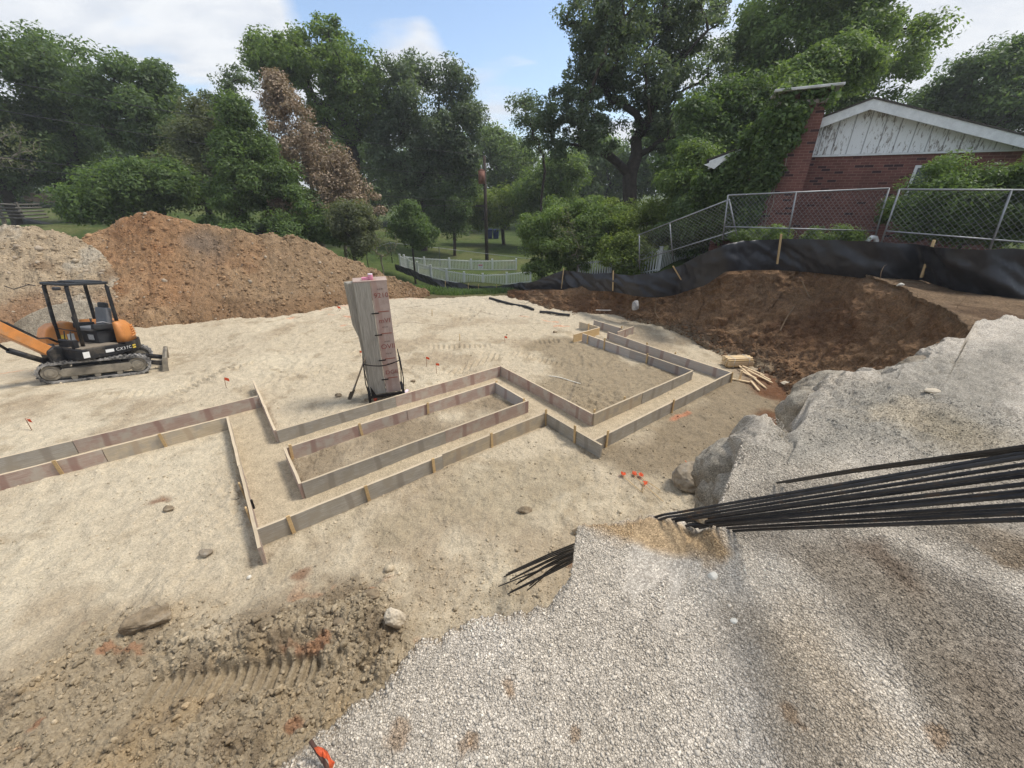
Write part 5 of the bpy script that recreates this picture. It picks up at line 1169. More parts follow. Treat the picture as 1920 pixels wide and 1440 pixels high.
# lettering and stickers on the near side skirt
def skirt_txt(s, size, xx, zz, mat, tiltk=0):
    a = math.acos((xx + .02) / .90); yy = .80 * math.sin(a)
    o = txt(s, size, mat, None, (0, 0, 0), (0, 0, 0), ext=.002); 
    tx, ty = -(-.90 * math.sin(a)), -(.80 * math.cos(a)); ln = math.hypot(tx, ty); tx, ty = tx / ln, ty / ln
    # text runs from the front of the machine to its tail (towards -x), facing +y
    ang = math.atan2(-ty if tx > 0 else ty, -abs(tx)); n = (math.cos(a) / .90, math.sin(a) / .80); nl = math.hypot(*n); ang = math.atan2(n[1], n[0]) + math.pi / 2
    mw = MU.to_4x4() @ Matrix.Translation((xx + n[0] / nl * .004, yy + n[1] / nl * .004, zz)) @ Matrix.Rotation(ang, 4, 'Z') @ Matrix.Rotation(math.pi / 2, 4, 'X')
    o.parent = skirt; o.matrix_local = mw; return o
for i, (s, xx) in enumerate((('C', .0), ('X', -.085), ('3', -.165), ('7', -.24), ('C', -.315))): skirt_txt(s, .108, xx, .668, X_wh).name = 'lettering'
m = MB(); m.box((.66, .772, .69), (.13, .012, .15)); up(m, 'white_label', X_wh, skirt); m = MB(); m.box((.17, .785, .70), (.18, .02, .075)); up(m, 'white_label', X_wh, skirt)
for zz in (.665, .725):
    a_ = math.acos(-.42 / .9); m = MB(); m.box((-.44, .80 * math.sin(a_) + .0, zz), (.11, .03, .035), Matrix.Rotation(.42, 3, 'Z')); up(m, 'yellow_label', X_ye, skirt)
# ============================================================ brick house on the bank
HO = np.array([9.85, 14.9]); HU = np.array([.911, -.411]); HV = np.array([.411, .911]); HROT = math.atan2(HU[1], HU[0]); HG = 1.9
def wp(px, py, off=0.0):
    """sight line met with the wall plane -> local x, z"""
    x = (px - 960) / F; y = (py - 720) / F; d = np.array([x, C_ - y * S_, -(S_ + y * C_)]); o2 = HO + HV * off
    k = (HV @ o2) / (HV @ d[:2]); p = d * k + np.array([0, 0, CH]); return float((p[:2] - HO) @ HU), float(p[2])
def brick_mat(name):
    m, nt, b = new_mat(name); v = objvec(nt); s = N(nt, 'ShaderNodeSeparateXYZ'); nt.links.new(v, s.inputs[0]); g = N(nt, 'ShaderNodeNewGeometry')
    def mt(op, a, b=None, c=None):
        n = N(nt, 'ShaderNodeMath', operation=op)
        for i, q in enumerate((a, b, c)):
            if q is None: continue
            if isinstance(q, (int, float)): n.inputs[i].default_value = q
            else: nt.links.new(q, n.inputs[i])
        return n.outputs[0]
    hx = mt('ADD', s.outputs[0], s.outputs[1]); row = mt('DIVIDE', s.outputs[2], .081); ri = mt('FLOOR', row); rf = mt('FRACT', row)
    cxn = mt('ADD', mt('DIVIDE', hx, .245), mt('MULTIPLY', mt('MODULO', ri, 2.0), .5)); ci = mt('FLOOR', cxn); cf = mt('FRACT', cxn)
    mort = mt('MAXIMUM', mt('LESS_THAN', rf, .15), mt('LESS_THAN', cf, .05))
    cmb = N(nt, 'ShaderNodeCombineXYZ'); nt.links.new(ci, cmb.inputs[0]); nt.links.new(ri, cmb.inputs[1]); wn = N(nt, 'ShaderNodeTexWhiteNoise'); nt.links.new(cmb.outputs[0], wn.inputs[0])
    r = ramp(nt, wn.outputs[0], [(0, (.15, .062, .05)), (.5, (.185, .08, .064)), (.90, (.14, .06, .05)), (.955, (.055, .028, .03)), (1, (.05, .03, .035))])
    c = mix(nt, r.outputs[0], (.26, .15, .12), mort); n2 = noise_node(nt, 1.1, 5, .65, v); rn = ramp(nt, n2.outputs[0], [(.3, .7), (.7, 1.15)]); c = mix(nt, c, rn.outputs[0], 1, 'MULTIPLY')
    n3 = noise_node(nt, 40, 3, .6, v); rn3 = ramp(nt, n3.outputs[0], [(.3, .8), (.7, 1.15)]); c = mix(nt, c, rn3.outputs[0], 1, 'MULTIPLY')
    nt.links.new(c, b.inputs[0]); bump(nt, b, mort, -.6, .01); b.inputs['Roughness'].default_value = .9; return m
M_brick = brick_mat('red_brick')
def peel_mat(name):
    m, nt, b = new_mat(name); v = objvec(nt); vs = objvec(nt, (6, 6, 1.6))
    n = noise_node(nt, 2.6, 8, .72, vs, .6); nb = noise_node(nt, .8, 3, .5, v); ad = N(nt, 'ShaderNodeMath', operation='MULTIPLY_ADD'); nt.links.new(nb.outputs[0], ad.inputs[0]); ad.inputs[1].default_value = .45; nt.links.new(n.outputs[0], ad.inputs[2])
    r = ramp(nt, ad.outputs[0], [(.735, (.76, .77, .77)), (.775, (.54, .53, .51)), (.82, (.25, .23, .21))])
    w = N(nt, 'ShaderNodeTexWave'); w.bands_direction = 'X'; w.inputs['Scale'].default_value = .82; nt.links.new(v, w.inputs['Vector']); rw = ramp(nt, w.outputs[0], [(0, .45), (.03, 1)])
    c = mix(nt, r.outputs[0], rw.outputs[0], 1, 'MULTIPLY'); nt.links.new(c, b.inputs[0]); bump(nt, b, ad.outputs[0], .5, .01); return m
M_peel = peel_mat('peeling_white_paint'); M_trim = plain('white_trim', (.72, .73, .72), .7, 0, .18, 6, 0, dirt=((.35, .33, .30), .66)); M_shing = plain('roof_shingle', (.085, .075, .065), .95, 0, .6, 14, .6)
M_glass = plain('window_glass', (.10, .12, .13), .08, 0, .05, spec=.6); M_capst = plain('chimney_cap', (.55, .55, .53), .7, 0, .3, 3, 0, dirt=((.3, .28, .25), .6))
house = empty('brick_house', (HO[0], HO[1], 0), (0, 0, HROT)); tag(house, 'red brick house with peeling white gable and broad chimney', 'house')
pkx, pkz = wp(1630, 190); lex, lez = wp(1330, 303); g0z = wp(1528, 291)[1]; rex, rez = wp(1920, 262); slope = (pkz - rez) / (rex - pkx)
rightx = pkx + (pkx - lex) * 1.0; rightx = max(rightx, rex + 1.0); rz_ = pkz - slope * (rightx - pkx)
lslope = (pkz - lez) / (pkx - lex)
DEP = 8.5; wx0, wx1 = lex + .55, rightx - .4
wz0, wx_w0, wx_w1 = 0, *sorted((wp(1716, 312)[0], wp(1790, 312)[0])); wzt = wp(1716, 310)[1]
# front wall with a window opening, side and back walls
m = MB(); zt_ = g0z
for x0, x1, z0, z1 in ((wx0, wx_w0, HG, zt_), (wx_w1, wx1, HG, zt_), (wx_w0, wx_w1, HG, wzt - 1.15), (wx_w0, wx_w1, wzt, zt_)):
    m.box(((x0 + x1) / 2, .11, (z0 + z1) / 2), (x1 - x0, .22, z1 - z0))
m.box((wx0 + .11, DEP / 2 + .11, (HG + min(zt_, 4.6)) / 2), (.22, DEP - .22, min(zt_, 4.6) - HG)); m.box((wx1 - .11, DEP / 2 + .11, (HG + 4.4) / 2), (.22, DEP - .22, 4.4 - HG)); m.box(((wx0 + wx1) / 2, DEP, (HG + 4.4) / 2), (wx1 - wx0, .22, 4.4 - HG))
m.build('wall', M_brick, house)
def rl(x): return pkz - (lslope * (pkx - x) if x < pkx else slope * (x - pkx))
gb = MB(); fz = .26
xl = pkx - (pkz - fz * .6 - g0z) / lslope; xr = pkx + (pkz - fz * .6 - g0z) / slope
gb.prism([(xl, g0z), (xr, g0z), (pkx, pkz - fz * .6)], -.035, .10); gb.build('gable', M_peel, house)
for nm, xa, xb in (('fascia', lex, pkx), ('fascia', pkx, rightx)):
    m = MB(); m.prism([(xa, rl(xa) - fz), (xb, rl(xb) - fz), (xb, rl(xb)), (xa, rl(xa))], -.40, -.36); m.build(nm, M_trim, house)
    m = MB(); m.prism([(xa, rl(xa) - .10), (xb, rl(xb) - .10), (xb, rl(xb) - .07), (xa, rl(xa) - .07)], -.358, .0); m.build('soffit', M_trim, house)
m = MB(); m.prism([(lex - .08, rl(lex) + .003), (pkx, pkz + .003), (rightx, rl(rightx) + .003), (rightx, rl(rightx) + .045), (pkx, pkz + .05), (lex - .08, rl(lex) + .045)], -.43, DEP + .4); m.build('roof', M_shing, house)
m = MB(); m.box(((xl + xr) / 2, -.03, g0z - .03), (xr - xl, .05, .05)); m.build('trim_board', M_trim, house)
wf = MB(); ww, wh = wx_w1 - wx_w0, 1.15; cx_, cz_ = (wx_w0 + wx_w1) / 2, wzt - wh / 2
wf.ring([(wx_w0, wzt - wh), (wx_w1, wzt - wh), (wx_w1, wzt), (wx_w0, wzt)], [(wx_w0 + .07, wzt - wh + .07), (wx_w1 - .07, wzt - wh + .07), (wx_w1 - .07, wzt - .07), (wx_w0 + .07, wzt - .07)], -.03, .12)
win = wf.build('window', M_trim, house); m = MB(); m.box((cx_, .06, cz_), (ww - .13, .01, wh - .13)); m.build('pane', M_glass, win); m = MB(); m.box((cx_, .035, cz_), (.05, .03, wh - .14)); m.build('mullion', M_trim, win)
# chimney
cx0 = wp(1452, 230, -.65)[0]; cx1 = wp(1541, 232, -.65)[0] - .02; ctop = wp(1500, 196, -.65)[1]
m = MB(); m.prism([(cx0 - .35, HG), (cx1 - .12, HG), (cx1, 4.6), (cx1, ctop), (cx0 + .05, ctop), (cx0 + .02, 5.2), (cx0 - .35, 4.6)], -.65, -.003); chim = m.build('chimney', M_brick, house)
m = MB(); m.box(((cx0 + cx1) / 2 + .02, -.32, ctop + .05), (cx1 - cx0 + .12, .80, .10)); m.build('corbel', plain('corbel_stone', (.36, .31, .27), .9), chim)
for xx, wd in ((cx0 + .3, .45), (cx1 - .2, .42)):
    m = MB(); m.box((xx, -.32, ctop + .22), (wd, .6, .26)); m.build('cap_pier', M_brick, chim)
m = MB(); m.box(((cx0 + cx1) / 2 + .04, -.34, ctop + .39), (cx1 - cx0 + .5, 1.05, .07), Matrix.Rotation(-.02, 3, 'Y')).bevel(.01); m.build('cap_slab', M_capst, chim)
m = MB(); dx_, dz_ = wp(1352, 296); m.prism([(lex - .15, lez - .12), (lex + .9, lez + .22), (lex + .9, lez + .06), (lex + .45, lez - .02), (lex + .2, lez - .26)], -.5, -.44); m.build('broken_fascia', M_trim, house)

# ============================================================ temporary chain link panels
M_galv = plain('galvanised_pipe', (.30, .31, .315), .5, .6, .25, 8)
def cl_panel(TL, TR, BL, BR, posts, label, ext=1.32, d=.085, rails=True):
    TL, TR, BL, BR = map(np.array, (TL, TR, BL, BR)); org = TL * 1.0
    o = empty('fence_panel', org); tag(o, label, 'fence panel', 'temporary chain link panels on the bank')
    def P(u, v): a = TL + (TR - TL) * u; b = BL + (BR - BL) * u; return a + (b - a) * v - org
    m = MB(); m.tube([tuple(P(0, 0)), tuple(P(1, 0))], .02, 8); m.build('top_rail', M_galv, o)
    m = MB(); m.tube([tuple(P(0, 1)), tuple(P(1, 1))], .018, 8); m.build('lower_rail', M_galv, o)
    for u in posts:
        m = MB(); m.tube([tuple(P(u, -.01)), tuple(P(u, ext + .12))], .021, 8); m.build('post', M_galv, o)
    L = float(np.linalg.norm(TR - TL)); H = float(np.linalg.norm(BL - TL)) * ext; m = MB(); bm = m.bm
    for sg in (1, -1):
        c = -H if sg > 0 else 0.0
        while c < (L if sg > 0 else L + H):
            pts = []
            for t in (0, 1):
                y = t * H; x = c + y if sg > 0 else c - y; pts.append((x, y))
            (x0, y0), (x1, y1) = pts
            # clip to [0,L]
            def clip(xa, ya, xb, yb):
                if xb == xa: return None
                t0, t1 = (0 - xa) / (xb - xa), (L - xa) / (xb - xa); lo, hi = max(0, min(t0, t1)), min(1, max(t0, t1))
                return None if hi <= lo else ((xa + (xb - xa) * lo, ya + (yb - ya) * lo), (xa + (xb - xa) * hi, ya + (yb - ya) * hi))
            r = clip(x0, y0, x1, y1)
            if r:
                a = Vector(P(r[0][0] / L, r[0][1] / H * ext)); b = Vector(P(r[1][0] / L, r[1][1] / H * ext)); m.cyl(a, b, .0027, .0027, 3, cap=False)
            c += d * 1.414
    m.build('wire_mesh', M_galv, o); return o
cl_panel(at(1196,441,15.4), at(1368,374,12.7), at(1196,489,15.4), at(1381,432,12.7), (.02,.40,.995), 'tilted chain link panel sloping down towards the white picket fence', 1.2)
cl_panel(at(1365,366,12.75), at(1667,353,12.0), at(1358,425,12.75), at(1644,433,12.0), (.0,.44,1.0), 'middle chain link panel in front of the brick chimney')
cl_panel(at(1687,355,11.0), at(2010,357,9.4), at(1660,433,11.0), at(1970,458,9.4), (.0,.685,1.0), 'right chain link panel in front of the leafy shrub, cut by the frame')

# ============================================================ black silt fence
m_s, nts, bs = new_mat('silt_fabric'); vS = objvec(nts); ns = noise_node(nts, 3, 5, .6, vS); rs = ramp(nts, ns.outputs[0], [(.3, (.016, .016, .018)), (.7, (.034, .034, .038))]); nts.links.new(rs.outputs[0], bs.inputs[0]); bs.inputs['Roughness'].default_value = .42; bs.inputs['Specular IOR Level'].default_value = .4; M_silt = m_s
def silt(path, label, stakes, seed):
    """path rows: px, bottom py, top py, ground z or None, distance or None"""
    base = []; top = []
    for px, b, t, z, yd in path:
        q = un(px, b, z) if yd is None else at(px, b, yd); base.append(q); top.append(at(px, t, q[1]))
    base, top = np.array(base), np.array(top); seg = np.linalg.norm(np.diff(base, axis=0), axis=1); s = np.concatenate([[0], np.cumsum(seg)]); n = int(s[-1] / .06)
    sn = np.linspace(0, s[-1], n); B = np.stack([np.interp(sn, s, base[:, k]) for k in range(3)], -1); T = np.stack([np.interp(sn, s, top[:, k]) for k in range(3)], -1)
    for Q in (B, T):
        for _ in range(4): Q[1:-1] = (Q[:-2] + 2 * Q[1:-1] + Q[2:]) / 4
    v = np.linspace(-.12, 1, 16)[:, None, None]; Pm = B[None] + (T - B)[None] * v
    tg = np.gradient(B, axis=0); tg /= np.linalg.norm(tg, axis=1, keepdims=True); nn = np.stack([tg[:, 1], -tg[:, 0], 0 * tg[:, 0]], -1); nn *= np.sign(-(nn * B).sum(1))[:, None]
    sv = sn[None, :] + 0 * v[..., 0]; vv_ = v[..., 0] + 0 * sv
    dsp = .15 * fbm(sv * .9 + vv_ * .7, vv_ * .7, None, 3, 1.2, seed) + .10 * ridge(sv * 1.0 + vv_ * 1.1, vv_ * .5, 1.6, seed + 1) + .02 * fbm(sv * 2, vv_ * 3, None, 3, 3, seed + 2) + .05 * ridge(sv * 2.2 + vv_ * .8, vv_ * .25, 1.5, seed + 7)
    Pm = Pm + nn[None] * (dsp * np.clip(1.15 - np.abs(vv_ - .4), 0, 1))[..., None]; Pm[-1, :, 2] += .09 * fbm(sn, sn * 0, None, 4, 1.0, seed + 5)
    o = empty('silt_fence', base[0]); tag(o, label, 'silt fence')
    V1 = Pm.reshape(-1, 3); V = np.concatenate([V1, V1 - np.tile(nn, (16, 1)) * .006]) - base[0]; f1 = grid_faces(16, n); f2 = f1[:, ::-1] + len(V1); link('fabric', np_mesh('fabric', V, np.concatenate([f1, f2]), True), M_silt, o)
    for (x0, y0), (x1, y1) in stakes:
        # top pixel, bottom pixel; stands just in front of the cloth
        k = int(np.argmin(np.abs((B[:, 0] / (B[:, 1] * C_ + (CH - B[:, 2]) * S_)) * F + 960 - x1))); yq = B[k, 1] - .10
        a, b = at(x1, y1, yq) - base[0], at(x0, y0, yq) - base[0]; a = a + (a - b) * .12
        m = MB(); d = Vector(b - a); m.box((0, 0, d.length / 2), (.055, .03, d.length)); bmesh.ops.transform(m.bm, matrix=Matrix.Translation(a) @ d.to_track_quat('Z', 'Y').to_matrix().to_4x4(), verts=m.bm.verts); m.build('stake', W_stake, o)
    return o
silt([(985,550,530,.1,None),(1010,547,526,.3,None),(1057,540,506,.55,None),(1105,541,511,.8,None),(1150,543,513,.95,None),(1195,551,517,.98,None),(1235,553,511,1.0,None),(1275,545,497,1.15,None),(1321,529,474,1.65,None),(1360,503,453,2.12,None),(1406,500,447,2.15,None),(1458,500,447,2.15,None),
      (1501,503,448,2.15,None),(1560,508,450,2.17,None),(1629,515,454,2.2,None),(1690,518,457,2.22,None),(1727,518,459,2.24,None),(1785,536,464,2.25,None),(1850,547,470,2.25,None),(1920,550,472,2.25,None),(2010,552,474,2.25,None)],
     'black silt fence sagging along the cut bank in front of the house', [((1465,439),(1458,489)),((1752,450),(1730,513)),((1057,503),(1053,537)),((1150,508),(1149,541)),((1262,499),(1278,526))], 301)
silt([(741,505,494,None,26.5),(767,515,503,None,25.3),(793,527,515,None,24),(820,538,523,None,22.8),(850,546,529,None,22),(877,550,533,None,21.4),(903,551,536,None,20.9),(930,551,536,None,20.4),(955,549,533,None,19.8),(977,548,529,None,19),(995,551,529,None,18.2)],
     'far black silt fence below the white picket fence', [((835,526),(835,548)),((878,531),(878,553)),((897,533),(897,555)),((931,533),(931,553))], 331)

# ============================================================ white picket fence runs
M_vinyl = plain('white_vinyl', (.74, .75, .75), .5, 0, .08, 3)
def picket(posts, h, label, gap=.11, pw=.045):
    """posts rows: px, top py, distance"""
    T = [at(*p) for p in posts]; o = empty('picket_fence', T[0]); tag(o, label, 'picket fence', 'white picket fence runs'); o0 = T[0]
    for q in T:
        m = MB(); m.box((*(q - o0)[:2], (q - o0)[2] - h / 2 - .1), (.115, .115, h + .35)); m.box((*(q - o0)[:2], (q - o0)[2] + .09), (.14, .14, .03)); m.build('post', M_vinyl, o)
    for a, b in zip(T, T[1:]):
        a, b = a - o0, b - o0; d = b - a; L = float(np.hypot(d[0], d[1])); rot = Matrix.Rotation(math.atan2(d[1], d[0]), 3, 'Z'); n = max(2, int(L / gap)); m = MB()
        for zz in (-.07, -h + .12): m.tube([tuple(a + np.array([0, 0, zz])), tuple(b + np.array([0, 0, zz]))], .03, 4)
        for i in range(1, n):
            c = a + d * i / n; m.box((c[0], c[1], c[2] - h / 2), (pw, .02, h), rot)
        m.build('picket_panel', M_vinyl, o)
    return o
picket([(749,479,32.2),(764,486,31),(782,493,30.3),(807,499,29.7),(837,507,29.2),(870,512,29),(905,515,29),(950,513,29),(995,508,29.2)], .86, 'nearer curved white picket fence run above the far silt fence')
picket([(757,480,33.4),(795,484,33.2),(842,486,33),(883,488,33),(923,488,33),(968,487,33)], .86, 'straight white picket fence run behind the nearer curved run')
picket([(1085,492,19.2),(1146,485,18.6)], .95, 'short white picket fence piece half hidden in the big bush')
picket([(1193,478,18.3),(1240,467,17.7),(1284,474,18.6),(1318,468,19.6)], .95, 'white picket fence corner seen through the tilted chain link panel')
q = at(901,499,28.8); m = MB(); m.box((0, 0, 0), (.34, .02, .30)); sg_ = m.build('sign', M_vinyl, None, q); tag(sg_, 'small white notice with red band on the picket fence', 'sign')
m = MB(); m.box((0, -.012, .07), (.28, .004, .08)); m.build('red_band', plain('sign_red', (.55, .12, .10), .5), sg_); m = MB(); m.box((0, -.012, -.06), (.24, .004, .03)); m.build('dark_line', M_printd, sg_)
# steel posts of the yard fence behind the mound
M_green = plain('dark_post', (.05, .06, .05), .6)
P_ = [at(686,470,30), at(731,455,30), at(823,465,34), at(1000,486,37)]
yf = empty('wire_fence', P_[0]); tag(yf, 'thin dark wire fence on the lawn behind the white picket fence', 'wire fence')
for q in P_:
    m = MB(); m.cyl(tuple(q - P_[0] + np.array([0, 0, .1])), tuple(q - P_[0] + np.array([0, 0, -1.4])), .03, .03, 6); m.build('post', M_green, yf)
m = MB(); m.tube([tuple(q - P_[0]) for q in P_], .018, 4); m.build('rail', M_galv, yf)

# ============================================================ utility pole and lines
YP = 37.0; pb0 = at(913,488,YP); pt0 = at(909,292,YP); M_pole = plain('pole_timber', (.055, .042, .033), .9, 0, .4, 6, .5)
up_ = empty('utility_pole', pb0); tag(up_, 'dark wooden utility pole with a rusty transformer behind the picket fence', 'utility pole')
m = MB(); m.cyl((0, 0, -.5), (0, 0, pt0[2] - pb0[2]), .16, .12, 12); m.build('pole', M_pole, up_)
tq = at(903,331,YP - .1) - pb0; m = MB(); m.cyl((tq[0], tq[1], tq[2] - .55), (tq[0], tq[1], tq[2] + .40), .27, .27, 16); m.cyl((tq[0], tq[1], tq[2] + .40), (tq[0], tq[1], tq[2] + .55), .27, .10, 16); tr_ = m.build('transformer', plain('rust_red', (.22, .10, .07), .7, 0, .4, 4), up_)
m = MB(); m.cyl((tq[0], tq[1], tq[2] + .5), (tq[0], tq[1], tq[2] + .85), .06, .04, 8); m.build('bushing', M_vinyl, tr_)
cq_ = at(904,386,YP - .1) - pb0; m = MB(); m.box((cq_[0] - .1, cq_[1], cq_[2]), (.9, .12, .14)); m.build('crossarm', M_pole, up_)
M_line = plain('cable', (.03, .03, .03), .5)
for i, (pts, lb) in enumerate(((((-60,140),(300,206),(620,258),(908,292)),'uppermost overhead power line running left from the pole'),(((-60,196),(187,238),(670,313),(908,330)),'second overhead power line, at the transformer'),(((-60,286),(380,341),(663,364),(908,380)),'third overhead power line, above the lowest'),(((-60,306),(380,353),(663,381),(905,387)),'lowest overhead power line, at the crossarm'))):
    P = []
    for px, py in pts: t_ = (px + 60) / 968; P.append(at(px, py, 19 + (YP - 19) * t_))
    c = cat_rom(P, 10); m = MB(); m.tube([tuple(q - c[0]) for q in c], .014, 4); tag(m.build('power_line', M_line, None, c[0]), lb, 'power line', 'overhead power lines')
# far buildings and yard things
fh = at(955,400,74); o = empty('house', (fh[0], fh[1], gz(fh[0], fh[1]))); tag(o, 'distant house with grey roof beyond the utility pole', 'house'); zr = fh[2] - gz(fh[0], fh[1])
m = MB(); m.box((0, 3, (zr - .2) / 2), (9, 7, zr - .2 + 1)); m.build('wall', plain('far_brick', (.24, .13, .10), .9), o)
m = MB(); m.prism([(-.6, zr - .3), (3.0, zr + 1.6), (6.8, zr - .3)], -5.2, 5.2, 'x'); m.build('roof', plain('far_roof', (.17, .17, .18), .9), o)
for i, px in enumerate((918, 930)):
    q = at(px,441,54); zg = gz(q[0], q[1]); m = MB(); m.box((0, 0, .5), (.65, .7, 1.0), taper=(1.12, 1.12)); m.bevel(.04); b_ = m.build('wheelie_bin', plain('bin_blue', (.015, .03, .11), .5), None, (q[0], q[1], max(zg, q[2] - .8))); tag(b_, ['blue bin on the far lawn right beside the utility pole','blue bin on the far lawn, the one farther from the pole'][i], 'bin')
    m = MB(); m.box((0, .02, 1.04), (.78, .82, .08)); m.bevel(.02); m.build('lid', plain('bin_lid', (.012, .025, .09), .5), b_)
q = at(8,362,52); zg = gz(q[0], q[1]); o = empty('shed', (q[0], q[1], zg)); tag(o, 'pale shed at the far left lawn edge', 'shed'); m = MB(); m.box((-1, 0, 1.0), (4, 3, 2.4)); m.build('wall', plain('shed_wall', (.42, .44, .45), .8), o); m = MB(); m.prism([(-1.8, 2.2), (0, 3.0), (1.8, 2.2)], -3.2, 1.2, 'x'); m.build('roof', M_shing, o); m = MB(); m.box((.2, -1.52, .8), (.6, .05, 1.0)); m.build('door', M_printd, o)
# slatted compost crate and board fence on the left lawn
M_old = plain('old_grey_timber', (.16, .145, .125), .9, 0, .45, 5)
tl, tr, br = at(-60,383,26), at(29,384,26), at(37,412,26); o = empty('slat_fence', tr); tag(o, 'old grey slatted timber crate on the left lawn', 'crate')
H_ = tr[2] - br[2]
for k in range(5):
    m = MB(); z0 = -H_ * k / 4.4; m.tube([(tl[0] - tr[0], .0, z0 + .1), (.05 * k, .0, z0)], .055, 4); m.build('slat', M_old, o)
    m = MB(); m.tube([(.05 * k, 0, z0), (.05 * k - .3, 1.6, z0)], .05, 4); m.build('slat', M_old, o)
for xx in (0, -1.2, -2.4):
    m = MB(); m.box((xx, .09, -H_ / 2), (.1, .1, H_ + .3)); m.build('post', M_old, o)
a, b = at(45,370,50), at(118,372,47); o = empty('board_fence', a); tag(o, 'low brown board fence under the dark trees on the left', 'fence'); d = b - a; m = MB()
n = 36
for i in range(n): c = d * i / n; m.box((c[0], c[1], c[2] + .0), (.12, .03, .85 + .1 * math.sin(i * 7)), Matrix.Rotation(math.atan2(d[1], d[0]), 3, 'Z'))
m.build('fence_boards', plain('brown_board', (.12, .085, .06), .9, 0, .5, 2), o); m = MB(); m.tube([(0, .05, .2), tuple(d + np.array([0, .05, .2]))], .04, 4); m.build('rail', M_old, o)
q = at(67,416,24); m = MB(); m.prism([(-.5, 0), (.8, 0), (.1, .16), (-.45, .3)], -.2, .2); m.bevel(.03, 2); tag(m.build('tarp', M_silt, None, (q[0], q[1], q[2] - .12)), 'dark object lying on the left lawn above the rubble mound', 'tarp')
q = at(115,323,46); zg = gz(q[0], q[1]); o = empty('yard_lamp', (q[0], q[1], zg)); tag(o, 'lit yellow yard lamp among the dark trees on the left', 'lamp'); m = MB(); m.cyl((0, 0, 0), (0, 0, q[2] - zg - .2), .05, .04, 8); m.build('post', M_pole, o)
m_l, ntl, bl_ = new_mat('lamp_glow'); bl_.inputs['Emission Color'].default_value = (1, .72, .28, 1); bl_.inputs['Emission Strength'].default_value = 1.6; m = MB(); m.box((0, 0, q[2] - zg), (.32, .32, .40), taper=(.8, .8)); m.bevel(.03); m.build('glass', m_l, o); m = MB(); m.cyl((0, 0, q[2] - zg + .2), (0, 0, q[2] - zg + .34), .22, .03, 8); m.build('hood', M_pole, o)
# white bent vent on the bank
q = at(1634,452,11.9); m = MB(); m.tube([(-.13, 0, -.2), (-.12, 0, .02), (-.03, 0, .10), (.08, 0, .09), (.14, 0, .0), (.14, 0, -.06)], .06, 10); tag(m.build('vent_pipe', M_vinyl, None, q), 'white bent pipe sticking up behind the black fabric', 'pipe')
# ============================================================ trees and shrubs
M_bark = plain('bark', (.065, .052, .042), .95, 0, .45, 5, .7); M_twig = plain('dry_twig', (.24, .205, .16), .9, 0, .3, 5)
LV = {'dark': leaf_mat('leaf_dark', (0.077, 0.120, 0.050), (0.128, 0.186, 0.075), (0.173, 0.234, 0.099)), 'mid': leaf_mat('leaf_mid', (0.077, 0.126, 0.044), (0.134, 0.198, 0.064), (0.179, 0.246, 0.083)),
      'light': leaf_mat('leaf_light', (0.102, 0.158, 0.050), (0.166, 0.234, 0.072), (0.224, 0.288, 0.099)), 'olive': leaf_mat('leaf_olive', (0.109, 0.126, 0.066), (0.160, 0.180, 0.094), (0.211, 0.216, 0.127)), 'blue': leaf_mat('leaf_grey_green', (0.084, 0.120, 0.073), (0.138, 0.180, 0.108), (0.192, 0.228, 0.149)),
      'brown': leaf_mat('leaf_dead', (.25, .175, .115), (.34, .255, .175), (.43, .34, .24), .15), 'yellow': leaf_mat('leaf_yellow_green', (0.115, 0.168, 0.036), (0.192, 0.246, 0.055), (0.256, 0.312, 0.083))}
def leaf_cloud(C, rad, per, ls, r, flat=.75, droop=0.0, aspect=.5):
    """small folded leaf blades spread through clumps"""
    n = len(C) * per; idx = np.repeat(np.arange(len(C)), per)
    d = r.normal(size=(n, 3)); d /= np.linalg.norm(d, axis=1, keepdims=True); q = r.random(n) ** .45
    off = d * (q * rad[idx])[:, None]; off[:, 2] *= flat; P = C[idx] + off
    nn = d * .55 + np.array([0, 0, .55]) + r.normal(0, .5, (n, 3)); nn /= np.linalg.norm(nn, axis=1, keepdims=True)
    t = r.normal(size=(n, 3)) + d * .6 + np.array([0, 0, -droop]); t -= nn * (t * nn).sum(1, keepdims=True); t /= (np.linalg.norm(t, axis=1, keepdims=True) + 1e-9)
    b = np.cross(nn, t); L = ls * r.uniform(.6, 1.35, n); W = L * aspect
    V = np.stack([P - t * (L * .5)[:, None], P + b * (W * .5)[:, None] + nn * (W * .18)[:, None] - t * (L * .08)[:, None], P + t * (L * .55)[:, None], P - b * (W * .5)[:, None] + nn * (W * .18)[:, None] - t * (L * .08)[:, None]], 1)
    return V.reshape(-1, 3)
def tubes_np(edges, k=5):
    """edges: list of (p0,p1,r0,r1) -> one mesh of tapered limbs"""
    E = np.array([np.concatenate([a, b, [c, d]]) for a, b, c, d in edges]); A, B = E[:, :3], E[:, 3:6]; T = B - A; T /= (np.linalg.norm(T, axis=1, keepdims=True) + 1e-9)
    ref = np.where(np.abs(T[:, 2:3]) < .9, np.array([[0, 0, 1.0]]), np.array([[1.0, 0, 0]])); X_ = np.cross(T, ref); X_ /= np.linalg.norm(X_, axis=1, keepdims=True); Y_ = np.cross(T, X_)
    an = np.arange(k) * 2 * np.pi / k; ring = X_[:, None] * np.cos(an)[None, :, None] + Y_[:, None] * np.sin(an)[None, :, None]
    V = np.concatenate([A[:, None] + ring * E[:, 6][:, None, None], B[:, None] + ring * E[:, 7][:, None, None]], 1); n = len(E); base = (np.arange(n) * 2 * k)[:, None]; j = np.arange(k)[None]
    return V.reshape(-1, 3), np.stack([base + j, base + (j + 1) % k, base + k + (j + 1) % k, base + k + j], -1).reshape(-1, 4)
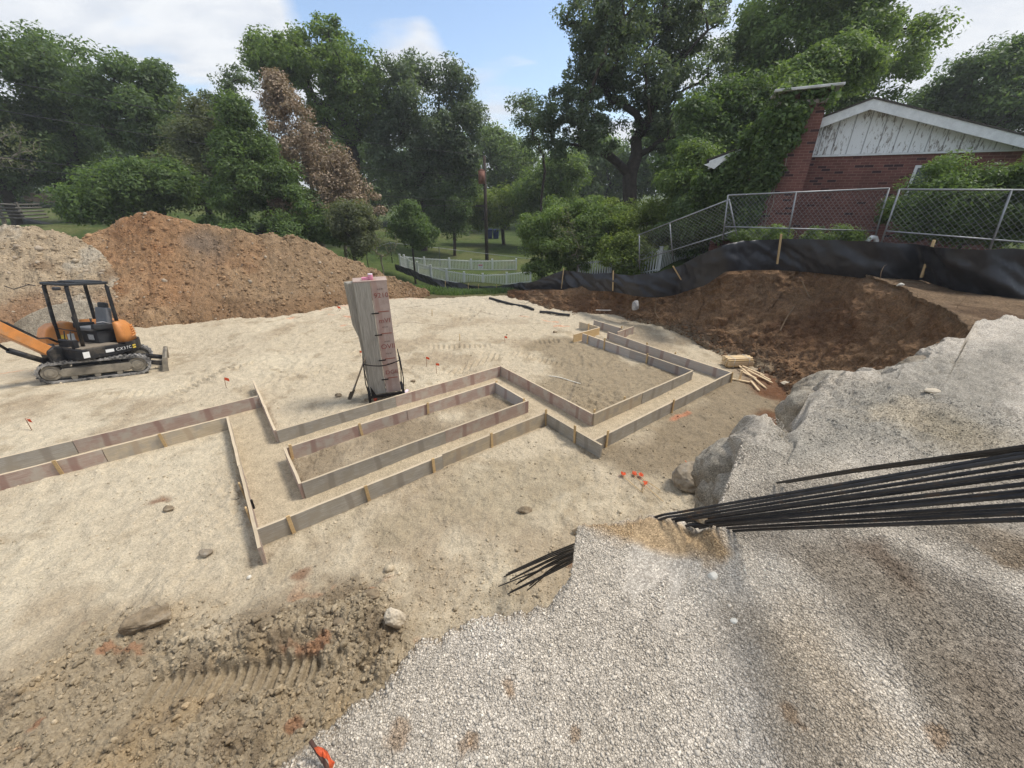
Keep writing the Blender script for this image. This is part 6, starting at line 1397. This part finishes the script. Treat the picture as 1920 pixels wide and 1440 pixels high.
def limbs(base, C, r0, fork, seed, wig=.12):
    """grow limbs: every clump hangs on the nearest earlier node; radius by number of tips carried"""
    r = np.random.default_rng(seed); nodes = [np.array(base, float)]; par = [-1]
    top = np.array([base[0], base[1], 0]) + 0; cen = C.mean(0)
    n0 = 5
    for i in range(1, n0 + 1):
        t = i / n0; p = np.array(base) + (np.array([cen[0] * .25 + base[0] * .75, cen[1] * .25 + base[1] * .75, base[2] + fork]) - base) * t; p[:2] += r.normal(0, .05 * fork * .3, 2) * t; nodes.append(p); par.append(i - 1)
    hub = nodes[-1]; order = np.argsort(np.linalg.norm(C - hub, axis=1)); leafs = []
    for i in order:
        NN = np.array(nodes[3:]); dd = np.linalg.norm(NN - C[i], axis=1); dh = np.linalg.norm(NN - hub, axis=1); j = int(np.argmin(dd + .28 * dh)) + 3
        a, b = nodes[j], C[i]; cur = j; seg = 3
        for s in range(1, seg + 1):
            t = s / seg; p = a + (b - a) * t; L = np.linalg.norm(b - a); p = p + (r.normal(0, wig * L * .25, 3) if s < seg else 0); p[2] += .10 * L * math.sin(math.pi * t); nodes.append(p); par.append(cur); cur = len(nodes) - 1
        leafs.append(cur)
    cnt = np.zeros(len(nodes))
    for l in leafs:
        c = l
        while c >= 0: cnt[c] += 1; c = par[c]
    cnt = np.maximum(cnt, 1); rad = r0 * (cnt / cnt.max()) ** .5; rad = np.clip(rad, r0 * .03, None); rad[0] *= 1.25
    return [(nodes[par[i]], nodes[i], rad[par[i]] if par[i] < n0 else min(rad[par[i]], rad[i] * 1.25), rad[i]) for i in range(1, len(nodes))]
ntree = [0]
def tree(name, label, crowns, leaf, per=260, ls=.26, clump=.75, nclump=90, trunk=None, r0=.28, fork=None, cat='tree', group=None, gap=.25, hollow=.45, seed=None, flat=.75, cone=None, lean=0, base=None, wood=None, droop=0, aspect=.5, twigs=None):
    """crowns rows: centre px, centre py, half width px, half height px, distance"""
    ntree[0] += 1; seed = seed or 1000 + ntree[0] * 13; r = np.random.default_rng(seed); C = []; RD = []
    tot = sum(c[2] * c[3] for c in crowns)
    for (px, py, hw, hh, Yd) in crowns:
        c = at(px, py, Yd); s = Yd / (C_ - (py - 720) / F * S_); ppm = F / s; rx, rz = hw / ppm, hh / ppm * .98; rx, rz = (max(.6 * rx, rx - .6 * clump), max(.6 * rz, rz - .7 * clump)) if cat == 'tree' else (rx * .97, rz * .97); n = max(6, int(nclump * hw * hh / tot))
        d = r.normal(size=(n * 3, 3)); d /= np.linalg.norm(d, axis=1, keepdims=True); q = hollow + (1 - hollow) * r.random(n * 3) ** .6; p = d * q[:, None]
        if cone is not None:
            t = r.random(n * 3) ** .7; a = r.uniform(0, 2 * np.pi, n * 3); w_ = (t * (1 - cone) + cone * t) * (.35 + .65 * r.random(n * 3) ** .5); p = np.stack([w_ * np.cos(a) + lean * (t - .5), w_ * np.sin(a), 1 - 2 * t], -1)
        keep = fbm(p[:, 0] * 2 + seed, p[:, 1] * 2, p[:, 2] * 2, 2, 1.1, seed % 97) > -gap * 0 - .35 + gap
        p = p[keep][:n] if keep.sum() >= n * .5 else p[:n]
        C.append(c + p * np.array([rx, rx * .9, rz])); RD.append(np.full(len(p), clump) * r.uniform(.55, 1.35, len(p)))
    C = np.concatenate(C); RD = np.concatenate(RD)
    if cat == 'tree' and cone is None and len(C) > 30:      # stray leading shoots break the outline
        k = r.random(len(C)) < .16; c0 = C.mean(0); C[k] = c0 + (C[k] - c0) * (1 + r.uniform(.03, .13, (int(k.sum()), 1)))
    V = leaf_cloud(C, RD * 1.1, int(per * (.70 if cat == 'tree' else .85)), ls * .86, r, flat, droop, aspect)
    cx, cy = C[:, 0].mean(), C[:, 1].mean()
    if base is not None: bx, by = at(base[0], base[1], base[2])[:2]
    else: bx, by = cx, cy
    bz = gz(bx, by) - .3; org = np.array([bx, by, bz])
    o = empty(name, org); tag(o, label, cat, group)
    nq = len(V) // 4; link('crown' if cat == 'tree' else 'foliage', np_mesh('crown', V - org, np.arange(nq * 4).reshape(-1, 4), False), LV[leaf], o)
    zmin = C[:, 2].min(); fk = fork if fork is not None else max(.6, (zmin - bz) * .8 + .6)
    sub = C if len(C) < 170 else C[r.choice(len(C), 170, replace=False)]
    Vt, Ft = tubes_np(limbs(org, sub, r0, fk, seed + 1)); link('trunk' if cat == 'tree' else 'stem', np_mesh('trunk', Vt - org, Ft, True), wood or M_bark, o)
    return o
BG = 'trees behind the building site'
# --- left group
tree('broadleaf_tree', 'tall dark tree cut by the left frame edge', [(20,170,120,130,32),(-60,260,140,120,32)], 'dark', 420, .30, 1.15, 120, r0=.35, group=BG, base=(10,370,32))
tree('broadleaf_tree', 'dark tree with pointed top second from the left frame edge', [(120,180,85,110,36),(90,280,100,80,36)], 'mid', 420, .30, 1.1, 120, r0=.35, group=BG, base=(110,365,36))
tree('broadleaf_tree', 'full green tree left of the grey olive tree', [(270,205,100,98,34),(330,260,80,90,33)], 'dark', 440, .30, 1.05, 130, r0=.35, group=BG, base=(290,380,34))
tree('bare_tree', 'tree with bare grey branches at the left frame edge', [(10,270,60,60,27)], 'olive', 16, .2, .6, 60, r0=.10, group=BG, base=(-30,350,27), wood=M_twig)
tree('broadleaf_tree', 'wide low leafy tree at the foot of the left trees beside the brown mound', [(215,365,95,62,24),(290,345,90,60,25),(170,395,50,35,23.5)], 'mid', 340, .22, .75, 130, r0=.12, group=BG, base=(230,430,24), cat='tree')
tree('broadleaf_tree', 'greyish olive tree between the green trees and the dead brown conifer', [(400,265,75,85,30),(360,330,70,60,29)], 'olive', 420, .22, .8, 110, r0=.2, group=BG, base=(390,420,30), gap=.1)
tree('broadleaf_tree', 'thin sparse treetop showing above the olive tree', [(440,165,48,42,31),(420,205,45,40,31)], 'blue', 90, .22, .5, 60, r0=.12, group=BG, base=(450,420,31), gap=.2)
tree('conifer_tree', 'dead brown conifer leaning behind the dark green tree', [(562,265,128,140,27.5),(600,320,70,75,27.5),(540,230,40,70,27.5)], 'brown', 300, .17, .5, 190, r0=.2, group=BG, cone=.9, lean=.5, base=(600,440,27.5), gap=.0, wood=M_twig, droop=.6)
tree('conifer_tree', 'brown thinning conifer branch mass right of the dead conifer', [(640,345,38,70,26.5)], 'brown', 220, .17, .55, 40, r0=.1, group=BG, base=(640,440,26.5), gap=.05, wood=M_twig)
tree('conical_tree', 'dark green conical tree in front of the dead brown conifer', [(480,330,150,138,24.5)], 'mid', 470, .19, .62, 170, r0=.2, group=BG, cone=.95, lean=.2, base=(495,455,24.5), gap=.02)
tree('shrub', 'grey green shrub at the right shoulder of the brown mound', [(660,425,46,48,23.5)], 'olive', 420, .16, .5, 60, r0=.07, group='shrubs round the site', cat='shrub', base=(660,475,23.5))
# --- centre
tree('oak_tree', 'tallest spreading oak with trunks showing left of centre', [(600,120,125,66,40),(670,170,75,75,40),(535,120,80,40,40),(640,225,85,60,41),(500,95,45,30,40)], 'light', 210, .32, .85, 300, r0=.55, fork=6.5, group=BG, base=(690,440,40), gap=.32, hollow=.5)
tree('broadleaf_tree', 'dense rounded tree in the centre left of the utility pole', [(800,215,110,112,41),(855,260,58,120,40.5),(760,300,90,90,41)], 'blue', 440, .30, 1.0, 190, r0=.4, group=BG, base=(790,440,41), gap=.32)
tree('broadleaf_tree', 'lower drooping boughs hanging behind the utility pole', [(845,385,52,62,39.5),(875,330,30,50,40)], 'dark', 420, .24, .8, 70, r0=.15, group=BG, base=(850,445,39.5), droop=.8)
tree('small_tree', 'small fresh green tree behind the white picket fence left end', [(778,430,50,42,28),(765,400,28,25,28)], 'mid', 380, .18, .55, 60, r0=.07, group='shrubs round the site', base=(775,490,28))
tree('bare_shrub', 'leafless grey shrub between the mound and the small green tree', [(718,455,32,40,25.5)], 'olive', 6, .15, .4, 60, r0=.05, group='shrubs round the site', cat='shrub', base=(715,490,25.5), wood=M_twig)
tree('broadleaf_tree', 'far pale green tree right of the utility pole top', [(955,310,55,62,62),(925,270,40,35,62)], 'light', 420, .45, 1.7, 70, r0=.4, group=BG, base=(950,430,62))
tree('broadleaf_tree', 'yellowish tree low behind the utility pole', [(945,390,55,45,47),(900,400,40,40,47)], 'yellow', 340, .30, 1.1, 70, r0=.2, group=BG, base=(945,440,47))
tree('broadleaf_tree', 'pale tree screening the distant grey roof', [(1015,360,52,55,44),(1060,330,50,60,44)], 'light', 380, .30, 1.1, 80, r0=.2, group=BG, base=(1020,440,44))
for i, (px, py, hw, hh, Yd, lf, lb) in enumerate(((170,300,150,80,60,'dark','far dark tree filling the gap behind the left trees'),(430,330,140,90,58,'dark','far dark tree behind the conical tree'),(680,330,110,90,60,'dark','far tree behind the oak trunks'),(830,340,90,90,64,'mid','far tree behind the dense rounded tree'),(1110,330,120,80,66,'mid','far tree behind the big leaning tree'),(1290,300,130,100,60,'dark','far tree behind the thicket by the house'),(-120,300,160,120,50,'dark','far dark tree beyond the left frame edge'))):
    tree('broadleaf_tree', lb, [(px, py, hw, hh, Yd)], lf, 420, .55, 2.3, 80, r0=.4, group=BG, base=(px, 420, Yd))
# --- right
tree('maple_tree', 'large open crowned tree with dark forking trunk right of centre', [(1200,95,150,115,27),(1110,190,95,105,27),(1280,190,105,110,27.5),(1040,235,45,75,27),(1150,20,115,80,27),(1290,40,90,80,27.5)], 'blue', 150, .22, .5, 600, r0=.46, fork=3.4, group=BG, base=(1192,400,27), gap=.34, hollow=.3, seed=4242)
tree('broadleaf_tree', 'slim sparse sapling leaning left of the large open tree', [(985,215,48,42,30),(1000,260,35,40,30)], 'blue', 120, .2, .5, 44, r0=.09, group=BG, base=(1020,420,30), gap=.3)
tree('broadleaf_tree', 'tallest bright green tree behind the chimney, cut by the top edge', [(1500,70,130,120,31),(1610,110,120,110,31),(1420,120,70,90,31),(1560,-30,160,90,32)], 'light', 400, .26, .9, 300, r0=.35, fork=6, group=BG, base=(1560,330,31), gap=.2)
tree('broadleaf_tree', 'lighter green tree close behind the chimney cap', [(1560,130,85,60,23),(1500,165,75,55,22.5),(1460,210,70,60,22)], 'light', 400, .2, .62, 120, r0=.15, group=BG, base=(1530,330,23))
tree('broadleaf_tree', 'dark tree over the right end of the house roof', [(1850,175,110,95,36),(1950,200,110,100,36),(1760,200,60,60,37)], 'dark', 430, .30, 1.15, 170, r0=.35, group=BG, base=(1850,330,36))
tree('broadleaf_tree', 'thicket tree between the large open tree and the ivy', [(1335,235,75,85,22),(1290,300,70,70,21.5),(1390,210,60,70,22)], 'mid', 380, .2, .65, 130, r0=.12, group=BG, base=(1320,420,22))
tree('broadleaf_tree', 'yellow green sapling left of the broken eave', [(1310,290,50,40,19),(1290,335,60,40,19)], 'light', 300, .16, .5, 60, r0=.07, group=BG, base=(1300,430,19))
SH = 'shrubs round the site'
tree('bush', 'big tangled green bush covering the end of the picket fence', [(1060,450,85,62,20),(1010,470,42,45,20),(1120,430,70,55,20),(1080,405,70,40,21),(1010,420,30,40,20)], 'light', 400, .13, .42, 190, r0=.06, group=SH, cat='shrub', base=(1070,510,20), gap=.1, wood=M_twig)
tree('bush', 'yellow green bush right of the big tangled bush', [(1200,420,65,42,19.5),(1250,410,60,35,20),(1170,480,40,40,18),(1150,400,50,30,21)], 'yellow', 380, .13, .42, 140, r0=.05, group=SH, cat='shrub', base=(1195,500,19), gap=.1, wood=M_twig)
tree('bush', 'dry twiggy shrub in front of the big tangled bush', [(1085,465,60,42,19),(1060,430,40,40,19)], 'olive', 14, .12, .3, 80, r0=.035, group=SH, cat='shrub', base=(1085,512,19), wood=M_twig)
tree('bush', 'dark bush behind the tilted chain link panel', [(1330,400,75,45,18),(1400,395,50,40,17),(1280,440,50,30,18)], 'dark', 360, .15, .5, 110, r0=.05, group=SH, cat='shrub', base=(1340,450,18))
tree('bush', 'low bright weeds between the chain link panel and the black fabric', [(1430,440,60,14,12.9),(1560,440,60,14,12.7)], 'light', 220, .08, .2, 70, r0=.02, group=SH, cat='shrub', base=(1480,455,12.9))
tree('shrub', 'large leafy shrub in front of the house window behind the right chain link panel', [(1800,385,95,62,11.6),(1740,400,75,50,11.8),(1880,380,80,80,11.2),(1770,345,60,40,11.9),(1960,360,80,90,11)], 'mid', 420, .10, .34, 260, r0=.05, group=SH, cat='shrub', base=(1800,455,11.8), gap=.1, aspect=.4)
# --- ivy over chimney and house corner (clumps hugging the brick)
r = np.random.default_rng(77); C = []
def hw_(x, y, z): p = HO + HU * x + HV * y; return np.array([p[0], p[1], z])
for i in range(330):
    t = r.random(); z = 2.6 + 3.75 * r.random(); xr_ = np.interp(z, [2.4, 3.4, 4.6, 5.6, 6.6], [cx0 - .1, cx0 + .08, cx0 + .38, cx0 + .55, cx0 + .8]); xl_ = np.interp(z, [2.4, 4.6, 5.2, 6.8], [cx0 - 2.3, cx0 - 1.9, cx0 - .9, cx0 - .2]); x = xl_ + (xr_ - xl_) * r.random() ** .8
    y = (-.72 if x > cx0 - .3 else (-.15 - .3 * r.random())) - r.random() * .18; C.append(hw_(x, y, z))
for i in range(9): C.append(hw_(cx0 + (cx1 - cx0) * r.random(), -.35 - .4 * r.random(), ctop + .12 + .15 * r.random()))
C = np.array(C); V = leaf_cloud(C, np.full(len(C), .26) * r.uniform(.6, 1.4, len(C)), 130, .13, r, .9, .8, .7); org = hw_(cx0, -.8, HG)
o = empty('ivy', org); tag(o, 'thick green ivy climbing over the chimney and house corner', 'ivy'); link('foliage', np_mesh('foliage', V - org, np.arange(len(V)).reshape(-1, 4)), LV['mid'], o)
for k in range(5):
    x = cx0 + r.uniform(-.2, .5); pts = [hw_(x + .12 * math.sin(j * 1.3 + k), -.80 - .05 * (j % 2), HG + .2 + j * .55) - org for j in range(9)]; m = MB(); m.tube([tuple(q) for q in pts], .012, 5); m.build('vine_stem', M_twig, o)
# --- grass tufts along the far pit edge and weeds on the bank
def blades(name, label, pos, h, mat, seed):
    r = np.random.default_rng(seed); n = len(pos); a = r.uniform(0, 2 * np.pi, n); hh = h * r.uniform(.5, 1.4, n); d = np.stack([np.cos(a), np.sin(a), 0 * a], -1); w = .012
    tip = pos + d * (hh * r.uniform(.1, .7, n))[:, None] + np.array([0, 0, 1]) * hh[:, None]; s = np.stack([-np.sin(a), np.cos(a), 0 * a], -1) * w
    mid = (pos + tip) / 2 + np.array([0, 0, .12]) * hh[:, None]; V = np.stack([pos - s, pos + s, mid + s * .8, mid - s * .8, mid - s * .8, mid + s * .8, tip + s * .1, tip - s * .1], 1)
    return tag(link(name, np_mesh(name, V.reshape(-1, 3), np.arange(n * 8).reshape(-1, 4)), mat), label, 'grass', kind='stuff')
pp = []
for (x0, y0), (x1, y1), n, sp in (((800,552),(860,560),900,.35),((840,556),(935,553),1800,.5),((930,552),(1000,546),700,.4),((700,545),(800,552),500,.5),((745,510),(860,552),1600,.7),((860,552),(950,552),1400,.6)):
    a, b = at(x0, y0, 18.9), at(x1, y1, 18.9 if y1 < 553 else 18.6); t = rng.random(n)[:, None]; q = a + (b - a) * t; q[:, 0] += rng.normal(0, .2, n); q[:, 1] += np.abs(rng.normal(0, sp * 2.0, n)) - .2; q[:, 2] = np.maximum(ground_h(q[:, 0], q[:, 1]), pit_h(q[:, 0], q[:, 1])) - .02; pp.append(q)
blades('grass', 'rough grass and weeds along the far edge of the pit', np.concatenate(pp), .16, LV['mid'], 5)
# --- roots hanging from the bank
r = np.random.default_rng(91); M_root = plain('root', (.22, .15, .09), .9, 0, .3, 8)
rb_ = empty('roots', BANK_P[nv1 - 4, 300]); tag(rb_, 'tangled pale roots hanging out of the cut soil bank', 'roots', kind='stuff')
m = MB(); o0 = BANK_P[nv1 - 4, 300]
for i in range(150):
    j = int(r.integers(150, 520)); k = int(r.integers(int(nv1 * .55), nv1 + 4)); p = BANK_P[k, j].copy(); n_ = BANK_N[k, j]; d = n_ * r.uniform(.4, 1) + r.normal(0, .5, 3); L = r.uniform(.15, .55); pts = [p - n_ * .03]
    for s in range(5): d = d + np.array([0, 0, -.45]) + r.normal(0, .25, 3); d /= np.linalg.norm(d); pts.append(pts[-1] + d * L / 5)
    r_ = r.uniform(.003, .009); m.tube([tuple(q - o0) for q in pts], [r_, r_, r_ * .9, r_ * .7, r_ * .5, r_ * .3], 4)
for a, b, c in (((1462,624),(1475,600),(1490,578)),((1232,560),(1228,585),(1236,600)),((1520,560),(1512,545),(1505,530))):
    pts = []
    for px, py in (a, b, c):
        pr_ = (BANK_P[..., 0] / (BANK_P[..., 1] * C_ + (CH - BANK_P[..., 2]) * S_) * F + 960 - px) ** 2 + (((CH - BANK_P[..., 2]) * C_ - BANK_P[..., 1] * S_) / (BANK_P[..., 1] * C_ + (CH - BANK_P[..., 2]) * S_) * F + 720 - py) ** 2
        ii = np.unravel_index(np.argmin(pr_), pr_.shape); pts.append(BANK_P[ii] + BANK_N[ii] * .04 - o0)
    m.tube([tuple(q) for q in cat_rom(pts, 5)], .018, 5)
m.build('root_strands', M_root, rb_)

# ============================================================ thin haze volume added to lift the dark tree shadows
m_h = bpy.data.materials.new('shadow_lift_haze'); m_h.use_nodes = True; nh = m_h.node_tree; nh.nodes.remove(nh.nodes['Principled BSDF'])
pv = nh.nodes.new('ShaderNodeVolumePrincipled'); pv.inputs['Color'].default_value = (.93, .96, 1, 1); pv.inputs['Density'].default_value = .001; nh.links.new(pv.outputs[0], nh.nodes['Material Output'].inputs['Volume'])
m = MB(); m.box((0, 0, 13), (2100, 2100, 66)); o = m.build('haze', m_h); o['kind'] = 'stuff'; o['label'] = 'thin pale haze over the whole site, added to lift the tree shadows'; o['category'] = 'haze'
